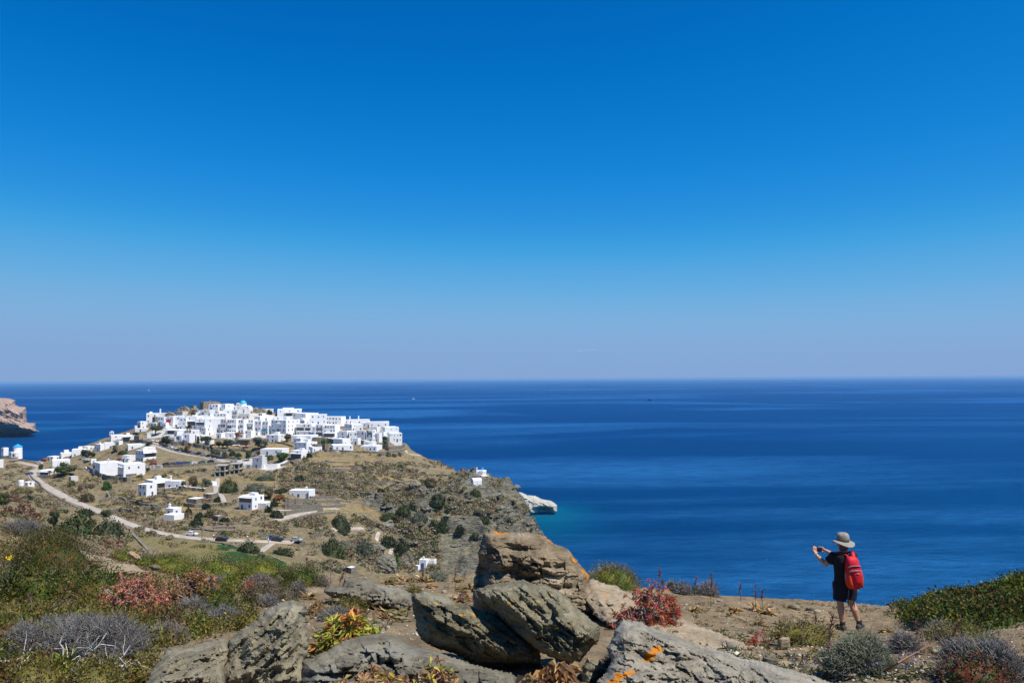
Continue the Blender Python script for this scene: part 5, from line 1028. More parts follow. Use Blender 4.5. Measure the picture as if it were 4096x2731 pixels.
# ---- bins
def bins(sx, sy, colr, label):
    h = far_hit(sx, sy); b = MB(); b.hexa([(-.75, -.45, .1), (.75, -.45, .1), (.75, .45, .1), (-.75, .45, .1), (-.95, -.6, 1.3), (.95, -.6, 1.3), (.95, .6, 1.3), (-.95, .6, 1.3)]); o = b.build('waste_bin', PAINT[colr], None, (h[0], h[1], h[2] + .12)); tag(o, label, 'waste bin')
    MB().box((0, 0, 1.38), (2.0, 1.3, .14)).tube([(-.95, 0, 1.45), (.95, 0, 1.45)], .1, 6).build('lid', PAINT['x'], o)
bins(712, 1857, 'b', 'left blue recycling bin in the lower car park'); bins(726, 1857, 'b', 'right blue recycling bin in the lower car park'); bins(738, 1856, 'x', 'left grey waste bin beside the blue ones'); bins(752, 1856, 'x', 'middle grey waste bin in the lower car park'); bins(760, 1856, 't', 'pale bin next to the white car')
bins(1056, 2156, 'v', 'left green waste bin at the end of the valley road'); bins(1066, 2156, 'v', 'right green waste bin at the end of the valley road'); bins(1078, 2156, 'b', 'blue waste bin with a red lid at the end of the valley road')
# ---- thatched parasols and tables on the terrace
THATCH = plain('thatch', (.33, .24, .14), .95, .25, 6, bmp=.4)
for i, x in enumerate((854, 866, 882, 899, 917, 929, 957, 967, 975, 991)):
    p, s = anchor(x, 1806 if i < 6 else 1804); p[2] += 1.0; o = empty('thatched_parasol', p); tag(o, ('first', 'second', 'third', 'fourth', 'fifth', 'sixth', 'seventh', 'eighth', 'ninth', 'last')[i] + ' thatched parasol from the left on the restaurant terrace', 'parasol', 'thatched parasols on the terrace')
    MB().tube([(0, 0, -1), (0, 0, 2.3)], .06, 6).build('pole', plain('wood', (.16, .10, .06), .8, .2), o); MB().lathe([(1.25, 2.0), (1.22, 2.05), (.1, 2.85), (.01, 2.9)], (0, 0, 0), 14).build('thatch', THATCH, o)
p, s = anchor(945, 1804); p[2] += 1.2; o = empty('sun_shade', p); tag(o, 'flat white sun shade between the two groups of thatched parasols', 'sun shade'); MB().box((0, 0, 2.7), (4.6, 3, .12)).build('canopy', WALL['w'], o)
for x in (-2, 2): MB().box((x, 0, 1.2), (.1, .1, 3.2)).build('post', PAINT['x'], o)
# ---- poles and lamps
def pole(sx, sy, hpx, label, lamp=False, group=None):
    p, s = anchor(sx, sy); H = hpx * s; o = empty('street_lamp' if lamp else 'utility_pole', p); tag(o, label, 'street lamp' if lamp else 'utility pole', group)
    MB().tube([(0, 0, -.4), (0, 0, H)], [.11, .07], 6).build('post', plain('pole_wood', (.14, .10, .075), .9) if not lamp else PAINT['x'], o)
    if lamp: MB().ell((0, 0, H + .18), (.24, .24, .22), 8, 6).build('lantern', WALL['w'], o)
    else: MB().box((0, 0, H - .5), (1.3, .09, .09)).build('crossarm', plain('pole_wood', (.14, .10, .075), .9), o)
for a in [(807, 2153, 46, 'dark pole rising from the valley road near the white hatchback'), (1017, 2166, 36, 'dark pole at the verge between the two road lamps'), (577, 2126, 34, 'dark pole at the road below the wall of the hermitage'), (446, 2014, 40, 'thin pole in the bare field above the road'), (1098, 1986, 56, 'tall thin pole over the flat green pine'),
          (1225, 1806, 36, 'pole beside the three-storey white house'), (212, 1826, 18, 'pole on the skyline of the west hamlet')]: pole(*a)
for a in [(854, 2160, 18, 'lamp left of the black car on the valley road', True), (989, 2163, 16, 'lamp right of the black car on the valley road', True), (1073, 2178, 20, 'lamp in front of the end of the valley road', True), (769, 1868, 12, 'lamp on the dark retaining wall below the white car', True), (842, 1848, 18, 'lamp at the turning corner of the car park', True)]: pole(*a)
# ---- dry scrub of the headland
rs = np.random.default_rng(21); cand = []
REG = [(1130, 1850, 1660, 2110, 3000), (1640, 1830, 2010, 2060, 1100), (1240, 2050, 1760, 2290, 1300), (520, 1880, 1150, 2150, 1500), (130, 1870, 540, 2080, 900), (0, 1860, 170, 2080, 400), (1900, 1960, 2150, 2200, 260), (520, 2130, 1300, 2260, 60), (640, 1780, 1000, 1860, 320), (0, 2040, 520, 2200, 300), (560, 1700, 1560, 1830, 60)]
for x0, y0, x1, y1, n in REG:
    for _ in range(n):
        x, y = rs.uniform(x0, x1), rs.uniform(y0, y1)
        if not free(x, y - 3): continue
        h = far_hit(x, y)
        q = dirn(np.array(x), np.array(y))
        if abs(EYE + q[2] * h[1] - h[2]) > 1.5: continue
        if np.min((allr[:, 0] - h[0]) ** 2 + (allr[:, 1] - h[1]) ** 2) < 12: continue
        if vnoise(np.array([h[0] / 14, h[1] / 14, 0.])) < -.34: continue
        cand.append((h, rs.uniform(.45, 1.45) * (1.25 if rs.random() < .2 else 1), rs.random()))
kinds = [('cushion', .58, 'rounded grey-brown cushion shrub on the dry headland slope'), ('olive', .80, 'small olive-green scrub bush on the dry headland slope'), ('rust', .9, 'small reddish brown scrub bush on the dry headland slope'), ('green', 1.01, 'small fresh green scrub bush on the dry headland slope')]
cand.sort(key=lambda c: -c[1] / c[0][1])
scrub_me = {k: [bush_mesh('scrub_bush', PAL[k], 110, 40 + i * 5 + j, size=(.34, .27)) for j in range(3)] for i, (k, _, _) in enumerate(kinds)}
rest = []
for i, (h, r, u) in enumerate(cand):
    k, _, lab = next(q for q in kinds if u < q[1])
    if i < 290:
        o = obj_from('scrub_bush', scrub_me[k][i % 3], None, (h[0], h[1], h[2] - .12 * r), rs.uniform(0, 6)); o.scale = (r, r, r * rs.uniform(.7, 1.0)); tag(o, lab, 'scrub bush', 'scrub bushes on the headland slope: ' + k)
    else:
        V_, F_, c_ = bush_arrays(PAL[k], 34, i, size=(.55, .46), fill=.65); rest.append((V_ * np.array([r, r, r * .85]) + h - np.array([0, 0, .12 * r]), F_, c_))
V_, F_, c_ = merge(rest); tag(obj_from('distant_scrub', mesh_np('distant_scrub', V_, F_, LEAF, False, colors=c_)), kind='stuff')
# ------------------------------------------------------------------ near hillside
NC = """0 2735 4.4;600 2742 4.5;1300 2748 4.4;2048 2752 4.4;2700 2760 4.4;3400 2742 4.5;4096 2742 4.5
300 2600 5.6;900 2620 5.6;1250 2575 6.3;1600 2535 7.0;2450 2570 6.4;3000 2650 6.0;3600 2640 6.0;4096 2650 5.8
0 2450 7.5;300 2485 7.3;600 2470 8.2;900 2440 9.2;1200 2405 10.8;1500 2365 12.6;1850 2375 11.6;2250 2420 10;2700 2490 9.4;3100 2545 11.2;3400 2515 14.3;3700 2570 9.3;4000 2575 8.2
1100 2335 17;1300 2322 18;1500 2320 18;1800 2340 16.5;2200 2380 15;2700 2372 16;3000 2397 17;3300 2410 17.5;3560 2428 17.5;3850 2440 15;4096 2430 13.5;4096 2510 10
0 2102 22;0 2062 30;0 2255 13;200 2132 24;200 2255 15;400 2235 20.5;400 2355 11.5;700 2318 18;600 2275 22.5;900 2325 17.5;250 2172 25;150 2095 29;500 2240 25"""
NCA = np.array([[float(v) for v in r.split()] for l in NC.split('\n') for r in l.split(';')]); npts = P(NCA[:, 0], NCA[:, 1], NCA[:, 2])
nx = np.array([(a * d, d, EYE + z) for a, d, z in [(-.75, 2, -1.3), (0, 2, -1.45), (.75, 2, -1.45), (0, 0.8, -1.5), (-.62, 42, -9.5), (-.45, 42, -11.5), (-.3, 40, -13), (0, 34, -13), (.3, 30, -13), (.6, 30, -13), (-.62, 60, -22), (-.3, 60, -28), (0, 60, -32), (.3, 60, -36), (.65, 60, -36), (-.85, 30, -4), (-.85, 12, -2.2), (.85, 12, -3.4), (.85, 20, -6), (-2.4, 4, -1.2), (-2.2, 8, -1.6), (-2, 15, -3.2), (-1.5, 30, -7), (2.4, 4, -2.0), (2.2, 8, -3.2), (2, 12, -5.5), (1.6, 20, -9), (-1.5, 60, -22), (1.5, 60, -36)]])
NP_ = np.vstack([npts, nx]); near_tps = TPS(NP_[:, :2], NP_[:, 2], .0006, 8.)
AN = np.concatenate([np.linspace(-2.6, -.84, 70, endpoint=False), np.linspace(-.84, .84, 620, endpoint=False), np.linspace(.84, 2.6, 70)]); DN = np.concatenate([np.linspace(.6, 3.6, 12, endpoint=False), np.linspace(3.6, 20, 330, endpoint=False), np.linspace(20, 62, 110)])
NA, ND = np.meshgrid(AN, DN, indexing='ij'); NX = NA * ND
NZ0 = near_tps(NX, ND)
soil_n = fbm(xyz(NX / 1.3, ND / 1.3), 4, 91); NZ = NZ0 + .09 * soil_n + .04 * fbm(xyz(NX / .22, ND / .22), 3, 95)
def near_z(x, y): return tab(NZ, AN, DN, np.asarray(x, float) / np.asarray(y, float), np.asarray(y, float))
_dn = np.arange(3.0, 34, .03)
def near_hit(sx, sy):
    q = dirn(np.array(float(sx)), np.array(float(sy))); z = tab(NZ, AN, DN, np.full(_dn.shape, q[0]), _dn); g = z - (EYE + q[2] * _dn)
    k = np.nonzero(g >= 0)[0]; k = k[0] if len(k) else int(np.argmax(g)); return np.array([q[0] * _dn[k], _dn[k], z[k]])
def soil_material():
    m, t, b = nodes_of('near_soil'); v = geo_pos(t)
    n1_ = tnoise(t, v, .7, 6, .62); n2_ = tnoise(t, v, 5., 6, .68); n3_ = tnoise(t, v, 28., 5, .7)
    c = mixc(t, ramp(t, n1_, [(.32, 0), (.66, 1)]), (.16, .115, .066), (.29, .218, .128))
    c = mixc(t, ramp(t, n2_, [(.45, 0), (.68, .8)]), c, (.105, .078, .05)); c = mixc(t, ramp(t, n3_, [(.55, 0), (.70, .55)]), c, (.40, .33, .25)); c = mixc(t, ramp(t, n3_, [(.28, .6), (.42, 0)]), c, (.08, .06, .04))
    t.links.new(c, b.inputs['Base Color']); b.inputs['Roughness'].default_value = .97; b.inputs['Specular IOR Level'].default_value = .08
    p = bump(t, None, n2_, .8, .06); bump(t, b, n3_, .7, .02, p); return m
tag(obj_from('ground', mesh_np('ground', np.stack([NX, ND, NZ], -1).reshape(-1, 3), [grid_faces(len(AN), len(DN))[:, ::-1]], soil_material(), True)), kind='structure')
# ------------------------------------------------------------------ rocks
def rock_material(name, lo, hi, tint, scale=1., lichen=(.62, .22, .012), specks=.62, pale=(.42, .43, .37), strat=(1, 1, 3.2), srot=(.2, .5, 0), glint=0.):
    m, t, b = nodes_of(name); v = geo_pos(t)
    vs = geo_pos(t, strat, srot); s = tnoise(t, vs, 2.2 * scale, 8, .66, 1.1); n = tnoise(t, v, 3.2 * scale, 7, .66); f = tnoise(t, v, 26. * scale, 6, .72)
    c = mixc(t, ramp(t, s, [(.33, 0), (.64, 1)]), lo, hi); c = mixc(t, ramp(t, n, [(.46, 0), (.66, .75)]), c, tint)
    c = mixc(t, ramp(t, f, [(.30, .85), (.46, 0)]), c, tuple(x * .4 for x in lo)); c = mixc(t, ramp(t, f, [(.58, 0), (.74, .6)]), c, pale)
    p_ = tnoise(t, v, 1.5 * scale, 5, .6); c = mixc(t, ramp(t, p_, [(.56, 0), (.66, .55)]), c, pale)
    at = t.nodes.new('ShaderNodeAttribute'); at.attribute_name = 'lichen'
    ln = tnoise(t, v, 7.5 * scale, 5, .7); sp = ramp(t, ln, [(specks, 0), (specks + .03, 1)])
    mul = t.nodes.new('ShaderNodeMath'); mul.operation = 'MULTIPLY_ADD'; t.links.new(f, mul.inputs[0]); mul.inputs[1].default_value = .5; t.links.new(at.outputs['Fac'], mul.inputs[2])
    patch = ramp(t, mul.outputs[0], [(.70, 0), (.78, 1)])
    c = mixc(t, sp, c, (.48, .27, .03)); c = mixc(t, patch, c, mixc(t, ramp(t, f, [(.35, 0), (.65, 1)]), tuple(x * .75 for x in lichen), lichen))
    t.links.new(c, b.inputs['Base Color']); b.inputs['Roughness'].default_value = .88 if not glint else .6; b.inputs['Specular IOR Level'].default_value = .15 + glint
    q = bump(t, None, s, .9, .05 / scale); q = bump(t, None, n, .7, .04 / scale, q); bump(t, b, f, .8, .012 / scale, q); return m
RM = dict(brown=rock_material('pitted_brown_rock', (.085, .062, .038), (.31, .24, .15), (.21, .155, .09), 1., strat=(1, 1, 4.5), srot=(.1, -.12, 0), pale=(.40, .33, .23), specks=.67),
          green=rock_material('greenish_schist', (.055, .05, .03), (.285, .25, .16), (.165, .145, .088), 1.2, strat=(1, 1, 4), srot=(.2, .62, 0), pale=(.30, .29, .21)),
          buff=rock_material('lichened_buff_rock', (.10, .088, .055), (.31, .27, .18), (.22, .19, .12), 1.2, strat=(1.4, 1.4, 2), srot=(.3, .9, 0), pale=(.37, .34, .26), specks=.64),
          grey=rock_material('grey_schist', (.07, .06, .042), (.26, .23, .16), (.165, .148, .104), 1.3, strat=(1, 1, 4), srot=(.1, .4, 0), pale=(.29, .28, .23), specks=.7),
          slab=rock_material('glittering_slab_rock', (.165, .138, .095), (.40, .355, .255), (.285, .25, .18), 1.1, strat=(1, 1, 3), srot=(.2, .3, 0), pale=(.48, .48, .42), specks=.74, glint=.12),
          tan=rock_material('tan_ledge_rock', (.22, .165, .10), (.42, .335, .22), (.34, .26, .165), 1.0, strat=(1, 1, 5), srot=(.1, .55, 0), pale=(.46, .40, .31), specks=.72))
def inside(px, poly):
    x, y = px[:, 0], px[:, 1]; r = np.zeros(len(px), bool); n = len(poly)
    for i in range(n):
        (x0, y0), (x1, y1) = poly[i], poly[i - 1]
        if y0 == y1: continue
        k = ((y0 > y) != (y1 > y)) & (x < (x1 - x0) * (y - y0) / (y1 - y0) + x0); r ^= k
    return r
def edge_dist(px, B):
    d = np.full(len(px), 1e9); A = B; Cn = np.roll(B, -1, 0)
    for a, c in zip(A, Cn):
        e = c - a; L2 = max((e ** 2).sum(), 1e-9); t = np.clip(((px - a) @ e) / L2, 0, 1); q = a + t[:, None] * e; d = np.minimum(d, ((px - q) ** 2).sum(1))
    return np.sqrt(d)
def rock(outline, d0, front, back, mat, label, h=8., tilt=0., tiltx=0., rim=.30, rough=1., name='rock', lich=(), group=None, cracks=0, seed=1, matl=None, structure=False, edge_jit=.35, dents=(), cat='rock', bed=25.):
    """outline in photo pixels at distance d0; front/back thickness in metres; tilt: metres further away per metre up"""
    g = np.random.default_rng(seed); poly = np.array(outline, float)
    B = []
    for a, c in zip(poly, np.roll(poly, -1, 0)):
        k = max(1, int(np.hypot(*(c - a)) / h))
        for i in range(k): B.append(a + (c - a) * i / k)
    B = np.array(B); B = B + g.normal(0, h * edge_jit, B.shape)
    lo, hi = B.min(0), B.max(0); gx, gy = np.meshgrid(np.arange(lo[0], hi[0], h), np.arange(lo[1], hi[1], h)); I = np.stack([gx.ravel(), gy.ravel()], -1) + g.uniform(-.3, .3, (gx.size, 2)) * h
    I = I[inside(I, B)]; dd = edge_dist(I, B); I = I[dd > h * .6]; dd = dd[dd > h * .6]
    al = np.concatenate([B, I]); dist = np.concatenate([np.zeros(len(B)), dd])
    vo, _, fo, orig, _, _ = delaunay_2d_cdt([Vector(p) for p in al], [], [list(range(len(B)))], 1, 1e-5)
    vo = np.array([tuple(p) for p in vo]); fo = np.array([f for f in fo if len(f) == 3])
    k0 = np.array([o[0] if o else 0 for o in orig]); dist = np.where(np.array([bool(o) for o in orig]), dist[k0], 0.)
    bmask = dist <= 0
    s = d0 / FPX; W_ = min(hi - lo) * rim; u = np.clip(dist / W_, 0, 1); prof = np.sqrt(1 - (1 - u) ** 2)
    cy, cx = hi[1], (lo[0] + hi[0]) / 2
    dep = d0 + tilt * (cy - vo[:, 1]) * s + tiltx * (vo[:, 0] - cx) * s
    q = P(vo[:, 0], vo[:, 1], dep); ang = s * np.array([1., 1.])
    sc_ = front; pp = q / max(sc_, 1e-6)
    # broken facets, bedding and grain
    big = fbm(q * (1.6 / max(sc_ * 1.6, .1)), 3, seed * 7 + 1); cell = vnoise(np.floor(q * (2.2 / max(sc_, .1)) + .8 * vnoise(q * (1.5 / max(sc_, .1)), seed)[:, None]) * 1.37, seed + 3)
    ba = R(bed); ac = q[:, 2] * math.cos(ba) + q[:, 0] * math.sin(ba); al_ = q[:, 0] * math.cos(ba) - q[:, 2] * math.sin(ba); ac = ac + .03 * sc_ * vnoise(q * (3 / max(sc_, .1)), seed + 2); rt = np.stack([al_ * .16, q[:, 1] * .2, ac], -1); bed_ = fbm(rt * (6. / max(sc_, .1)), 3, seed + 9, ridged=True); fine = fbm(q * (9. / max(sc_, .1)), 3, seed + 5)
    lay = vnoise(np.stack([np.floor(ac * (7. / max(sc_, .1)) + .35 * vnoise(q * (2. / max(sc_, .1)), seed)) * 3.7, np.floor(al_ * (1.6 / max(sc_, .1)) + .5 * vnoise(q * (4. / max(sc_, .1)), seed + 8)) * 2.3, 0 * ac], -1), seed + 12); grain = fbm(q * 42., 3, seed + 31); fr = np.clip(fbm(rt * (3.2 / max(sc_, .1)), 2, seed + 41, ridged=True) - .55, 0, 1)
    disp = rough * sc_ * (.30 * big + .14 * cell + .20 * bed_ + .10 * fine - .40 * fr + .15 * lay) + (.006 * grain if d0 < 40 else 0)
    disp = disp * np.clip(u * 2.2, 0, 1)
    for (dx, dy, rx, ry, am) in dents:
        e = ((vo[:, 0] - dx) / rx) ** 2 + ((vo[:, 1] - dy) / ry) ** 2; disp -= am * np.exp(-e * 1.2)
    fd = dep - front * prof - disp
    Fv = P(vo[:, 0], vo[:, 1], np.maximum(fd, .5)); bi = np.nonzero(~bmask)[0]
    ctr = vo.mean(0); bv = P(vo[bi, 0] * .9 + ctr[0] * .1, vo[bi, 1] * .9 + ctr[1] * .1, dep[bi] + back * prof[bi] * (1 + .2 * big[bi]))
    mp = np.arange(len(vo)); mp[bi] = len(vo) + np.arange(len(bi)); V = np.vstack([Fv, bv])
    tri = fo; nrm = np.cross(Fv[tri[:, 1]] - Fv[tri[:, 0]], Fv[tri[:, 2]] - Fv[tri[:, 0]]); flip = (nrm[:, 1] > 0).mean() > .5
    if flip: tri = tri[:, ::-1]
    keep = ~bmask[tri].all(1); bt = mp[tri][:, ::-1]
    bt = bt[keep]
    li = np.zeros(len(V))
    for (pl, st) in lich:
        pl = np.array(pl, float); e = edge_dist(vo, pl); ins = inside(vo, pl); li[:len(vo)] = np.maximum(li[:len(vo)], st * np.where(ins, .5 + np.clip(e / 14, 0, .5), .5 - np.clip(e / 14, 0, .5)) * 1.0)
    base = np.array([q[:, 0].mean(), d0, V[:, 2].min()])
    me_ = mesh_np(name, V - base, [tri, bt], matl or RM[mat], False, attrs=dict(lichen=li * .62))
    try: me_.set_sharp_from_angle(angle=R(38))
    except Exception: pass
    o = obj_from(name, me_, None, base)
    if structure: tag(o, kind='structure')
    else: tag(o, label, cat, group)
    return o
rock([(1960, 2115), (1934, 2132), (1924, 2165), (1912, 2211), (1917, 2241), (1906, 2267), (1895, 2319), (1893, 2354), (1891, 2430), (1990, 2560), (2200, 2620), (2420, 2590), (2455, 2500), (2420, 2410), (2373, 2354), (2356, 2328), (2360, 2300), (2334, 2271), (2308, 2245), (2295, 2224), (2269, 2193), (2217, 2174), (2177, 2141), (2138, 2132), (2069, 2126), (2000, 2130)], 8.6, .42, .5, 'brown',
     'tall tan-brown pitted rock with orange lichen on its edges, standing behind the two tilted boulders', h=5.5, tilt=.35, rough=1.05, bed=7, seed=2,
     lich=[([(1955, 2112), (2030, 2118), (2040, 2140), (1985, 2142)], .95), ([(2180, 2140), (2222, 2172), (2210, 2182), (2170, 2150)], .95), ([(2285, 2215), (2312, 2243), (2306, 2262), (2280, 2235)], 1.), ([(2325, 2265), (2366, 2300), (2352, 2335), (2338, 2300), (2310, 2275)], .95), ([(2040, 2180), (2090, 2200), (2080, 2225), (2030, 2215)], .62)],
     dents=[(2060, 2195, 60, 14, .09), (1930, 2310, 26, 60, .22), (2120, 2315, 100, 16, .12), (2230, 2350, 90, 12, .12), (2070, 2270, 30, 24, .10), (1975, 2165, 12, 8, .05), (2010, 2160, 14, 8, .05), (1960, 2230, 10, 8, .04), (2150, 2150, 30, 9, .05)])
rock([(1645, 2376), (1661, 2369), (1695, 2367), (1750, 2380), (1791, 2393), (1878, 2419), (1917, 2437), (1990, 2455), (2070, 2520), (2160, 2600), (2165, 2660), (2052, 2662), (1943, 2654), (1900, 2652), (1817, 2615), (1730, 2584), (1687, 2558), (1665, 2523), (1661, 2476), (1650, 2432)], 5.30, .30, .40, 'green',
     'dark greenish tilted boulder, lower left of the leaning pair in the centre', h=5, tilt=.15, rough=1.0, bed=32, seed=4, rim=.34, dents=[(1700, 2440, 30, 50, .06), (1960, 2570, 14, 10, .03)])
rock([(1893, 2358), (1960, 2337), (2030, 2326), (2095, 2317), (2130, 2332), (2178, 2335), (2221, 2354), (2269, 2384), (2295, 2419), (2334, 2450), (2369, 2480), (2395, 2502), (2401, 2523), (2395, 2567), (2369, 2584), (2321, 2645), (2282, 2652), (2234, 2641), (2160, 2606), (2052, 2523), (1986, 2454), (1943, 2424), (1913, 2384)], 5.02, .30, .42, 'green',
     'grey-green slab boulder leaning on top of the darker one, upper right of the central pair', h=5, tilt=.75, rough=.95, bed=36, seed=6, rim=.26, dents=[(2070, 2500, 40, 18, .05)], lich=[([(2125, 2440), (2150, 2436), (2152, 2455), (2130, 2458)], .6), ([(2195, 2490), (2210, 2486), (2212, 2505), (2196, 2505)], .6)])
rock([(915, 2569), (930, 2546), (959, 2520), (1007, 2491), (1041, 2465), (1063, 2439), (1108, 2413), (1152, 2406), (1163, 2398), (1193, 2406), (1222, 2417), (1230, 2446), (1219, 2465), (1226, 2520), (1233, 2558), (1230, 2617), (1219, 2643), (1237, 2683), (1250, 2780), (860, 2780), (874, 2687), (907, 2632), (907, 2595)], 4.6, .26, .35, 'buff',
     'tall buff lichen-spotted boulder left of the yellow-leaved spurge', h=6, tilt=.75, rough=1.1, bed=-48, seed=8, rim=.34, dents=[(970, 2640, 30, 60, .10), (1190, 2540, 16, 60, .07), (1150, 2690, 60, 20, .08)], lich=[([(1000, 2570), (1030, 2562), (1032, 2585), (1002, 2588)], .7), ([(1095, 2578), (1106, 2578), (1106, 2594), (1094, 2592)], .9)])
rock([(560, 2790), (600, 2683), (630, 2643), (667, 2598), (704, 2591), (763, 2580), (774, 2582), (848, 2561), (885, 2550), (915, 2561), (925, 2600), (900, 2669), (900, 2790)], 4.2, .26, .5, 'buff', 'low pale buff rock shelf at the left foot of the tall buff boulder', h=5.5, tilt=2.4, rough=1.2, bed=-25, seed=10, rim=.45)
rock([(1205, 2640), (1241, 2632), (1308, 2602), (1345, 2572), (1397, 2554), (1441, 2543), (1500, 2532), (1522, 2530), (1582, 2541), (1613, 2550), (1643, 2576), (1739, 2602), (1834, 2636), (1921, 2663), (2052, 2693), (2120, 2790), (1200, 2790)], 4.3, .28, .6, 'grey', 'broad dark grey rock shelf along the bottom edge under the tilted pair', h=5.5, tilt=2.0, rough=1.2, bed=20, seed=12, rim=.45, dents=[(1520, 2650, 60, 14, .06)])
L7 = [([(2613, 2582), (2651, 2579), (2651, 2605), (2628, 2613), (2605, 2651), (2571, 2643), (2575, 2613), (2598, 2606)], 1.25), ([(2460, 2682), (2490, 2693), (2514, 2676), (2545, 2682), (2567, 2682), (2518, 2701), (2483, 2716), (2485, 2740), (2415, 2740), (2425, 2722), (2455, 2708)], 1.25)]
rock([(2491, 2475), (2525, 2479), (2567, 2487), (2602, 2506), (2648, 2521), (2709, 2544), (2766, 2571), (2812, 2590), (2850, 2596), (2912, 2609), (2965, 2632), (3042, 2640), (3100, 2659), (3250, 2700), (3340, 2735), (3390, 2790), (2390, 2790), (2391, 2724), (2426, 2686), (2445, 2640), (2426, 2590), (2445, 2563), (2460, 2513)], 4.2, .24, .5, 'slab',
     'large pale glittering slab with two bright orange lichen patches, bottom right of centre', h=5, tilt=2.2, tiltx=.15, rough=.9, bed=22, seed=14, rim=.22, lich=L7, dents=[(2700, 2640, 70, 9, .05)])
rock([(2350, 2310), (2400, 2325), (2450, 2340), (2530, 2375), (2620, 2420), (2720, 2470), (2800, 2505), (2880, 2530), (2960, 2565), (3010, 2590), (2980, 2625), (2850, 2620), (2650, 2570), (2480, 2520), (2400, 2480), (2340, 2400)], 6.5, .26, .6, 'tan', 'long sloping tan rock ledge running down to the right under the red spurge', h=8, tilt=4.2, tiltx=-.1, rough=1.1, seed=16, rim=.3, lich=[([(2395, 2345), (2430, 2370), (2440, 2420), (2410, 2390)], .8), ([(2740, 2500), (2800, 2510), (2790, 2520), (2745, 2512)], .8)])
rock([(2326, 2697), (2330, 2660), (2353, 2628), (2390, 2630), (2414, 2659), (2420, 2690), (2391, 2724), (2380, 2790), (2320, 2790)], 4.8, .14, .2, 'buff', 'small rough stone with white lichen wedged between the pair and the glittering slab', h=6, tilt=.5, rough=1., seed=18)
rock([(1290, 2362), (1320, 2342), (1367, 2348), (1378, 2312), (1410, 2306), (1500, 2326), (1540, 2340), (1600, 2352), (1645, 2372), (1660, 2420), (1617, 2444), (1530, 2424), (1443, 2418), (1422, 2404), (1330, 2392)], 9.3, .28, .6, 'grey', 'low weathered rock ledge with orange spots behind the yellow-leaved spurge', h=5, tilt=2.6, rough=1.2, seed=20, rim=.35, lich=[([(1345, 2343), (1368, 2343), (1368, 2352), (1345, 2352)], 1.), ([(1370, 2330), (1380, 2332), (1378, 2342), (1368, 2340)], 1.)])
rock([(285, 2206), (304, 2183), (330, 2190), (370, 2213), (437, 2231), (474, 2250), (537, 2257), (578, 2283), (560, 2302), (500, 2300), (440, 2310), (370, 2270), (319, 2230)], 12.6, .34, .8, 'tan', 'long pale rock outcrop with orange lichen in the left scrub', h=4.5, tilt=3., rough=1., seed=22, lich=[([(385, 2220), (412, 2224), (410, 2236), (388, 2232)], .9), ([(420, 2232), (432, 2236), (430, 2246), (420, 2242)], .9)])
rock([(505, 2212), (520, 2203), (540, 2205), (558, 2222), (568, 2240), (540, 2240), (515, 2226)], 20.5, .25, .4, 'tan', 'small pale rock with an orange lichen rim beyond the pale outcrop', h=4, tilt=.6, rough=.8, seed=24, lich=[([(505, 2206), (540, 2202), (566, 2236), (550, 2232), (530, 2214)], .95)])
rock([(254, 2256), (270, 2248), (284, 2254), (300, 2268), (306, 2284), (276, 2282)], 12.5, .14, .2, 'tan', 'small white stone in the dark green scrub left of the pale outcrop', h=4, tilt=.6, rough=.8, seed=26)
rock([(-20, 2170), (0, 2168), (18, 2178), (26, 2190), (-20, 2192)], 20, .15, .2, 'tan', 'little pale stone at the left edge in the scrub', h=4, tilt=.5, rough=.8, seed=28)
rock([(600, 2262), (618, 2256), (640, 2262), (646, 2280), (605, 2282)], 18.5, .15, .2, 'grey', 'little grey stone at the top of the yellow-green mastic carpet', h=4, tilt=.5, rough=.8, seed=29)
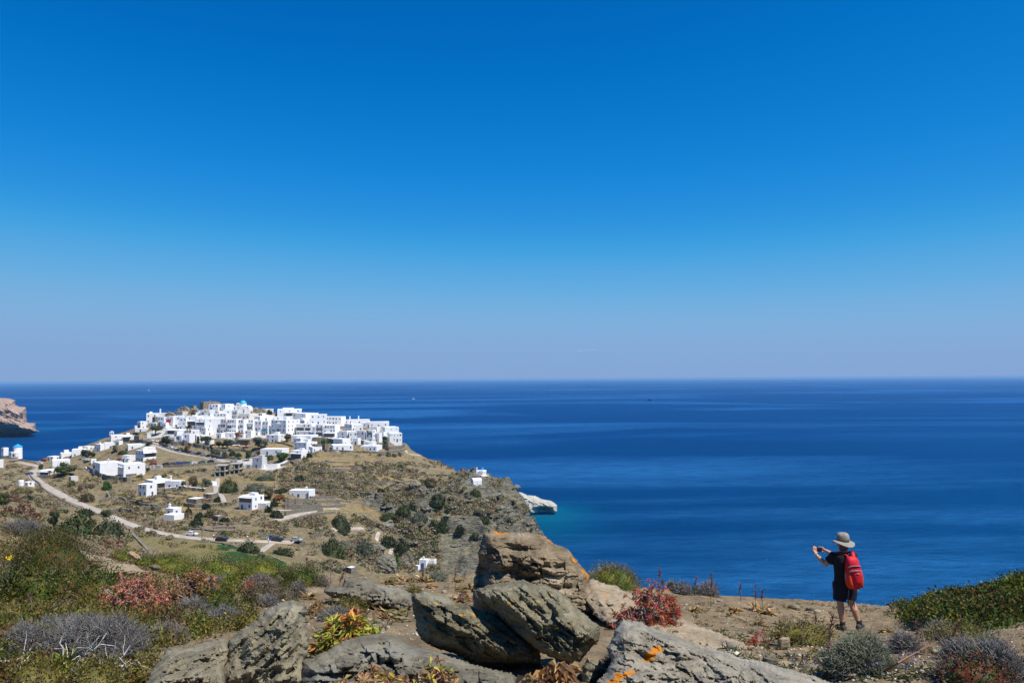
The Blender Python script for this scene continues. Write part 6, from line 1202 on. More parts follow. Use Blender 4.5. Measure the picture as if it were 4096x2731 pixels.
# stones on the bare ground
def stone(sx, sb, wpx, hpx, mat, label, seed, group=None, name='stone'):
    h_ = near_hit(sx, sb); s = h_[1] / FPX; g = np.random.default_rng(seed); b = MB().ell((0, 0, 0), (1, 1, 1), 12, 9); v = np.array(b.V)
    r = np.array([wpx * s / 2, wpx * s * .38, hpx * s / 2]); k = 1 + .22 * vnoise(v * 1.7, seed)[:, None] + .1 * vnoise(v * 4, seed + 2)[:, None]; v = np.sign(v) * np.abs(v) ** .8 * k * r
    v[:, 2] = v[:, 2] - v[:, 2].min() - hpx * s * .22; me_ = bpy.data.meshes.new(name); me_.from_pydata(v.tolist(), [], b.F); me_.materials.append(RM[mat]); me_.update()
    o = obj_from(name, me_, None, h_, g.uniform(-.4, .4)); tag(o, label, 'stone', group)
for i, a in enumerate([(3137, 2596, 44, 52, 'tan', 'upright pointed tan stone in front of the low bush beside the hiker'), (3082, 2656, 60, 34, 'grey', 'grey flat stone right behind the glittering slab'), (3140, 2668, 50, 26, 'tan', 'flat tan stone next to the grey one behind the glittering slab'), (3240, 2690, 56, 36, 'grey', 'rounded grey stone between purple flowers near the bottom'),
     (3415, 2714, 62, 26, 'tan', 'long tan stone at the foot of the grey-green cushion'), (2930, 2592, 44, 20, 'slab', 'white quartz stone lying on the end of the tan ledge'), (3745, 2616, 42, 20, 'slab', 'squared white stone below the grey dead twigs at the right'), (3005, 2600, 30, 20, 'tan', 'small tan stone at the end of the tan ledge'),
     (3180, 2436, 46, 24, 'green', 'greenish stone beside the path edge left of the hiker'), (3240, 2440, 34, 14, 'green', 'flat greenish stone nearer to the hiker'), (3270, 2448, 26, 14, 'tan', 'small tan stone left of the hiker'), (3388, 2444, 26, 10, 'grey', 'thin grey stone just behind the hiker'), (3700, 2680, 24, 14, 'slab', 'small white stone near the bottom right'), (3765, 2700, 26, 16, 'tan', 'tan pebble stone near the bottom right'),
     (1776, 2372, 22, 16, 'slab', 'white stone on the bare ground behind the pair of boulders'), (1560, 2350, 20, 14, 'slab', 'white stone at the edge of the dry leaf tufts'), (1650, 2340, 24, 12, 'green', 'greenish flat stone on the bare earth near the brow'), (1612, 2336, 22, 12, 'grey', 'dark flat stone on the bare earth near the brow'), (1462, 2316, 14, 10, 'slab', 'tiny white stone on the brow above the ravine hut'),
     (2745, 2420, 18, 8, 'slab', 'white chip of stone right of the red spurge'), (2880, 2406, 26, 12, 'slab', 'pale stone on the brow right of the grey cushions'), (1510, 2490, 30, 18, 'green', 'green-grey stone on the bare soil right of the yellow-leaved spurge'), (1600, 2478, 20, 10, 'grey', 'small grey stone on the bare soil left of the pair')]): stone(a[0], a[1], a[2], a[3], a[4], a[5], 60 + i)
gs = np.random.default_rng(5); peb = []
for k in range(2600):
    x, y = (gs.uniform(2600, 4090), gs.uniform(2395, 2731)) if k < 1800 else (gs.uniform(1000, 1900), gs.uniform(2325, 2560)); h_ = near_hit(x, y)
    if h_[1] > 19: continue
    r = gs.uniform(.004, .014) * (1.8 if gs.random() < .08 else 1); b = MB().ell((0, 0, 0), (1, 1, 1), 6, 4); v = np.array(b.V) * np.array([1, .8, .6]) * r * (1 + .25 * gs.normal(size=(len(b.V), 1)))
    F3 = np.array([(f[0], f[1], f[2]) for f in b.F] + [(f[0], f[2], f[3]) for f in b.F if len(f) == 4]); peb.append((v + h_ + [0, 0, r * .2], F3, np.tile(jitter_col([(.40, .34, .26), (.30, .27, .21), (.55, .52, .46), (.22, .2, .16), (.34, .25, .16)], 1, gs, .2), (len(v), 1))))
V_, F_, c_ = merge(peb); tag(obj_from('gravel', mesh_np('gravel', V_, F_, TWIG, False, colors=c_)), kind='stuff')
# far rocks: the white cape, the left cliff and boulders of the ravine
capem = rock_material('white_cape_rock', (.30, .265, .215), (.52, .49, .43), (.44, .41, .36), .10, strat=(1, 1, 5), srot=(.1, .25, 0), specks=.9, pale=(.60, .58, .53))
cliffm = rock_material('ochre_cliff_rock', (.24, .15, .10), (.46, .34, .27), (.38, .26, .20), .045, strat=(2.2, 2.2, .8), srot=(.1, .1, 0), specks=.9, pale=(.52, .44, .38))
ravm = rock_material('ravine_schist', (.075, .075, .058), (.25, .235, .18), (.17, .155, .11), .16, strat=(1, 1, 4), srot=(.1, .4, 0), specks=.9, pale=(.33, .31, .24))
rock([(2060, 1966), (2085, 1968), (2110, 1980), (2140, 1982), (2170, 1996), (2205, 2002), (2228, 2018), (2228, 2048), (2215, 2050), (2195, 2044), (2160, 2040), (2150, 2052), (2120, 2058), (2080, 2056), (2055, 2030)], 655, 9, 9, '', 'x', h=3, tilt=.6, rough=.55, name='cape', matl=capem, structure=True, dents=[(2175, 2036, 30, 8, 9)], edge_jit=.2)
rock([(-80, 1600), (0, 1592), (30, 1592), (60, 1600), (62, 1620), (80, 1626), (104, 1628), (108, 1690), (140, 1692), (144, 1720), (158, 1724), (120, 1738), (60, 1740), (-80, 1738)], 1640, 60, 90, '', 'x', h=3, tilt=.35, rough=.5, name='cliff', matl=cliffm, structure=True, dents=[(84, 1668, 8, 18, 14), (70, 1720, 30, 6, 10)], edge_jit=.3)
for i, a in enumerate([([(1488, 2255), (1500, 2232), (1530, 2218), (1560, 2216), (1580, 2232), (1590, 2262), (1585, 2296), (1500, 2296)], 338, 'huge rounded grey boulder with a shaded overhang in the ravine'), ([(1325, 2210), (1340, 2196), (1365, 2196), (1380, 2215), (1375, 2240), (1340, 2250), (1328, 2232)], 332, 'layered rounded boulder below the wide green bush of the ravine'),
      ([(1475, 2190), (1490, 2176), (1520, 2176), (1545, 2190), (1530, 2215), (1490, 2222)], 352, 'dark split boulder left of the zigzag steps'), ([(1515, 2020), (1530, 1996), (1580, 1990), (1612, 2000), (1600, 2040), (1570, 2052), (1520, 2048)], 400, 'big flat dark rock face in the middle of the slope'), ([(1440, 2030), (1460, 2012), (1500, 2010), (1505, 2040), (1470, 2052)], 396, 'dark rock left of the big flat rock face'),
      ([(1518, 2110), (1540, 2092), (1575, 2088), (1580, 2110), (1560, 2132), (1525, 2128)], 372, 'dark overhanging crag above the zigzag steps'), ([(1592, 2085), (1620, 2078), (1650, 2082), (1640, 2104), (1605, 2112)], 378, 'dark rock right of the overhanging crag'), ([(1690, 2080), (1710, 2066), (1738, 2066), (1735, 2110), (1700, 2120), (1688, 2105)], 380, 'dark cracked crag left of the bright-topped bush'),
      ([(1650, 2200), (1665, 2150), (1690, 2150), (1680, 2200), (1660, 2220)], 366, 'dark upright crag on the left rim of the pale slab'), ([(1430, 2262), (1450, 2238), (1465, 2250), (1450, 2270)], 326, 'small green rock beside the hut of the ravine'), ([(1490, 2276), (1510, 2270), (1525, 2284), (1515, 2296), (1488, 2294)], 326, 'mossy stone in front of the huge rounded boulder')]):
    rock(a[0], a[1], 3.2, 4, '', a[2], h=2.6, tilt=.5, rough=.8, name='boulder', matl=ravm, seed=70 + i, edge_jit=.3)

og = np.random.default_rng(44); k_ = 0
for _ in range(400):
    if k_ >= 46: break
    x, y = (og.uniform(1560, 2140), og.uniform(1930, 2200)) if og.random() < .75 else (og.uniform(1240, 1620), og.uniform(2000, 2260))
    h_ = far_hit(x, y); q_ = dirn(np.array(x), np.array(y))
    if abs(EYE + q_[2] * h_[1] - h_[2]) > 2 or not free(x, y - 4): continue
    wd, ht = og.uniform(22, 62), og.uniform(9, 24); ang = np.linspace(0, 2 * math.pi, 11, endpoint=False); rad = og.uniform(.7, 1.1, 11)
    pl_ = [(x + wd / 2 * r_ * math.cos(a_) + .4 * ht * math.sin(a_) * -1, y - ht * .35 + ht * .62 * r_ * math.sin(a_)) for a_, r_ in zip(ang, rad)]
    rock(pl_, h_[1] + .8, og.uniform(1.6, 3.2), 3.5, '', 'jagged grey-green schist outcrop on the rugged sea slope', h=2.6, tilt=.8, rough=1.2, name='rock_outcrop', matl=ravm, seed=200 + k_, edge_jit=.45, group='schist outcrops of the rugged sea slope', bed=og.uniform(10, 40)); k_ += 1
wg = np.random.default_rng(8); k_ = 0
for _ in range(300):
    if k_ >= 24: break
    x, y = (wg.uniform(1180, 1850), wg.uniform(1860, 2010)) if wg.random() < .65 else (wg.uniform(400, 1100), wg.uniform(1900, 2130)); L_ = wg.uniform(60, 150)
    ok = all(free(x + t_ * L_, y + 2) and np.min((allr[:, 0] - far_hit(x + t_ * L_, y)[0]) ** 2 + (allr[:, 1] - far_hit(x + t_ * L_, y)[1]) ** 2) > 60 for t_ in (0, .33, .66, 1))
    if not ok: continue
    sl = wg.uniform(-.06, .08); wall_line([(x, y), (x + L_ * .35, y + sl * L_ * .3 - wg.uniform(0, 3)), (x + L_ * .7, y + sl * L_ * .8), (x + L_, y + sl * L_ + wg.uniform(0, 3))], wg.uniform(4, 7), 'low broken drystone terrace wall half lost in the scrub of the dry slope', group='low broken terrace walls in the scrub'); k_ += 1
# ------------------------------------------------------------------ near plants
NPAL = {'mastic': [(0.051, 0.09, 0.01), (0.078, 0.112, 0.014), (0.037, 0.062, 0.009), (0.129, 0.134, 0.018), (0.101, 0.076, 0.017)], 'ymastic': [(0.121, 0.144, 0.015), (0.171, 0.178, 0.021), (0.07, 0.101, 0.013), (0.232, 0.198, 0.026), (0.05, 0.082, 0.012)], 'heath': [(0.051, 0.067, 0.01), (0.083, 0.09, 0.014), (0.138, 0.076, 0.019), (0.064, 0.076, 0.012), (0.037, 0.054, 0.009), (0.156, 0.107, 0.027)], 'olive': [(0.147, 0.13, 0.024), (0.193, 0.162, 0.033), (0.101, 0.103, 0.018), (0.239, 0.188, 0.045), (0.129, 0.09, 0.024)], 'brown': [(0.14, 0.105, 0.06), (0.1, 0.08, 0.045), (0.18, 0.13, 0.075), (0.08, 0.085, 0.04)], 'dry': [(0.38, 0.22, 0.09), (0.3, 0.17, 0.07), (0.44, 0.29, 0.14), (0.22, 0.12, 0.06)], 'greygreen': [(0.2, 0.21, 0.14), (0.16, 0.175, 0.11), (0.25, 0.25, 0.18), (0.12, 0.13, 0.08)], 'redgreen': [(0.067, 0.095, 0.022), (0.179, 0.034, 0.022), (0.101, 0.112, 0.026), (0.224, 0.056, 0.034)], 'greentwig': [(0.13, 0.14, 0.09), (0.17, 0.16, 0.12), (0.2, 0.18, 0.15)]}
NPAL['rustleaf'] = [(.19, .085, .028), (.14, .075, .024), (.10, .085, .022), (.23, .11, .035), (.08, .07, .02)]
GREYT = [(.185, .175, .16), (.14, .13, .12), (.245, .23, .21), (.10, .095, .088)]; BROWNT = [(.19, .155, .125), (.14, .115, .09), (.25, .21, .165)]
def near_base(sx, sb): h = near_hit(sx, sb); return h, h[1] / FPX
def lumps(v, seed): return 1 + .24 * vnoise(v * 2.1, seed)[:, None] + .15 * vnoise(v * 4.7, seed + 3)[:, None]
def core_dome(rx, ry, rz, cols, g, seed, k=.60):
    V, F, c = join_core((np.zeros((0, 3)), np.zeros((0, 3), int), np.zeros((0, 3))), cols, seed, .3, 1.0, g, k, True); return V * np.array([rx, ry, rz]), F, c
def leaf_bush(sx, sb, wpx, hpx, pal, label, leaf=.03, n=None, name='shrub', dep=.8, twigs=.035, group=None, core=True, slim=.5):
    p, s = near_base(sx, sb); rx, rz = wpx * s / 2, hpx * s * .95; ry = rx * dep; seed = int(sx * 5 + sb); g = np.random.default_rng(seed); cols = NPAL[pal]
    n = n or int(np.clip(1.5 * wpx * hpx / (leaf / s) ** 2 * 3.6, 700, 14000)); q, v = dome_pts(n, g, .62); q = q * lumps(v, seed) * np.array([rx, ry, rz])
    parts = [leaf_quads(q, v * .8 + g.normal(0, .7, (n, 3)) + [0, 0, .3], leaf * g.uniform(.7, 1.3, n), leaf * slim, jitter_col(cols, n, g, .3), g)]
    if core: parts.append(core_dome(rx, ry, rz, cols, g, seed))
    m = int(n * twigs)
    if m:
        a, va = dome_pts(m, g, .5); a = a * np.array([rx, ry, rz]) * .9; b = a + unit(va + g.normal(0, .5, (m, 3)) + [0, 0, .2]) * (g.uniform(.10, .3, (m, 1)) * min(rx, .5)); parts.append(twig_prisms(a, b, .0022 + .00025 * p[1], jitter_col(BROWNT + GREYT[:1], m, g, .2)))
    V, F, c = merge(parts); o = obj_from(name, mesh_np(name, V, F, LEAF, False, colors=c), None, p + np.array([0, ry * .7, -.06 * rz])); tag(o, label, 'shrub', group); return o
def thorn(sx, sb, wpx, hpx, label, cols=GREYT, n=None, name='thorn_cushion', dep=.85, group=None, leafy=None, th=1.):
    p, s = near_base(sx, sb); rx, rz = wpx * s / 2 * .93, hpx * s * .82; ry = rx * dep; seed = int(sx * 3 + sb); g = np.random.default_rng(seed); n = n or int(np.clip(wpx * hpx * .17, 700, 7000))
    q, v = dome_pts(n, g, .55); L_ = lumps(v, seed); a = q * L_ * np.array([rx, ry, rz]); ln = g.uniform(.05, .13, (n, 1)) * np.clip(rx * 1.8, .5, 1.6)
    d1 = unit(v * .5 + g.normal(0, .8, (n, 3))); b = a + d1 * ln; d2 = unit(d1 + g.normal(0, .7, (n, 3))); e = b + d2 * ln * .6
    r = (.0011 + .00024 * p[1]) * th; cc = jitter_col(cols, n, g, .2); parts = [twig_prisms(a, b, r, cc), twig_prisms(b, e, r * .7, cc)]
    parts.append(core_dome(rx, ry, rz, cols, g, seed, .55))
    if leafy: 
        m = n; q2, v2 = dome_pts(m, g, .8); parts.append(leaf_quads(q2 * lumps(v2, seed) * np.array([rx, ry, rz]), v2 + g.normal(0, .6, (m, 3)), .02 * g.uniform(.7, 1.3, m), .008, jitter_col(NPAL[leafy], m, g, .25), g))
    V, F, c = merge(parts); o = obj_from(name, mesh_np(name, V, F, TWIG, False, colors=c), None, p + np.array([0, ry * .7, -.06 * rz])); tag(o, label, 'shrub', group); return o
def spurge(sx, sb, wpx, hpx, cols, label, stems=60, leaf=.055, wl=.22, name='spurge_bush', lean=0., hole=.0, stemc=((.30, .27, .24), (.22, .18, .15)), yshift=.6, nl=13, droop=.25):
    p, s = near_base(sx, sb); rx, rz = wpx * s / 2, hpx * s; ry = rx * .75; g = np.random.default_rng(int(sx + sb)); o = empty(name, p + np.array([0, ry * yshift, -.03])); tag(o, label, 'shrub'); sp = []; lf = []
    for i in range(stems):
        v = unit(g.normal(size=3)); v[2] = abs(v[2]) * .9 + .05; r = g.uniform(.7, 1.02); tip = v * np.array([rx, ry, rz]) * r + np.array([lean * rx * v[2], 0, 0]); st = np.array([tip[0] * .15, tip[1] * .15, 0]); m1 = st * .5 + tip * .35 + np.array([0, 0, tip[2] * .12]) + g.normal(0, .03, 3); m2 = tip * .75 + g.normal(0, .025, 3)
        for a, b, rr in ((st, m1, .011), (m1, m2, .008), (m2, tip, .006)): sp.append((a, b, rr))
        for _ in range(2):
            t2 = m2 + unit(tip - m2 + g.normal(0, .09, 3)) * g.uniform(.05, .13); sp.append((m2, t2, .005)); sub = t2
            lf.append((sub, unit(t2 - m2 + np.array([0, 0, .05])), cols[g.integers(0, len(cols))]))
        lf.append((tip, unit(tip - m2 + np.array([0, 0, .05])), cols[g.integers(0, len(cols))]))
    A = np.array([x[0] for x in sp]); B = np.array([x[1] for x in sp]); Rr = np.array([x[2] for x in sp]); V, F, c = twig_prisms(A, B, Rr, jitter_col(stemc, len(A), g, .15)); obj_from('stems', mesh_np('stems', V, [F], TWIG, False, colors=c), o)
    pos = np.repeat(np.array([x[0] for x in lf]), nl, 0); ax = np.repeat(np.array([x[1] for x in lf]), nl, 0); cc = np.repeat(np.array([x[2] for x in lf]), nl, 0); n = len(pos)
    rad = unit(np.cross(ax, unit(g.normal(size=(n, 3))))); dr = unit(rad + ax * g.uniform(-.1, .8, (n, 1))); col = np.clip(cc * (1 + g.normal(0, .16, (n, 1))) * (1 + g.normal(0, .07, (n, 3))), .004, .9)
    V, F, c = leaf_quads(pos - ax * g.uniform(0, .03, (n, 1)), dr, leaf * g.uniform(.7, 1.25, n), leaf * wl, col, g, droop); obj_from('leaf_rosettes', mesh_np('leaf_rosettes', V, [F], LEAF, False, colors=c), o); return o
def ribbons(n, g, L, W, cols, elev=(.2, 1.2), curl=1.0, spread=.04, seg=6):
    V = []; F = []; C_ = []
    for i in range(n):
        a = g.uniform(0, 2 * math.pi); e = g.uniform(*elev); l = L * g.uniform(.6, 1.2); d = np.array([math.cos(a), math.sin(a), 0.]); sd_ = np.array([-d[1], d[0], 0]) + g.normal(0, .25, 3); b0 = np.array([g.normal(0, spread), g.normal(0, spread), 0]); t = np.linspace(0, 1, seg)
        z = l * (t * math.sin(e) - curl * g.uniform(.4, 1.1) * .6 * t ** 2); z = np.maximum(z, .012 + .015 * g.random()); x = l * t * math.cos(e * .8); w_ = W * g.uniform(.6, 1.2) * np.clip(np.sin(np.pi * (.18 + .82 * t)), .06, 1); tw = g.normal(0, .6) * t
        b = len(V)
        for k in range(seg):
            c0 = b0 + d * x[k] + np.array([0, 0, z[k]]); sv = sd_ * math.cos(tw[k]) + np.array([0, 0, math.sin(tw[k])]); V += [c0 - sv * w_[k] / 2, c0 + sv * w_[k] / 2 + np.array([0, 0, .15 * w_[k]])]
        F += [(b + 2 * k, b + 2 * k + 1, b + 2 * k + 3, b + 2 * k + 2) for k in range(seg - 1)]; c = jitter_col(cols, 1, g, .2)[0]; C_ += [c] * (2 * seg)
    return np.array(V), np.array(F), np.array(C_)
DRYL = [(.38, .25, .10), (.30, .17, .06), (.46, .33, .16), (.24, .13, .05), (.13, .12, .04)]
def tuft(sx, sb, wpx, hpx, label, cols=DRYL, n=46, curl=1.0, name='squill_tuft', elev=(.2, 1.25), W=.028, spread=.07):
    p, s = near_base(sx, sb); g = np.random.default_rng(int(sx * 2 + sb)); L = max(wpx * .55, hpx * .95) * s; V, F, c = ribbons(n, g, L, W * max(1, p[1] / 9), cols, elev, curl, wpx * s * .14)
    tag(obj_from(name, mesh_np(name, V, [F], LEAF, False, colors=c), None, p), label, 'plant')
def stalk(sx, sb, top, label, dx=0, col=(.15, .075, .05), fuzz=50, name='dry_stalk', group=None, r=.006, d=None):
    p, s = near_base(sx, sb)
    if d: p = P(np.array(float(sx)), np.array(float(sb)), d); s = d / FPX
    H = (sb - top) * s; g = np.random.default_rng(int(sx * 9 + sb)); tt = np.linspace(0, 1, 7); k = r * max(1, p[1] / 9)
    Q = np.stack([dx * s * tt ** 1.5 + g.normal(0, .006, 7), g.normal(0, .006, 7), H * tt], -1); Q[0] = (0, 0, -.05); parts = [twig_prisms(Q[:-1], Q[1:], np.linspace(k, k * .6, 6), jitter_col([col], 6, g, .15))]
    t = g.uniform(.45, 1, fuzz); a = np.stack([np.interp(t, tt, Q[:, 0]), np.interp(t, tt, Q[:, 1]), np.interp(t, tt, Q[:, 2])], -1); b = a + unit(g.normal(size=(fuzz, 3)) + [0, 0, .8]) * g.uniform(.015, .045, (fuzz, 1)) * max(1, p[1] / 10)
    parts.append(twig_prisms(a, b, k * .55, jitter_col([col, tuple(np.array(col) * 1.5)], fuzz, g, .25))); V, F, c = merge(parts); tag(obj_from(name, mesh_np(name, V, F, TWIG, False, colors=c), None, p), label, 'plant', group)
def deadwood(sx, sb, pts, label, r0=.02, cols=((.52, .49, .46), (.40, .37, .34), (.60, .57, .53)), seed=1, depth=4, name='dead_branch', lift=.12, n0=3):
    "a bleached branch forking over the scrub; pts = photo polyline of its main stem"
    g = np.random.default_rng(seed); Q = []
    for x, y in pts:
        h = near_hit(x, sb); Q.append(P(np.array(float(x)), np.array(float(y)), h[1] + .05 * g.normal()))
    Q = np.array(Q); base = Q[0].copy(); Q = Q - base; segs = []
    def grow(a, d, L, r, lv):
        k = 3; q = a
        for i in range(k):
            d = unit(d + g.normal(0, .28, 3)); e = q + d * L / k; segs.append((q, e, r * (1 - .18 * i))); q = e
            if lv > 0 and g.random() < .75: grow(q, unit(d + g.normal(0, .8, 3)), L * g.uniform(.45, .75), r * .55, lv - 1)
    for i in range(len(Q) - 1):
        segs.append((Q[i], Q[i + 1], r0 * (1 - .5 * i / len(Q)))); d = unit(Q[i + 1] - Q[i])
        for _ in range(n0): grow(Q[i] + (Q[i + 1] - Q[i]) * g.random(), unit(d + g.normal(0, .7, 3) + [0, 0, .1]), g.uniform(.08, .2), r0 * .5, depth - 3)
    A = np.array([x[0] for x in segs]); B = np.array([x[1] for x in segs]); Rr = np.array([x[2] for x in segs]); V, F, c = twig_prisms(A, B, Rr, jitter_col(cols, len(A), g, .15)); tag(obj_from(name, mesh_np(name, V, [F], TWIG, False, colors=c), None, base), label, 'dead branch')
# low cover of the left slope (nobody could count its sprigs)
gc = np.random.default_rng(77); LP = [(-40, 2068), (60, 2075), (150, 2098), (223, 2122), (285, 2180), (300, 2200), (420, 2240), (520, 2245), (700, 2240), (820, 2232), (950, 2242), (1100, 2258), (1230, 2290), (1300, 2330), (1250, 2345), (1150, 2400), (1060, 2440), (900, 2560), (700, 2590), (600, 2680), (580, 2760), (-40, 2760)]
def cover(poly, n, pals, hgt, leaf, name, seed):
    g = np.random.default_rng(seed); pl = np.array(poly, float); lo, hi = pl.min(0), pl.max(0); q = g.uniform(lo, hi, (n * 3, 2)); q = q[inside(q, pl)][:n]
    a = (q[:, 0] - 2048) / FPX; hits = np.array([near_hit(x, min(y, 2728)) for x, y in q]); nz = fbm(hits * 1.1, 3, seed); hh = np.clip(hgt * (.75 + 1.8 * nz), .03, None) * g.uniform(.2, 1, len(q))
    sz = leaf * (1 + hits[:, 1] / 7.); pn = fbm(hits * .55 + 9, 3, seed + 4); idx = np.clip(((pn + .55) / 1.1 * len(pals)).astype(int), 0, len(pals) - 1); col = np.empty((len(q), 3))
    for k, pa in enumerate(pals): m = idx == k; col[m] = jitter_col(NPAL[pa], m.sum(), g, .3)
    V, F, c = leaf_quads(hits + np.stack([g.normal(0, .02, len(q)), g.normal(0, .02, len(q)), hh], -1), g.normal(size=(len(q), 3)) + [0, 0, .6], sz * g.uniform(.7, 1.3, len(q)), sz * .5, col, g); tag(obj_from(name, mesh_np(name, V, [F], LEAF, False, colors=c)), kind='stuff')
LP = [(-800, 2068)] + LP[:-1] + [(580, 2760), (-800, 2760)]
cover(LP, 62000, ['heath', 'rustleaf', 'olive', 'mastic', 'heath', 'rustleaf', 'ymastic', 'olive'], .13, .016, 'ground_cover', 5)
cover([(4110, 2440), (4800, 2420), (4800, 2760), (4110, 2760)], 8000, ['olive', 'heath', 'mastic'], .12, .016, 'ground_cover', 6)
# ---- left slope
for a in [(120, 2300, 440, 190, 'heath', 'dark heath mound filling the left edge of the slope', .026), (215, 2345, 230, 110, 'heath', 'dark green heath mound left of the pale outcrop', .026), (60, 2420, 320, 150, 'mastic', 'green leafy mound at the left edge above the grey thorn cushions', .03), (330, 2420, 340, 150, 'mastic', 'dark green leafy bush right beside the pink spurge', .03),
          (170, 2190, 230, 90, 'heath', 'olive heath bush on the left crest of the slope', .028), (80, 2520, 300, 110, 'olive', 'yellowish olive bush at the left edge behind the grey thorn cushions', .022), (300, 2500, 230, 90, 'olive', 'olive bush right behind the grey thorn cushions', .022), (470, 2520, 200, 80, 'olive', 'dull olive bush below the trunk of the pink spurge', .022),
          (185, 2640, 150, 96, 'olive', 'small olive bush growing out of the grey thorn cushion', .018), (470, 2650, 240, 120, 'olive', 'olive bush between the grey thorn cushion and the buff shelf', .018), (80, 2770, 280, 130, 'olive', 'olive bush in the bottom left corner', .017), (340, 2775, 320, 130, 'olive', 'yellowish bush under the bleached branches at the bottom left', .017), (550, 2735, 170, 110, 'olive', 'olive bush touching the left end of the buff shelf', .017),
          (690, 2510, 230, 76, 'brown', 'low brown bush under the pink spurge', .022), (780, 2540, 130, 84, 'olive', 'olive green bush left of the tall buff boulder', .02), (975, 2532, 160, 110, 'olive', 'rounded olive bush behind the tall buff boulder', .022), (1010, 2412, 150, 72, 'brown', 'rust-brown cushion behind the tall buff boulder', .022), (1126, 2402, 150, 60, 'brown', 'brown heather cushion on the edge of the bare soil', .022),
          (860, 2440, 180, 90, 'mastic', 'dark green bush at the right foot of the pink spurge', .028), (600, 2590, 150, 60, 'heath', 'low dull bush left of the buff shelf', .018),
          (190, 2280, 150, 70, 'rustleaf', 'rust-tinted heath in the middle of the left slope', .024), (90, 2250, 160, 70, 'rustleaf', 'rust-tinted heath bush high at the left edge', .024), (560, 2360, 150, 60, 'rustleaf', 'rust-brown bush between the pale outcrop and the coral spurge', .024), (660, 2480, 170, 60, 'rustleaf', 'reddish brown heath under the coral spurge', .02),
          (640, 2285, 260, 70, 'ymastic', 'left end of the yellow-green mastic band', .03), (820, 2330, 330, 105, 'ymastic', 'tall middle mound of the yellow-green mastic band', .03), (1010, 2320, 280, 78, 'ymastic', 'broad mound of the yellow-green mastic band behind the grey dry bush', .03), (1170, 2350, 240, 96, 'mastic', 'dark green right end of the mastic band beside the squill flower stalk', .03), (470, 2240, 120, 44, 'ymastic', 'small mastic bush above the pale outcrop', .03), (560, 2262, 120, 44, 'ymastic', 'small mastic bush behind the right end of the pale outcrop', .03), (910, 2370, 150, 60, 'ymastic', 'yellow-green clump in front of the mastic band', .03),
          (1385, 2470, 180, 80, 'olive', 'grey-olive bush behind the yellow-leaved spurge', .02), (1262, 2462, 80, 66, 'dry', 'dry orange bush right behind the tall buff boulder', .022), (1652, 2378, 66, 34, 'olive', 'small yellow-green cushion on the bare soil behind the dark boulder', .02),
          (2460, 2372, 240, 104, 'ymastic', 'green mastic bush on the brow right of the tall brown rock', .03), (2784, 2376, 36, 30, 'ymastic', 'tiny green bush between the grey cushions on the brow', .026), (2610, 2540, 200, 44, 'heath', 'low dark bush under the red spurge', .02),
          (3240, 2586, 310, 84, 'olive', 'low olive bush in front of the hiker', .022), (3900, 2600, 330, 96, 'olive', 'olive-brown bush in front of the green thicket at the right', .02), (3960, 2760, 320, 130, 'redgreen', 'green bush with dark red tips in the bottom right corner', .018)]:
    leaf_bush(a[0], a[1], a[2], a[3], a[4], a[5], a[6])
# big green thicket at the right
def thicket():
    g = np.random.default_rng(9); sil = [(3556, 2452), (3577, 2424), (3684, 2404), (3776, 2374), (3899, 2357), (4096, 2330), (4250, 2320)]; bot = [(3556, 2482), (3640, 2512), (3760, 2540), (3900, 2525), (4096, 2512), (4250, 2508)]
    pos = []; nr = []; sx = g.uniform(3556, 4230, 22000); fr = np.sqrt(g.uniform(0, 1, 22000)) * 1.0
    st = np.interp(sx, [a[0] for a in sil], [a[1] for a in sil]); sb = np.interp(sx, [a[0] for a in bot], [a[1] for a in bot])
    db = np.array([near_hit(x, y)[1] for x, y in zip(np.linspace(3550, 4240, 40), np.interp(np.linspace(3550, 4240, 40), [a[0] for a in bot], [a[1] for a in bot]))]); d0 = np.interp(sx, np.linspace(3550, 4240, 40), db); d = d0 + 3.4 * fr ** 1.3; y = sb + (st - sb) * (1 - (1 - fr) ** 1.25)
    q = P(sx, y, d); q = q + g.normal(0, .05, q.shape) + unit(np.array([[0, -.6, .8]])) * (.26 * fbm(q * 1.5, 3, 8) + .03)[:, None]; n = len(q); base = np.array([q[:, 0].mean(), q[:, 1].min(), q[:, 2].min()])
    pk = fbm(q * 1.3, 2, 19)[:, None]; col = np.where(pk > .12, jitter_col(NPAL['ymastic'], n, g, .3), np.where(pk < -.2, jitter_col(NPAL['heath'] + NPAL['mastic'][:1], n, g, .3), jitter_col(NPAL['mastic'], n, g, .3))); p1 = leaf_quads(q - base, g.normal(size=(n, 3)) + [0, -.4, .7], .05 * g.uniform(.7, 1.3, n), .03, col, g)
    U, W_ = np.meshgrid(np.linspace(3562, 4230, 60), np.linspace(0, 1, 16), indexing='ij'); st = np.interp(U, [a[0] for a in sil], [a[1] for a in sil]) + 5; sb = np.interp(U, [a[0] for a in bot], [a[1] for a in bot]); dd = np.interp(U, np.linspace(3550, 4240, 40), db) + 3.4 * W_ ** 1.3 + .12
    cq = P(U, sb + (st - sb) * (1 - (1 - W_) ** 1.25), dd).reshape(-1, 3); low = cq.reshape(60, 16, 3)[:, -1].copy(); low[:, 1] += .7; low[:, 2] -= .8
    allv = np.concatenate([cq.reshape(60, 16, 3), low[:, None]], 1).reshape(-1, 3); f = grid_faces(60, 17); F3 = np.concatenate([f[:, [0, 1, 2]], f[:, [0, 2, 3]]]); p2 = (allv - base + g.normal(0, .02, allv.shape), F3, jitter_col(NPAL['mastic'][:3], len(allv), g, .2))
    V, F, c = merge([p1, p2]); tag(obj_from('mastic_thicket', mesh_np('mastic_thicket', V, F, LEAF, False, colors=c), None, base), 'big dense green mastic thicket sloping up to the right edge', 'shrub')
thicket()
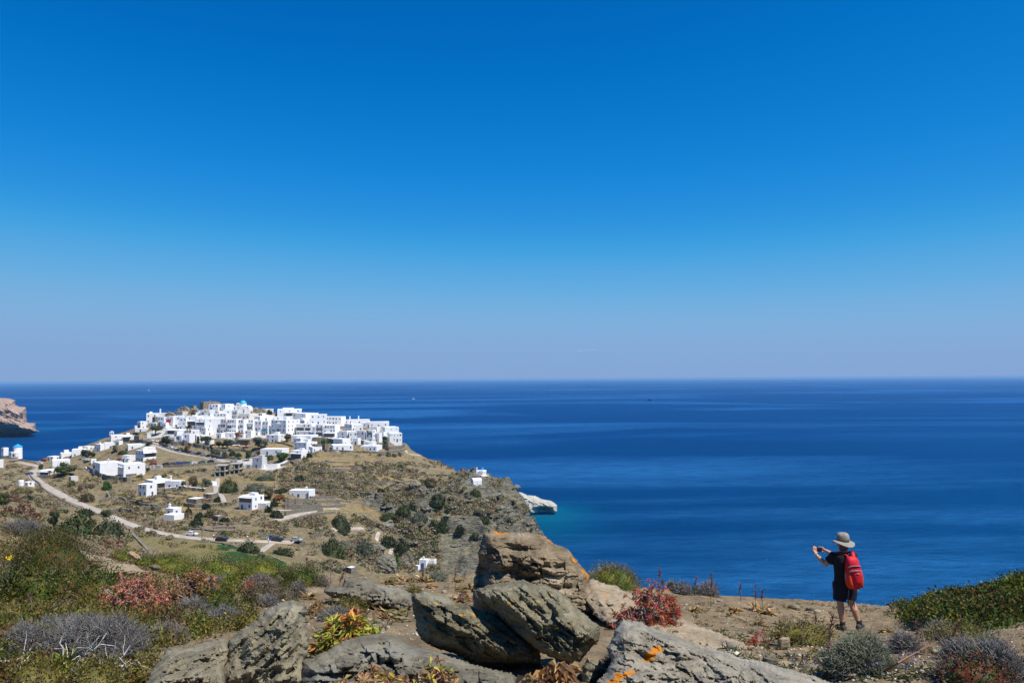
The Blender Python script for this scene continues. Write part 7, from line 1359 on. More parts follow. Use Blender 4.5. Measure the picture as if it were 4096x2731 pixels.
# ---- thorny grey cushions
for a in [(310, 2655, 440, 175, 'largest grey thorn cushion at the bottom left'), (50, 2660, 260, 140, 'grey thorn cushion at the bottom left edge'), (190, 2570, 220, 80, 'grey thorn mound behind the largest grey cushion'), (500, 2590, 170, 80, 'grey thorn cushion right of the largest one'), (640, 2585, 170, 80, 'brownish grey thorn patch left of the tall buff boulder', BROWNT), (745, 2470, 150, 70, 'grey twiggy cushion under the pink spurge'),
          (860, 2345, 70, 40, 'small grey cushion in front of the mastic band'), (1024, 2375, 145, 78, 'dry grey-green twig bush behind the rust-brown cushion', BROWNT), (1186, 2390, 60, 60, 'upright grey twig cushion on the bare soil'), (1064, 2428, 90, 40, 'low grey cushion just above the tall buff boulder'), (880, 2500, 150, 70, 'pale grey twigs left of the rounded olive bush'), (1275, 2345, 74, 44, 'grey-brown cushion beside the squill flower stalk', BROWNT), (1330, 2490, 150, 44, 'grey twigs under the grey-olive bush'), (60, 2140, 170, 66, 'grey bare twigs on the left crest'), (300, 2245, 120, 60, 'grey heath twigs left of the pale outcrop', BROWNT),
          (2445, 2312, 190, 96, 'dry grey twig bush on top of the green mastic bush on the brow', BROWNT), (2692, 2344, 50, 46, 'small grey cushion right behind the red spurge'), (2735, 2380, 80, 62, 'middle grey cushion on the brow'), (2838, 2384, 100, 62, 'round grey cushion, rightmost of those on the brow'), (3630, 2612, 110, 70, 'grey dead twigs beside the grey-green cushion'), (3800, 2560, 160, 60, 'grey twigs at the foot of the green thicket'), (3990, 2735, 330, 160, 'wide pale grey thorn cushion in the right bottom corner'), (2470, 2680, 90, 40, 'grey twigs in the gap beside the glittering slab')]:
    thorn(a[0], a[1], a[2], a[3], a[4], *(a[5:]))
thorn(3478, 2702, 270, 132, 'large soft grey-green cushion in front of the hiker', NPAL['greygreen'], n=5200, leafy='greygreen', th=.9); thorn(1744, 2300, 92, 44, 'soft grey-green bush hiding the yard of the ravine house', NPAL['greygreen'], leafy='greygreen')
# ---- spurges
PINK = [(.52, .17, .12), (.58, .23, .16), (.44, .22, .10), (.33, .17, .06), (.58, .29, .18), (.22, .17, .05)]; RED = [(.50, .10, .06), (.44, .11, .05), (.56, .17, .10), (.34, .13, .05), (.42, .19, .08), (.52, .10, .09)]
spurge(500, 2450, 290, 175, PINK[:2] + PINK[4:5] + PINK, 'pink spurge bush with pale stems, left of the coral one', 95, .042, .26); spurge(740, 2440, 290, 165, PINK[2:4] + PINK[2:] + [(.16, .14, .045)], 'larger coral and brown spurge bush right of the pink one', 120, .042, .24); spurge(270, 2390, 110, 60, PINK[:2] + [(.08, .10, .03)], 'small scattered pink rosettes in the green left of the pink spurge', 20, .055, .24)
spurge(2600, 2535, 280, 215, RED, 'bright red spurge bush with bare grey stems behind the glittering slab', 105, .04, .26, lean=.15)
YEL = [(.34, .36, .05), (.42, .40, .06), (.28, .32, .05), (.52, .36, .05), (.55, .22, .07), (.50, .14, .08), (.36, .38, .06)]
spurge(1370, 2640, 270, 170, YEL, 'yellow-green spurge with orange and pink tips between the buff boulder and the dark shelf', 90, .06, .30, droop=.1)
spurge(3120, 2540, 64, 34, PINK, 'small pink spurge at the left end of the low olive bush', 14, .045, .24); spurge(990, 2378, 70, 60, RED[:2] + [(.14, .13, .05)], 'few red rosettes beside the dry grey-green twig bush', 9, .06, .24); spurge(3020, 2585, 34, 24, RED, 'tiny red rosette plant near the end of the tan ledge', 18, .045, .24); spurge(900, 2268, 90, 30, [(.44, .16, .07), (.36, .15, .06), (.14, .13, .04)], 'small orange spurge on the skyline of the mastic band', 16, .07, .24)
spurge(1845, 2408, 56, 30, [(.42, .12, .05), (.36, .2, .07), (.16, .15, .05)], 'small orange-red spurge in the shade left of the tall brown rock', 12, .05, .24)
DYC = [(.42, .25, .11), (.48, .33, .17), (.34, .17, .08), (.45, .38, .06)]; DYS = ((.26, .10, .04), (.20, .08, .035), (.32, .27, .23))
spurge(1500, 2790, 240, 120, DYC, 'dying spurge with stubby brown stems and pale leaves, left one along the bottom edge', 40, .05, .34, stemc=DYS, yshift=.1, nl=5); spurge(1745, 2790, 230, 125, DYC, 'dying spurge with stubby brown stems, right one under the dark shelf', 40, .05, .34, stemc=DYS, yshift=.1, nl=5); spurge(2200, 2790, 190, 130, [(.36, .19, .07), (.42, .26, .12), (.26, .13, .05)], 'withered brown-leaved spurge along the bottom edge under the leaning slab', 30, .07, .4, stemc=((.36, .30, .26), (.28, .2, .15)), yshift=.1, nl=8, droop=.6)
# ---- squill leaf tufts
for a in [(1560, 2336, 66, 50, 'dry brown leaf tuft, leftmost of the row on the brow'), (1626, 2330, 76, 58, 'tall dry leaf tuft second from the left on the brow'), (1692, 2314, 70, 46, 'dry leaf tuft in front of the ravine house'), (1832, 2308, 56, 24, 'half-green leaf tuft close to the tall brown rock'), (1878, 2364, 56, 64, 'tall brown leaf tuft touching the tall brown rock'), (1845, 2404, 60, 44, 'dry leaf tuft below the tall brown one'), (1718, 2352, 60, 12, 'flat withered leaves on the bare soil'), (1550, 2478, 150, 30, 'flat withered leaves right of the yellow-leaved spurge'), (1240, 2392, 80, 18, 'flat straw leaves on the bare soil above the buff boulder'),
          (2778, 2446, 54, 38, 'yellow dry leaf tuft below the grey cushions on the brow'), (2940, 2446, 44, 42, 'green-brown leaf tuft on the brow'), (3030, 2444, 120, 50, 'wide dry leaf tuft with stalks on the brow'), (3075, 2456, 70, 26, 'low dry tuft right of the wide one'), (3040, 2500, 40, 30, 'small straw tuft on the open soil'), (3550, 2528, 46, 36, 'straw tuft at the left foot of the green thicket'), (40, 2540, 70, 90, 'broad dry leaves at the left edge')]: tuft(*a)
tuft(1222, 2322, 84, 44, 'squill with drooping yellow-green leaves around its flower stalk', [(.22, .21, .05), (.28, .26, .08), (.14, .15, .04)], 20, 1.2); tuft(780, 2500, 110, 100, 'upright grey-green grass tuft under the coral spurge', [(.17, .19, .11), (.22, .23, .15), (.13, .14, .08)], 90, .25, 'grass_tuft', (.7, 1.5), .008)
for x, b, t in ((20, 2390, 2240), (150, 2370, 2280), (430, 2385, 2300)): tuft(x, b, 90, b - t, 'dark blue-green broom ' + {20: 'at the left edge of the slope', 150: 'right of the yellow flower', 430: 'left of the pink spurge'}[x], [(.03, .055, .03), (.045, .07, .04)], 80, .05, 'broom_bush', (1.0, 1.55), .012)
# ---- dry stalks
for a in [(1225, 2316, 2225, 'squill flower stalk standing in the drooping leaves'), (2638, 2320, 2240, 'tall dry stalk above the red spurge'), (2650, 2316, 2280, 'short dry stalk beside the tall one above the red spurge'), (2740, 2352, 2308, 'dry stalk between the grey cushions'), (2757, 2350, 2314, 'short dry stalk right next to the one between the cushions'), (2778, 2352, 2288, 'leaning dry stalk left of the round grey cushion', 10), (2845, 2396, 2296, 'dry stalk in front of the round grey cushion'), (2962, 2402, 2338, 'lone dry stalk at the rim over the sea'), (3024, 2440, 2344, 'dark dry stalk in the wide leaf tuft'), (3050, 2434, 2358, 'thin dry stalk right of the wide leaf tuft'),
          (3316, 2708, 2464, 'long bare brown stalk in front of the low olive bush', 14), (3264, 2520, 2456, 'dark seed stalk rising over the low olive bush'), (3816, 2372, 2290, 'thin stalk on the skyline of the green thicket', 16), (3675, 2600, 2478, 'dark dry stalk at the foot of the green thicket', -14), (3790, 2640, 2480, 'dark bent seed stalk before the olive-brown bush', 60), (473, 2206, 2150, 'dark stalk, right one of the pair above the pale outcrop'), (424, 2216, 2158, 'dark stalk, left one of the pair above the pale outcrop'), (436, 2196, 2168, 'short dark stalk in the middle above the pale outcrop'), (130, 2410, 2290, 'brown stalk at the left edge before the green mound', 14), (115, 2440, 2380, 'thin brown stalk over the yellowish olive bush'), (978, 2410, 2330, 'thin brown stalk in front of the rust-brown cushion', 12), (1355, 2350, 2290, 'leaning dead stem on the low weathered ledge', 22), (1690, 2266, 2212, 'thin stalk crossing the ravine house'), (1822, 2366, 2276, 'thin dry stalk in the open soil left of the tall brown rock'), (795, 2290, 2236, 'pale bare twig in the mastic band')]: stalk(a[0], a[1], a[2], a[3], *(a[4:]))
# ---- bleached dead branches, bottom left, and other dead wood
for i, a in enumerate([([(160, 2632), (200, 2618), (252, 2612), (330, 2630), (372, 2634)], 2640, 'thick bleached branch lying over the scrub at the bottom left', .017), ([(250, 2720), (262, 2668), (300, 2640), (330, 2642)], 2690, 'bleached forked stump in the middle of the dead branches'), ([(380, 2731), (420, 2690), (470, 2664), (500, 2662), (540, 2690)], 2720, 'pale arching branch right of the forked stump'), ([(0, 2722), (60, 2716), (120, 2700), (165, 2690)], 2725, 'white branch lying at the bottom left edge'), ([(45, 2680), (52, 2650), (90, 2626)], 2690, 'thin curved pale twig at the left edge'), ([(295, 2580), (298, 2562), (314, 2546)], 2600, 'small pale forked twig on top of the largest grey cushion', .006)]):
    deadwood(0, a[1], a[0], a[2], *(a[3:]) if len(a) > 3 else (.015,), seed=30 + i)
deadwood(0, 2330, [(1325, 2334), (1322, 2300), (1316, 2270), (1322, 2250)], 'bare dead shrub on the brow left of the withered tufts', .008, ((.14, .09, .07), (.20, .15, .12)), 41, 4, 'dead_shrub', n0=3); deadwood(0, 2700, [(3505, 2700), (3590, 2650), (3680, 2600), (3752, 2562)], 'long reddish bare stem arching across the bottom right', .010, ((.24, .11, .07), (.30, .15, .09)), 42, 3, 'dead_branch', n0=1)
deadwood(0, 2446, [(3572, 2446), (3566, 2424), (3556, 2414), (3546, 2418)], 'dark dead stump at the left tip of the green thicket', .035, ((.07, .055, .05), (.11, .09, .08)), 43, 3, 'dead_stump', n0=1); deadwood(0, 2480, [(2480, 2480), (2520, 2460), (2560, 2440)], 'twisted grey stem at the foot of the red spurge', .014, ((.26, .23, .21), (.34, .31, .28)), 44, 4, 'dead_branch', n0=3); deadwood(0, 2600, [(3060, 2580), (3052, 2550), (3036, 2524)], 'small bare dark twig left of the small pink spurge', .005, ((.16, .11, .09),), 45, 4, 'bare_twig', n0=3); deadwood(0, 2520, [(1548, 2512), (1550, 2488), (1560, 2474)], 'small dead twig on the soil left of the dark boulder', .006, ((.16, .13, .11),), 46, 3, 'bare_twig', n0=2)
# ---- small herbs and purple flowers
for i, (x, y) in enumerate([(3407, 2540), (3173, 2672), (3226, 2680), (3261, 2684), (3296, 2654), (3328, 2664), (3332, 2702), (3371, 2650), (3407, 2652), (3476, 2710), (3521, 2706), (3600, 2642), (3632, 2662), (3655, 2674), (3678, 2708), (3622, 2718), (3820, 2628), (3062, 2568), (2890, 2594), (2918, 2606), (1778, 2348), (1794, 2350)]):
    p, s = near_base(x, y); g = np.random.default_rng(i); n = 12; H = g.uniform(.04, .08); q = g.normal(0, .016, (n, 3)) + [0, 0, H]; parts = [leaf_quads(q, g.normal(size=(n, 3)), .014, .009, jitter_col([(.24, .20, .42), (.32, .27, .50), (.19, .15, .34)], n, g, .2), g)]
    a = np.tile([[0, 0, 0.]], (3, 1)); parts.append(twig_prisms(a, a + g.normal(0, .01, (3, 3)) + [0, 0, H], .002, jitter_col([(.12, .14, .06)], 3, g))); lv = 10; parts.append(leaf_quads(np.zeros((lv, 3)), g.normal(size=(lv, 3)) * [1, 1, .3] + [0, 0, .15], .05, .012, jitter_col([(.10, .13, .05)], lv, g), g))
    V, F, c = merge(parts); tag(obj_from('purple_flower', mesh_np('purple_flower', V, F, LEAF, False, colors=c), None, p), 'small purple flower head on the stony soil', 'flower', 'purple flowers on the soil')
hg = np.random.default_rng(12); hp = []
for k in range(1000):
    x, y = (hg.uniform(2720, 3800), hg.uniform(2410, 2725)) if k < 800 else (hg.uniform(1150, 1850), hg.uniform(2330, 2540)); h_ = near_hit(x, y)
    if h_[1] > 18 or vnoise(h_ * .9, 3) < -.25: continue
    n = 9; hp.append(leaf_quads(np.tile(h_, (n, 1)), hg.normal(size=(n, 3)) * [1, 1, .35] + [0, 0, .25], hg.uniform(.03, .08) * (h_[1] / 8) ** .5, .012, jitter_col([(.10, .12, .045), (.15, .14, .06), (.26, .20, .09), (.32, .24, .12), (.07, .09, .035)], n, hg, .25), hg))
V, F, c = merge(hp); tag(obj_from('ground_herbs', mesh_np('ground_herbs', V, F, LEAF, False, colors=c)), kind='stuff')
p, s = near_base(38, 2312); p[2] += .28; tag(obj_from('yellow_flower', mesh_np('yellow_flower', *(lambda a: (a[0], [a[1]]))(leaf_quads(np.random.default_rng(1).normal(0, .012, (30, 3)), np.random.default_rng(2).normal(size=(30, 3)), .035, .022, jitter_col([(.75, .55, .02)], 30, np.random.default_rng(3), .1), np.random.default_rng(4))), LEAF, False, colors=np.tile([.75, .55, .02], (120, 1))), None, p), 'single yellow flower in the green at the left edge', 'flower')
# ------------------------------------------------------------------ the hiker
hb = near_hit(3392, 2519); KZ = hb[1] / FPX / 3.266 * .965
def M_(zx, zy, y=0.): return Vector(((zx - 622) * KZ, y, (1432 - zy) * KZ))
def fused(mb, name, mat, parent, vox=.007, smooth=2):
    "one continuous skin over the lofted limbs"
    me_ = mb.mesh(name + '_raw', mat, True); t = bpy.data.objects.new(name + '_raw', me_); COL.objects.link(t)
    r = t.modifiers.new('r', 'REMESH'); r.mode = 'VOXEL'; r.voxel_size = vox; r.use_smooth_shade = True
    q = t.modifiers.new('s', 'SMOOTH'); q.iterations = smooth; q.factor = .5
    dg = bpy.context.evaluated_depsgraph_get(); out = bpy.data.meshes.new_from_object(t.evaluated_get(dg)); out.name = name
    if not out.materials: out.materials.append(mat)
    bpy.data.objects.remove(t); return obj_from(name, out, parent)
SKIN = plain('skin', (.46, .25, .165), .55, .08, 8); BLACKT = plain('black_cotton', (.012, .012, .014), .9, .2, 12); NAVYT = plain('navy_cotton', (.010, .013, .028), .9, .2, 12)
per = empty('person', hb); tag(per, 'hiker from behind on the cliff edge in sun hat, black and shorts, raising a phone', 'person')
def ring(c, rx, ry, n=18, yaw=0., sq=1.0):
    out = []
    for k in range(n):
        a = 2 * math.pi * k / n; x, y = math.copysign(abs(math.cos(a)) ** sq, math.cos(a)) * rx, math.copysign(abs(math.sin(a)) ** sq, math.sin(a)) * ry
        out.append((c[0] + x * math.cos(yaw) - y * math.sin(yaw), c[1] + x * math.sin(yaw) + y * math.cos(yaw), c[2]))
    return out
YAW = R(16)
def torso(b, g=0., top=400):
    rows = [(860, 590, .158, .115), (800, 593, .165, .118), (720, 596, .155, .11), (620, 598, .165, .115), (520, 598, .180, .12), (460, 597, .185, .112), (425, 596, .165, .098), (405, 596, .115, .08)]
    b.loft([ring(M_(x, y), rx + g, ry + g, 20, YAW, .85) for y, x, rx, ry in rows])
S_L, E_L, W_L = M_(468, 447, .0), M_(378, 583, .10), M_(306, 492, .27); S_R, E_R, W_R = M_(722, 445, .0), M_(668, 560, .25), M_(468, 448, .37)
HIP_L, K_L, A_L = M_(528, 860), M_(536, 1085, .03), M_(546, 1365, -.02); HIP_R, K_R, A_R = M_(658, 860), M_(690, 1075, .04), M_(757, 1345, -.05)
b = MB(); torso(b); b.tube([M_(596, 415), M_(592, 350, .02)], [.062, .058], 14)
b.ell(M_(588, 318, .025), (.076, .098, .115), 18, 12); b.ell(M_(588, 345, .05), (.062, .07, .075), 14, 10)
hd = M_(588, 318, .025); fwd = Vector((-.42, .9, 0)).normalized(); b.ell(hd + fwd * .105 + Vector((0, 0, -.02)), (.018, .022, .026), 8, 6)
for sg in (-1, 1): b.ell(hd + Vector((fwd.y, -fwd.x, 0)) * (.078 * sg) + Vector((0, 0, -.015)), (.016, .02, .032), 8, 6)
for S, E, W in ((S_L, E_L, W_L), (S_R, E_R, W_R)): b.tube([S, S.lerp(E, .5), E, E.lerp(W, .4), W], [.056, .05, .044, .042, .029], 14)
for Hh, K, A in ((HIP_L, K_L, A_L), (HIP_R, K_R, A_R)):
    c_ = K.lerp(A, .35) + Vector((0, -.02, 0)); b.tube([Hh, Hh.lerp(K, .5), K, c_, K.lerp(A, .75), A, A + Vector((0, 0, -.05))], [.088, .074, .054, .058, .042, .035, .036], 16)
# hands: palm, four fingers of unequal length and a thumb, closed on the phone
PH = M_(366, 437, .36)
def hand(wr, palm, up, across, fl, thumb):
    b.tube([wr, wr.lerp(palm, .6), palm], [(.027, .022), (.038, .02), (.036, .017)], 12)
    for i, (o, L) in enumerate(zip((-.029, -.010, .010, .028), fl)):
        r0 = palm + across * o + up * .012; k1 = r0 + up * (L * .5); k2 = k1 + (up * .8 + Vector((0, .25, 0)) + across * (.25 if i == 0 else .05)).normalized() * (L * .28); k3 = k2 + (up * .55 + Vector((0, .6, 0))).normalized() * (L * .24)
        b.tube([r0 - up * .02, r0, k1, k2, k3], [.0095, .0092, .0086, .0078, .0065], 8)
    b.tube([wr.lerp(palm, .55) + across * .02, thumb[0], thumb[1]], [.012, .0105, .008], 8)
hand(W_L, M_(301, 447, .32), Vector((.05, .1, 1)).normalized(), Vector((1, .1, 0)), (.070, .080, .075, .060), (M_(335, 462, .33), M_(352, 468, .345)))
hand(W_R, M_(437, 432, .385), Vector((-1, .05, .18)).normalized(), Vector((.1, 0, 1)), (.058, .074, .078, .070), (M_(428, 455, .36), M_(405, 462, .35)))
body = fused(b, 'body', SKIN, per, .0062, 2)
b = MB(); torso(b, .014, 400); b.tube([M_(596, 418), M_(596, 398)], [.085, .072], 16)
for S, E, t_ in ((S_L, E_L, .66), (S_R, E_R, .66)): b.tube([S + Vector((0, 0, .012)), S.lerp(E, .35), S.lerp(E, t_)], [.074, .072, .076], 14)
b.loft([ring(M_(590, 880), .174, .13, 20, YAW, .85), ring(M_(592, 800), .18, .132, 20, YAW, .85)]); fused(b, 'shirt', BLACKT, per, .008, 2)
b = MB(); b.loft([ring(M_(590, 800), .172, .128, 20, YAW, .85), ring(M_(590, 870), .182, .14, 20, YAW, .85), ring(M_(591, 930), .178, .138, 20, YAW, .85)])
for Hh, K, zx, zy in ((HIP_L, K_L, 521, 1043), (HIP_R, K_R, 660, 1030)): b.tube([Hh + Vector((0, 0, .02)), Hh.lerp(K, .45), M_(zx, zy, .01)], [.112, .108, .104], 18)
b.box(M_(452, 840, -.01), (.03, .10, .12)); fused(b, 'shorts', NAVYT, per, .008, 2)
HAT = plain('hat_cloth', (.27, .245, .20), .9, .14, 14, bmp=.3); hat = MB(); hc = M_(592, 255, .02)
rim = []; n_ = 40
for rr, dz in ((.085, .0), (.125, -.012), (.165, -.020), (.178, -.024), (.178, -.030), (.125, -.020), (.082, -.008)):
    rim.append([(hc.x + rr * 1.02 * math.cos(2 * math.pi * k / n_), hc.y + rr * math.sin(2 * math.pi * k / n_), hc.z + dz - .25 * math.cos(2 * math.pi * k / n_) * (rr - .08) * .55 + .030 * (rr - .08) / .1 * math.sin(2 * 2 * math.pi * k / n_ + 1.0) - .02 * (rr > .15)) for k in range(n_)])
hat.loft(rim); h_ = hat.build('hat', HAT, per, smooth=True)
cr = MB(); cr.loft([[(hc.x + r_ * math.cos(2 * math.pi * k / 24), hc.y + r_ * 1.12 * math.sin(2 * math.pi * k / 24), hc.z + z + .006 * math.sin(5 * k)) for k in range(24)] for r_, z in ((.098, -.01), (.100, .04), (.094, .085), (.075, .115), (.04, .128), (.005, .131))]); cr.build('crown', HAT, h_, smooth=True)
MB().loft([[(hc.x + r_ * math.cos(2 * math.pi * k / 24), hc.y + r_ * 1.12 * math.sin(2 * math.pi * k / 24), hc.z + z) for k in range(24)] for r_, z in ((.101, .012), (.1035, .014), (.1035, .034), (.101, .036))]).build('hat_band', plain('hat_band', (.16, .14, .115), .9), h_)
MB().ell(M_(588, 328, .0), (.079, .085, .09), 16, 10).build('hair', plain('grey_hair', (.10, .085, .075), .9, .3, 30), per, smooth=True)
for A, d_, nm in ((A_L, Vector((-.12, .99, 0)), 0), (A_R, Vector((.62, .78, 0)).normalized(), 1)):
    MB().tube([A + Vector((0, 0, .065)), A + Vector((0, 0, -.03))], [.042, .045], 14).build('sock', BLACKT, per, smooth=True)
    sdv = Vector((d_.y, -d_.x, 0)); sh = MB(); zb = A.z - .075
    sh.loft([[tuple(A + d_ * u + sdv * (w_ * math.cos(g_)) + Vector((0, 0, -A.z + zb + .0 + hh * (.5 + .5 * math.sin(g_))))) for g_ in np.linspace(0, 2 * math.pi, 14, endpoint=False)] for u, w_, hh in ((-.085, .02, .05), (-.075, .038, .085), (-.02, .043, .10), (.06, .047, .08), (.13, .048, .058), (.18, .038, .045), (.20, .015, .03))])
    so_ = sh.build('shoe', plain('shoe_leather', (.05, .048, .045), .8, .3, 15), per, smooth=True)
    sl = MB(); sl.loft([[tuple(A + d_ * u + sdv * (w_ * c) + Vector((0, 0, -A.z + zb + z))) for c, z in ((-1, -.015), (1, -.015), (1, .012), (-1, .012))] for u, w_ in ((-.092, .025), (-.07, .045), (.07, .052), (.15, .052), (.205, .022))]); sl.build('sole', plain('shoe_sole', (.12, .115, .11), .85), so_)
wt = MB(); wd = (W_L - E_L).normalized(); wt.tube([W_L - wd * .035, W_L - wd * .008], [.034, .033], 14); wt.build('watch', plain('watch_steel', (.45, .45, .46), .3, .1, metal=.8), per, smooth=True)
# phone
ph = tag(MB().box((0, 0, 0), (.135, .010, .070)).build('phone', plain('phone_black', (.012, .012, .02), .25), None, Vector(hb) + PH, R(20)), 'black phone held up sideways in both hands of the hiker', 'phone')
MB().box((0, -.0055, 0), (.125, .001, .062)).build('screen', plain('phone_screen', (.015, .018, .035), .08), ph)
# backpack
REDP = plain('red_nylon', (.58, .012, .03), .6, .18, 9, bmp=.25); ORP = plain('orange_red_nylon', (.62, .045, .012), .6, .15, 9, bmp=.25); GRYP = plain('grey_webbing', (.30, .28, .27), .8); BLKP = plain('black_webbing', (.02, .02, .022), .8)
bp0 = M_(643, 640, -.14); bpk = empty('backpack', Vector(hb) + bp0, R(2)); tag(bpk, 'bright red and orange backpack on the back of the hiker', 'backpack')
def bl(zx, zy, y=0.): return ((zx - 643) * KZ, y, (640 - zy) * KZ)
rows = [(850, 655, .055, .05), (838, 650, .095, .08), (790, 645, .122, .095), (700, 646, .130, .10), (600, 642, .120, .10), (530, 636, .108, .09), (470, 630, .094, .075), (440, 628, .075, .05), (428, 627, .04, .025)]
MB().loft([ring(bl(x, y, -.05), rx, ry, 28, 0, .72) for y, x, rx, ry in rows]).build('bag', REDP, bpk, smooth=True)
for sg in (-1, 1):   # orange side panels
    MB().loft([ring(bl(647 + sg * x, y, -.075 - e), rx, ry, 14, 0, .9) for y, x, rx, ry, e in ((842, 40, .02, .03, .0), (815, 62, .05, .07, .012), (740, 76, .042, .075, .012), (660, 78, .032, .06, .008), (600, 76, .022, .045, .0), (570, 70, .008, .015, .0))]).build('side_pocket', ORP, bpk, smooth=True)
MB().loft([ring(bl(x, y, -.105), rx, ry, 18, 0, .8) for y, x, rx, ry in ((800, 660, .03, .05), (740, 662, .062, .065), (660, 658, .078, .066), (610, 655, .074, .056), (592, 652, .05, .03))]).build('front_pocket', REDP, bpk, smooth=True)
for yy, w_, dy in ((535, .108, -.152), (590, .098, -.168)):
    MB().tube([bl(643 - 0 + w_ / KZ * math.sin(a) * 1.0, yy + 26 * (1 - math.cos(a)) * 1.4, dy + .06 * (1 - math.cos(a))) for a in np.linspace(-1.25, 1.25, 15)], .0075, 6).build('zip', GRYP, bpk)
for zx, zy, wd in ((668, 628, 30), (662, 843, 26)):
    MB().hexa([bl(zx - wd / 2, zy + 5, -.178), bl(zx + wd / 2, zy + 9, -.178), bl(zx + wd / 2, zy + 9, -.172), bl(zx - wd / 2, zy + 5, -.172), bl(zx - wd / 2, zy - 5, -.176), bl(zx + wd * .3, zy + 2, -.176), bl(zx + wd * .3, zy + 2, -.170), bl(zx - wd / 2, zy - 5, -.170)]).build('emblem', GRYP, bpk)
for sx_, x1_ in ((-1, 512), (1, 700)):
    MB().tube([bl(640 + sx_ * 28, 470, -.06), bl(632 + sx_ * 45, 425, .02), bl(x1_ + 8 * sx_, 402, .10), bl(x1_ + 14 * sx_, 430, .24), bl(x1_ + 6 * sx_, 560, .30)], [(.03, .012)] * 5, 10).build('shoulder_strap', REDP, bpk, smooth=True)
MB().tube([bl(590, 445, -.03), bl(615, 408, .03), bl(648, 412, .03), bl(655, 445, -.04)], .012, 8).build('grab_loop', BLKP, bpk)
MB().tube([bl(735, 580, .02), bl(752, 640, .0), bl(768, 692, -.01)], .010, 6).build('loose_strap', BLKP, bpk); MB().tube([bl(545, 640, -.05), bl(540, 700, -.05), bl(546, 755, -.06)], [(.012, .008)] * 3, 6).build('side_strap', GRYP, bpk)
for x0_, x1_, y1_ in ((572, 566, 1085), (634, 648, 1085)): MB().tube([bl(x0_ + 6, 855, -.06), bl(x0_, 930, -.05), bl(x1_, 1010, -.045), bl(x1_ + 2, y1_, -.05)], [(.010, .005)] * 4, 6).build('hanging_cord', plain('dark_webbing', (.09, .085, .09), .8), bpk)
# ------------------------------------------------------------------ bird, boats, buoy, cloud
bd = 58.; p0 = P(np.array(2598.), np.array(1600.), bd); s = bd / FPX; BR = plain('dark_feathers', (.035, .018, .012), .8, .3, 20)
bo = empty('bird', p0); tag(bo, 'small dark brown bird flying over the sea right of the middle', 'bird')
b = MB(); b.tube([(-11 * s, 0, 1.5 * s), (-7 * s, 0, 1.5 * s), (-2 * s, 0, .6 * s), (4 * s, 0, -.2 * s), (9 * s, 0, -.6 * s), (11 * s, 0, -.4 * s)], [.4 * s, 1.1 * s, 2.4 * s, 2.3 * s, 1.4 * s, .3 * s], 10); b.ell((8.4 * s, 0, -.3 * s), (1.6 * s, 1.3 * s, 1.3 * s), 8, 6); b.tube([(9.6 * s, 0, -.5 * s), (11.6 * s, 0, -.9 * s)], [.5 * s, .1 * s], 6); b.hexa([(-10 * s, -1.4 * s, 1.2 * s), (-6 * s, -.8 * s, 1.2 * s), (-6 * s, .8 * s, 1.2 * s), (-10 * s, 1.4 * s, 1.2 * s), (-10 * s, -1.4 * s, 1.6 * s), (-6 * s, -.8 * s, 1.6 * s), (-6 * s, .8 * s, 1.6 * s), (-10 * s, 1.4 * s, 1.6 * s)]); b.build('body', BR, bo, smooth=True)
MB().loft([[(2.5 * s, .5 * s, 1 * s), (-1.5 * s, .5 * s, 1 * s), (-1.5 * s, .8 * s, 1.2 * s), (2.5 * s, .8 * s, 1.2 * s)], [(1.6 * s, 5 * s, 5 * s), (-.8 * s, 5 * s, 5 * s), (-.8 * s, 5.2 * s, 5.2 * s), (1.6 * s, 5.2 * s, 5.2 * s)], [(-.6 * s, 12 * s, 9.5 * s), (-1.2 * s, 12 * s, 9.5 * s), (-1.2 * s, 12.1 * s, 9.6 * s), (-.6 * s, 12.1 * s, 9.6 * s)]]).build('wing', BR, bo)
MB().loft([[(2.5 * s, -.5 * s, .6 * s), (-2.5 * s, -.5 * s, .6 * s), (-2.5 * s, -.6 * s, .9 * s), (2.5 * s, -.6 * s, .9 * s)], [(1 * s, -6 * s, 1.4 * s), (-3 * s, -6 * s, 1.2 * s), (-3 * s, -6 * s, 1.4 * s), (1 * s, -6 * s, 1.6 * s)], [(-2 * s, -13 * s, 0), (-3 * s, -13 * s, 0), (-3 * s, -13 * s, .2 * s), (-2 * s, -13 * s, .2 * s)]]).build('wing', BR, bo)
def on_sea(sx, sy): q = dirn(np.array(float(sx)), np.array(float(sy))); d = -EYE / q[2]; return np.array([q[0] * d, d, 0.]), d / FPX
p0, s = on_sea(1652, 1596); o = empty('motor_boat', p0); tag(o, 'small white motor boat out on the sea beyond the right end of town', 'boat'); b = MB()
b.loft([[(x, -w_, z0), (x, w_, z0), (x, w_ * 1.2, z1), (x, -w_ * 1.2, z1)] for x, w_, z0, z1 in ((-6 * s, 1.5 * s, -.3, 1.6 * s), (-2 * s, 2 * s, -.3, 1.6 * s), (3 * s, 1.6 * s, -.3, 1.8 * s), (6.5 * s, .1 * s, .2, 2.2 * s))]); b.build('hull', WALL['w'], o); MB().hexa([(-3.5 * s, -1.4 * s, 1.6 * s), (2 * s, -1.4 * s, 1.6 * s), (2 * s, 1.4 * s, 1.6 * s), (-3.5 * s, 1.4 * s, 1.6 * s), (-3 * s, -1.2 * s, 3.6 * s), (.6 * s, -1.2 * s, 3.6 * s), (.6 * s, 1.2 * s, 3.6 * s), (-3 * s, 1.2 * s, 3.6 * s)]).build('cabin', WALL['c'], o)
p0, s = on_sea(595, 1563); o = empty('sailing_boat', p0); tag(o, 'tiny white sailing boat far out above the left part of town', 'boat')
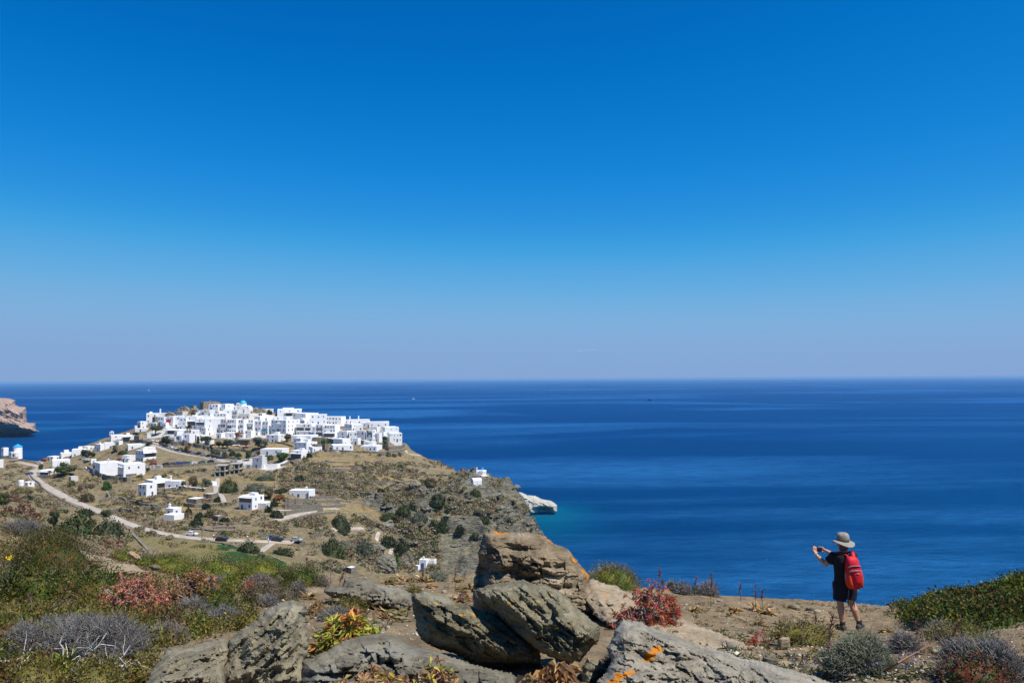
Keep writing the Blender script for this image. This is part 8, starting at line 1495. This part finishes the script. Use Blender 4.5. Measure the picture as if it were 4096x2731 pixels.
MB().loft([[(x, -w_, 0), (x, w_, 0), (x, w_ * 1.2, 1.3 * s), (x, -w_ * 1.2, 1.3 * s)] for x, w_ in ((-2.5 * s, .6 * s), (0, .8 * s), (3.4 * s, .1 * s))]).build('hull', WALL['w'], o); MB().hexa([(-1.8 * s, -.1 * s, 1.8 * s), (1.2 * s, -.1 * s, 1.8 * s), (1.2 * s, .1 * s, 1.8 * s), (-1.8 * s, .1 * s, 1.8 * s), (.2 * s, -.05 * s, 9 * s), (.5 * s, -.05 * s, 9 * s), (.5 * s, .05 * s, 9 * s), (.2 * s, .05 * s, 9 * s)]).build('sail', WALL['w'], o); MB().tube([(.6 * s, 0, 1), (.6 * s, 0, 9.4 * s)], .12 * s, 6).build('mast', PAINT['x'], o)
p0, s = on_sea(3068, 2238); tag(MB().lathe([(.02, -.4), (1.6 * s, -.2), (2.2 * s, .3), (1.6 * s, 2.4 * s), (.5 * s, 3.0 * s), (.01, 3.4 * s)], (0, 0, 0), 12).build('buoy', plain('buoy_red', (.40, .03, .03), .5), None, p0), 'tiny red buoy on the open sea left of the hiker', 'buoy')
m, t, b = nodes_of('cloud_vapour'); tr = t.nodes.new('ShaderNodeBsdfTransparent'); mx = t.nodes.new('ShaderNodeMixShader'); lw = t.nodes.new('ShaderNodeLayerWeight'); lw.inputs[0].default_value = .35
b.inputs['Base Color'].default_value = (.85, .82, .82, 1); b.inputs['Roughness'].default_value = 1; b.inputs['Specular IOR Level'].default_value = 0
cr_ = ramp(t, lw.outputs['Facing'], [(.0, .62), (.75, 1)]); t.links.new(cr_, mx.inputs[0]); t.links.new(b.outputs[0], mx.inputs[1]); t.links.new(tr.outputs[0], mx.inputs[2]); t.links.new(mx.outputs[0], t.nodes['Material Output'].inputs[0])
cd_ = 30000.; p0 = P(np.array(2350.), np.array(1400.), cd_); s = cd_ / FPX; b = MB(); g = np.random.default_rng(3)
for x, z, rx, rz in ((-.5, .6, 5, 1.6), (4, 1.4, 6, 1.5), (9, 1.8, 7, 1.3), (15, .8, 6, 2.0), (20, .6, 8, 1.2), (28, -.6, 8, .9), (-12, -.5, 6, .9), (-30, -3, 7, 2.4), (-26, -1, 5, 1.6), (-36, -5, 6, 2)): b.ell((x * s, g.normal(0, 2) * s, z * s), (rx * s, rx * .8 * s, rz * s), 12, 8)
tag(b.build('cloud', m, None, p0, smooth=True), 'single faint wisp of white cloud low over the horizon', 'cloud')
# ------------------------------------------------------------------ the air over the sea
hz = MB().box((0, 0, 55.0), (140000, 140000, 116)).build('haze', None); hz.data.materials.clear(); m = bpy.data.materials.new('haze_air'); m.use_nodes = True; t = m.node_tree; t.nodes.clear()
out = t.nodes.new('ShaderNodeOutputMaterial'); pv = t.nodes.new('ShaderNodeVolumePrincipled'); pv.inputs['Color'].default_value = (.32, .62, 1.0, 1); pv.inputs['Density'].default_value = 3.6e-5; pv.inputs['Anisotropy'].default_value = 0.
t.links.new(pv.outputs[0], out.inputs['Volume']); hz.data.materials.append(m); tag(hz, kind='stuff')
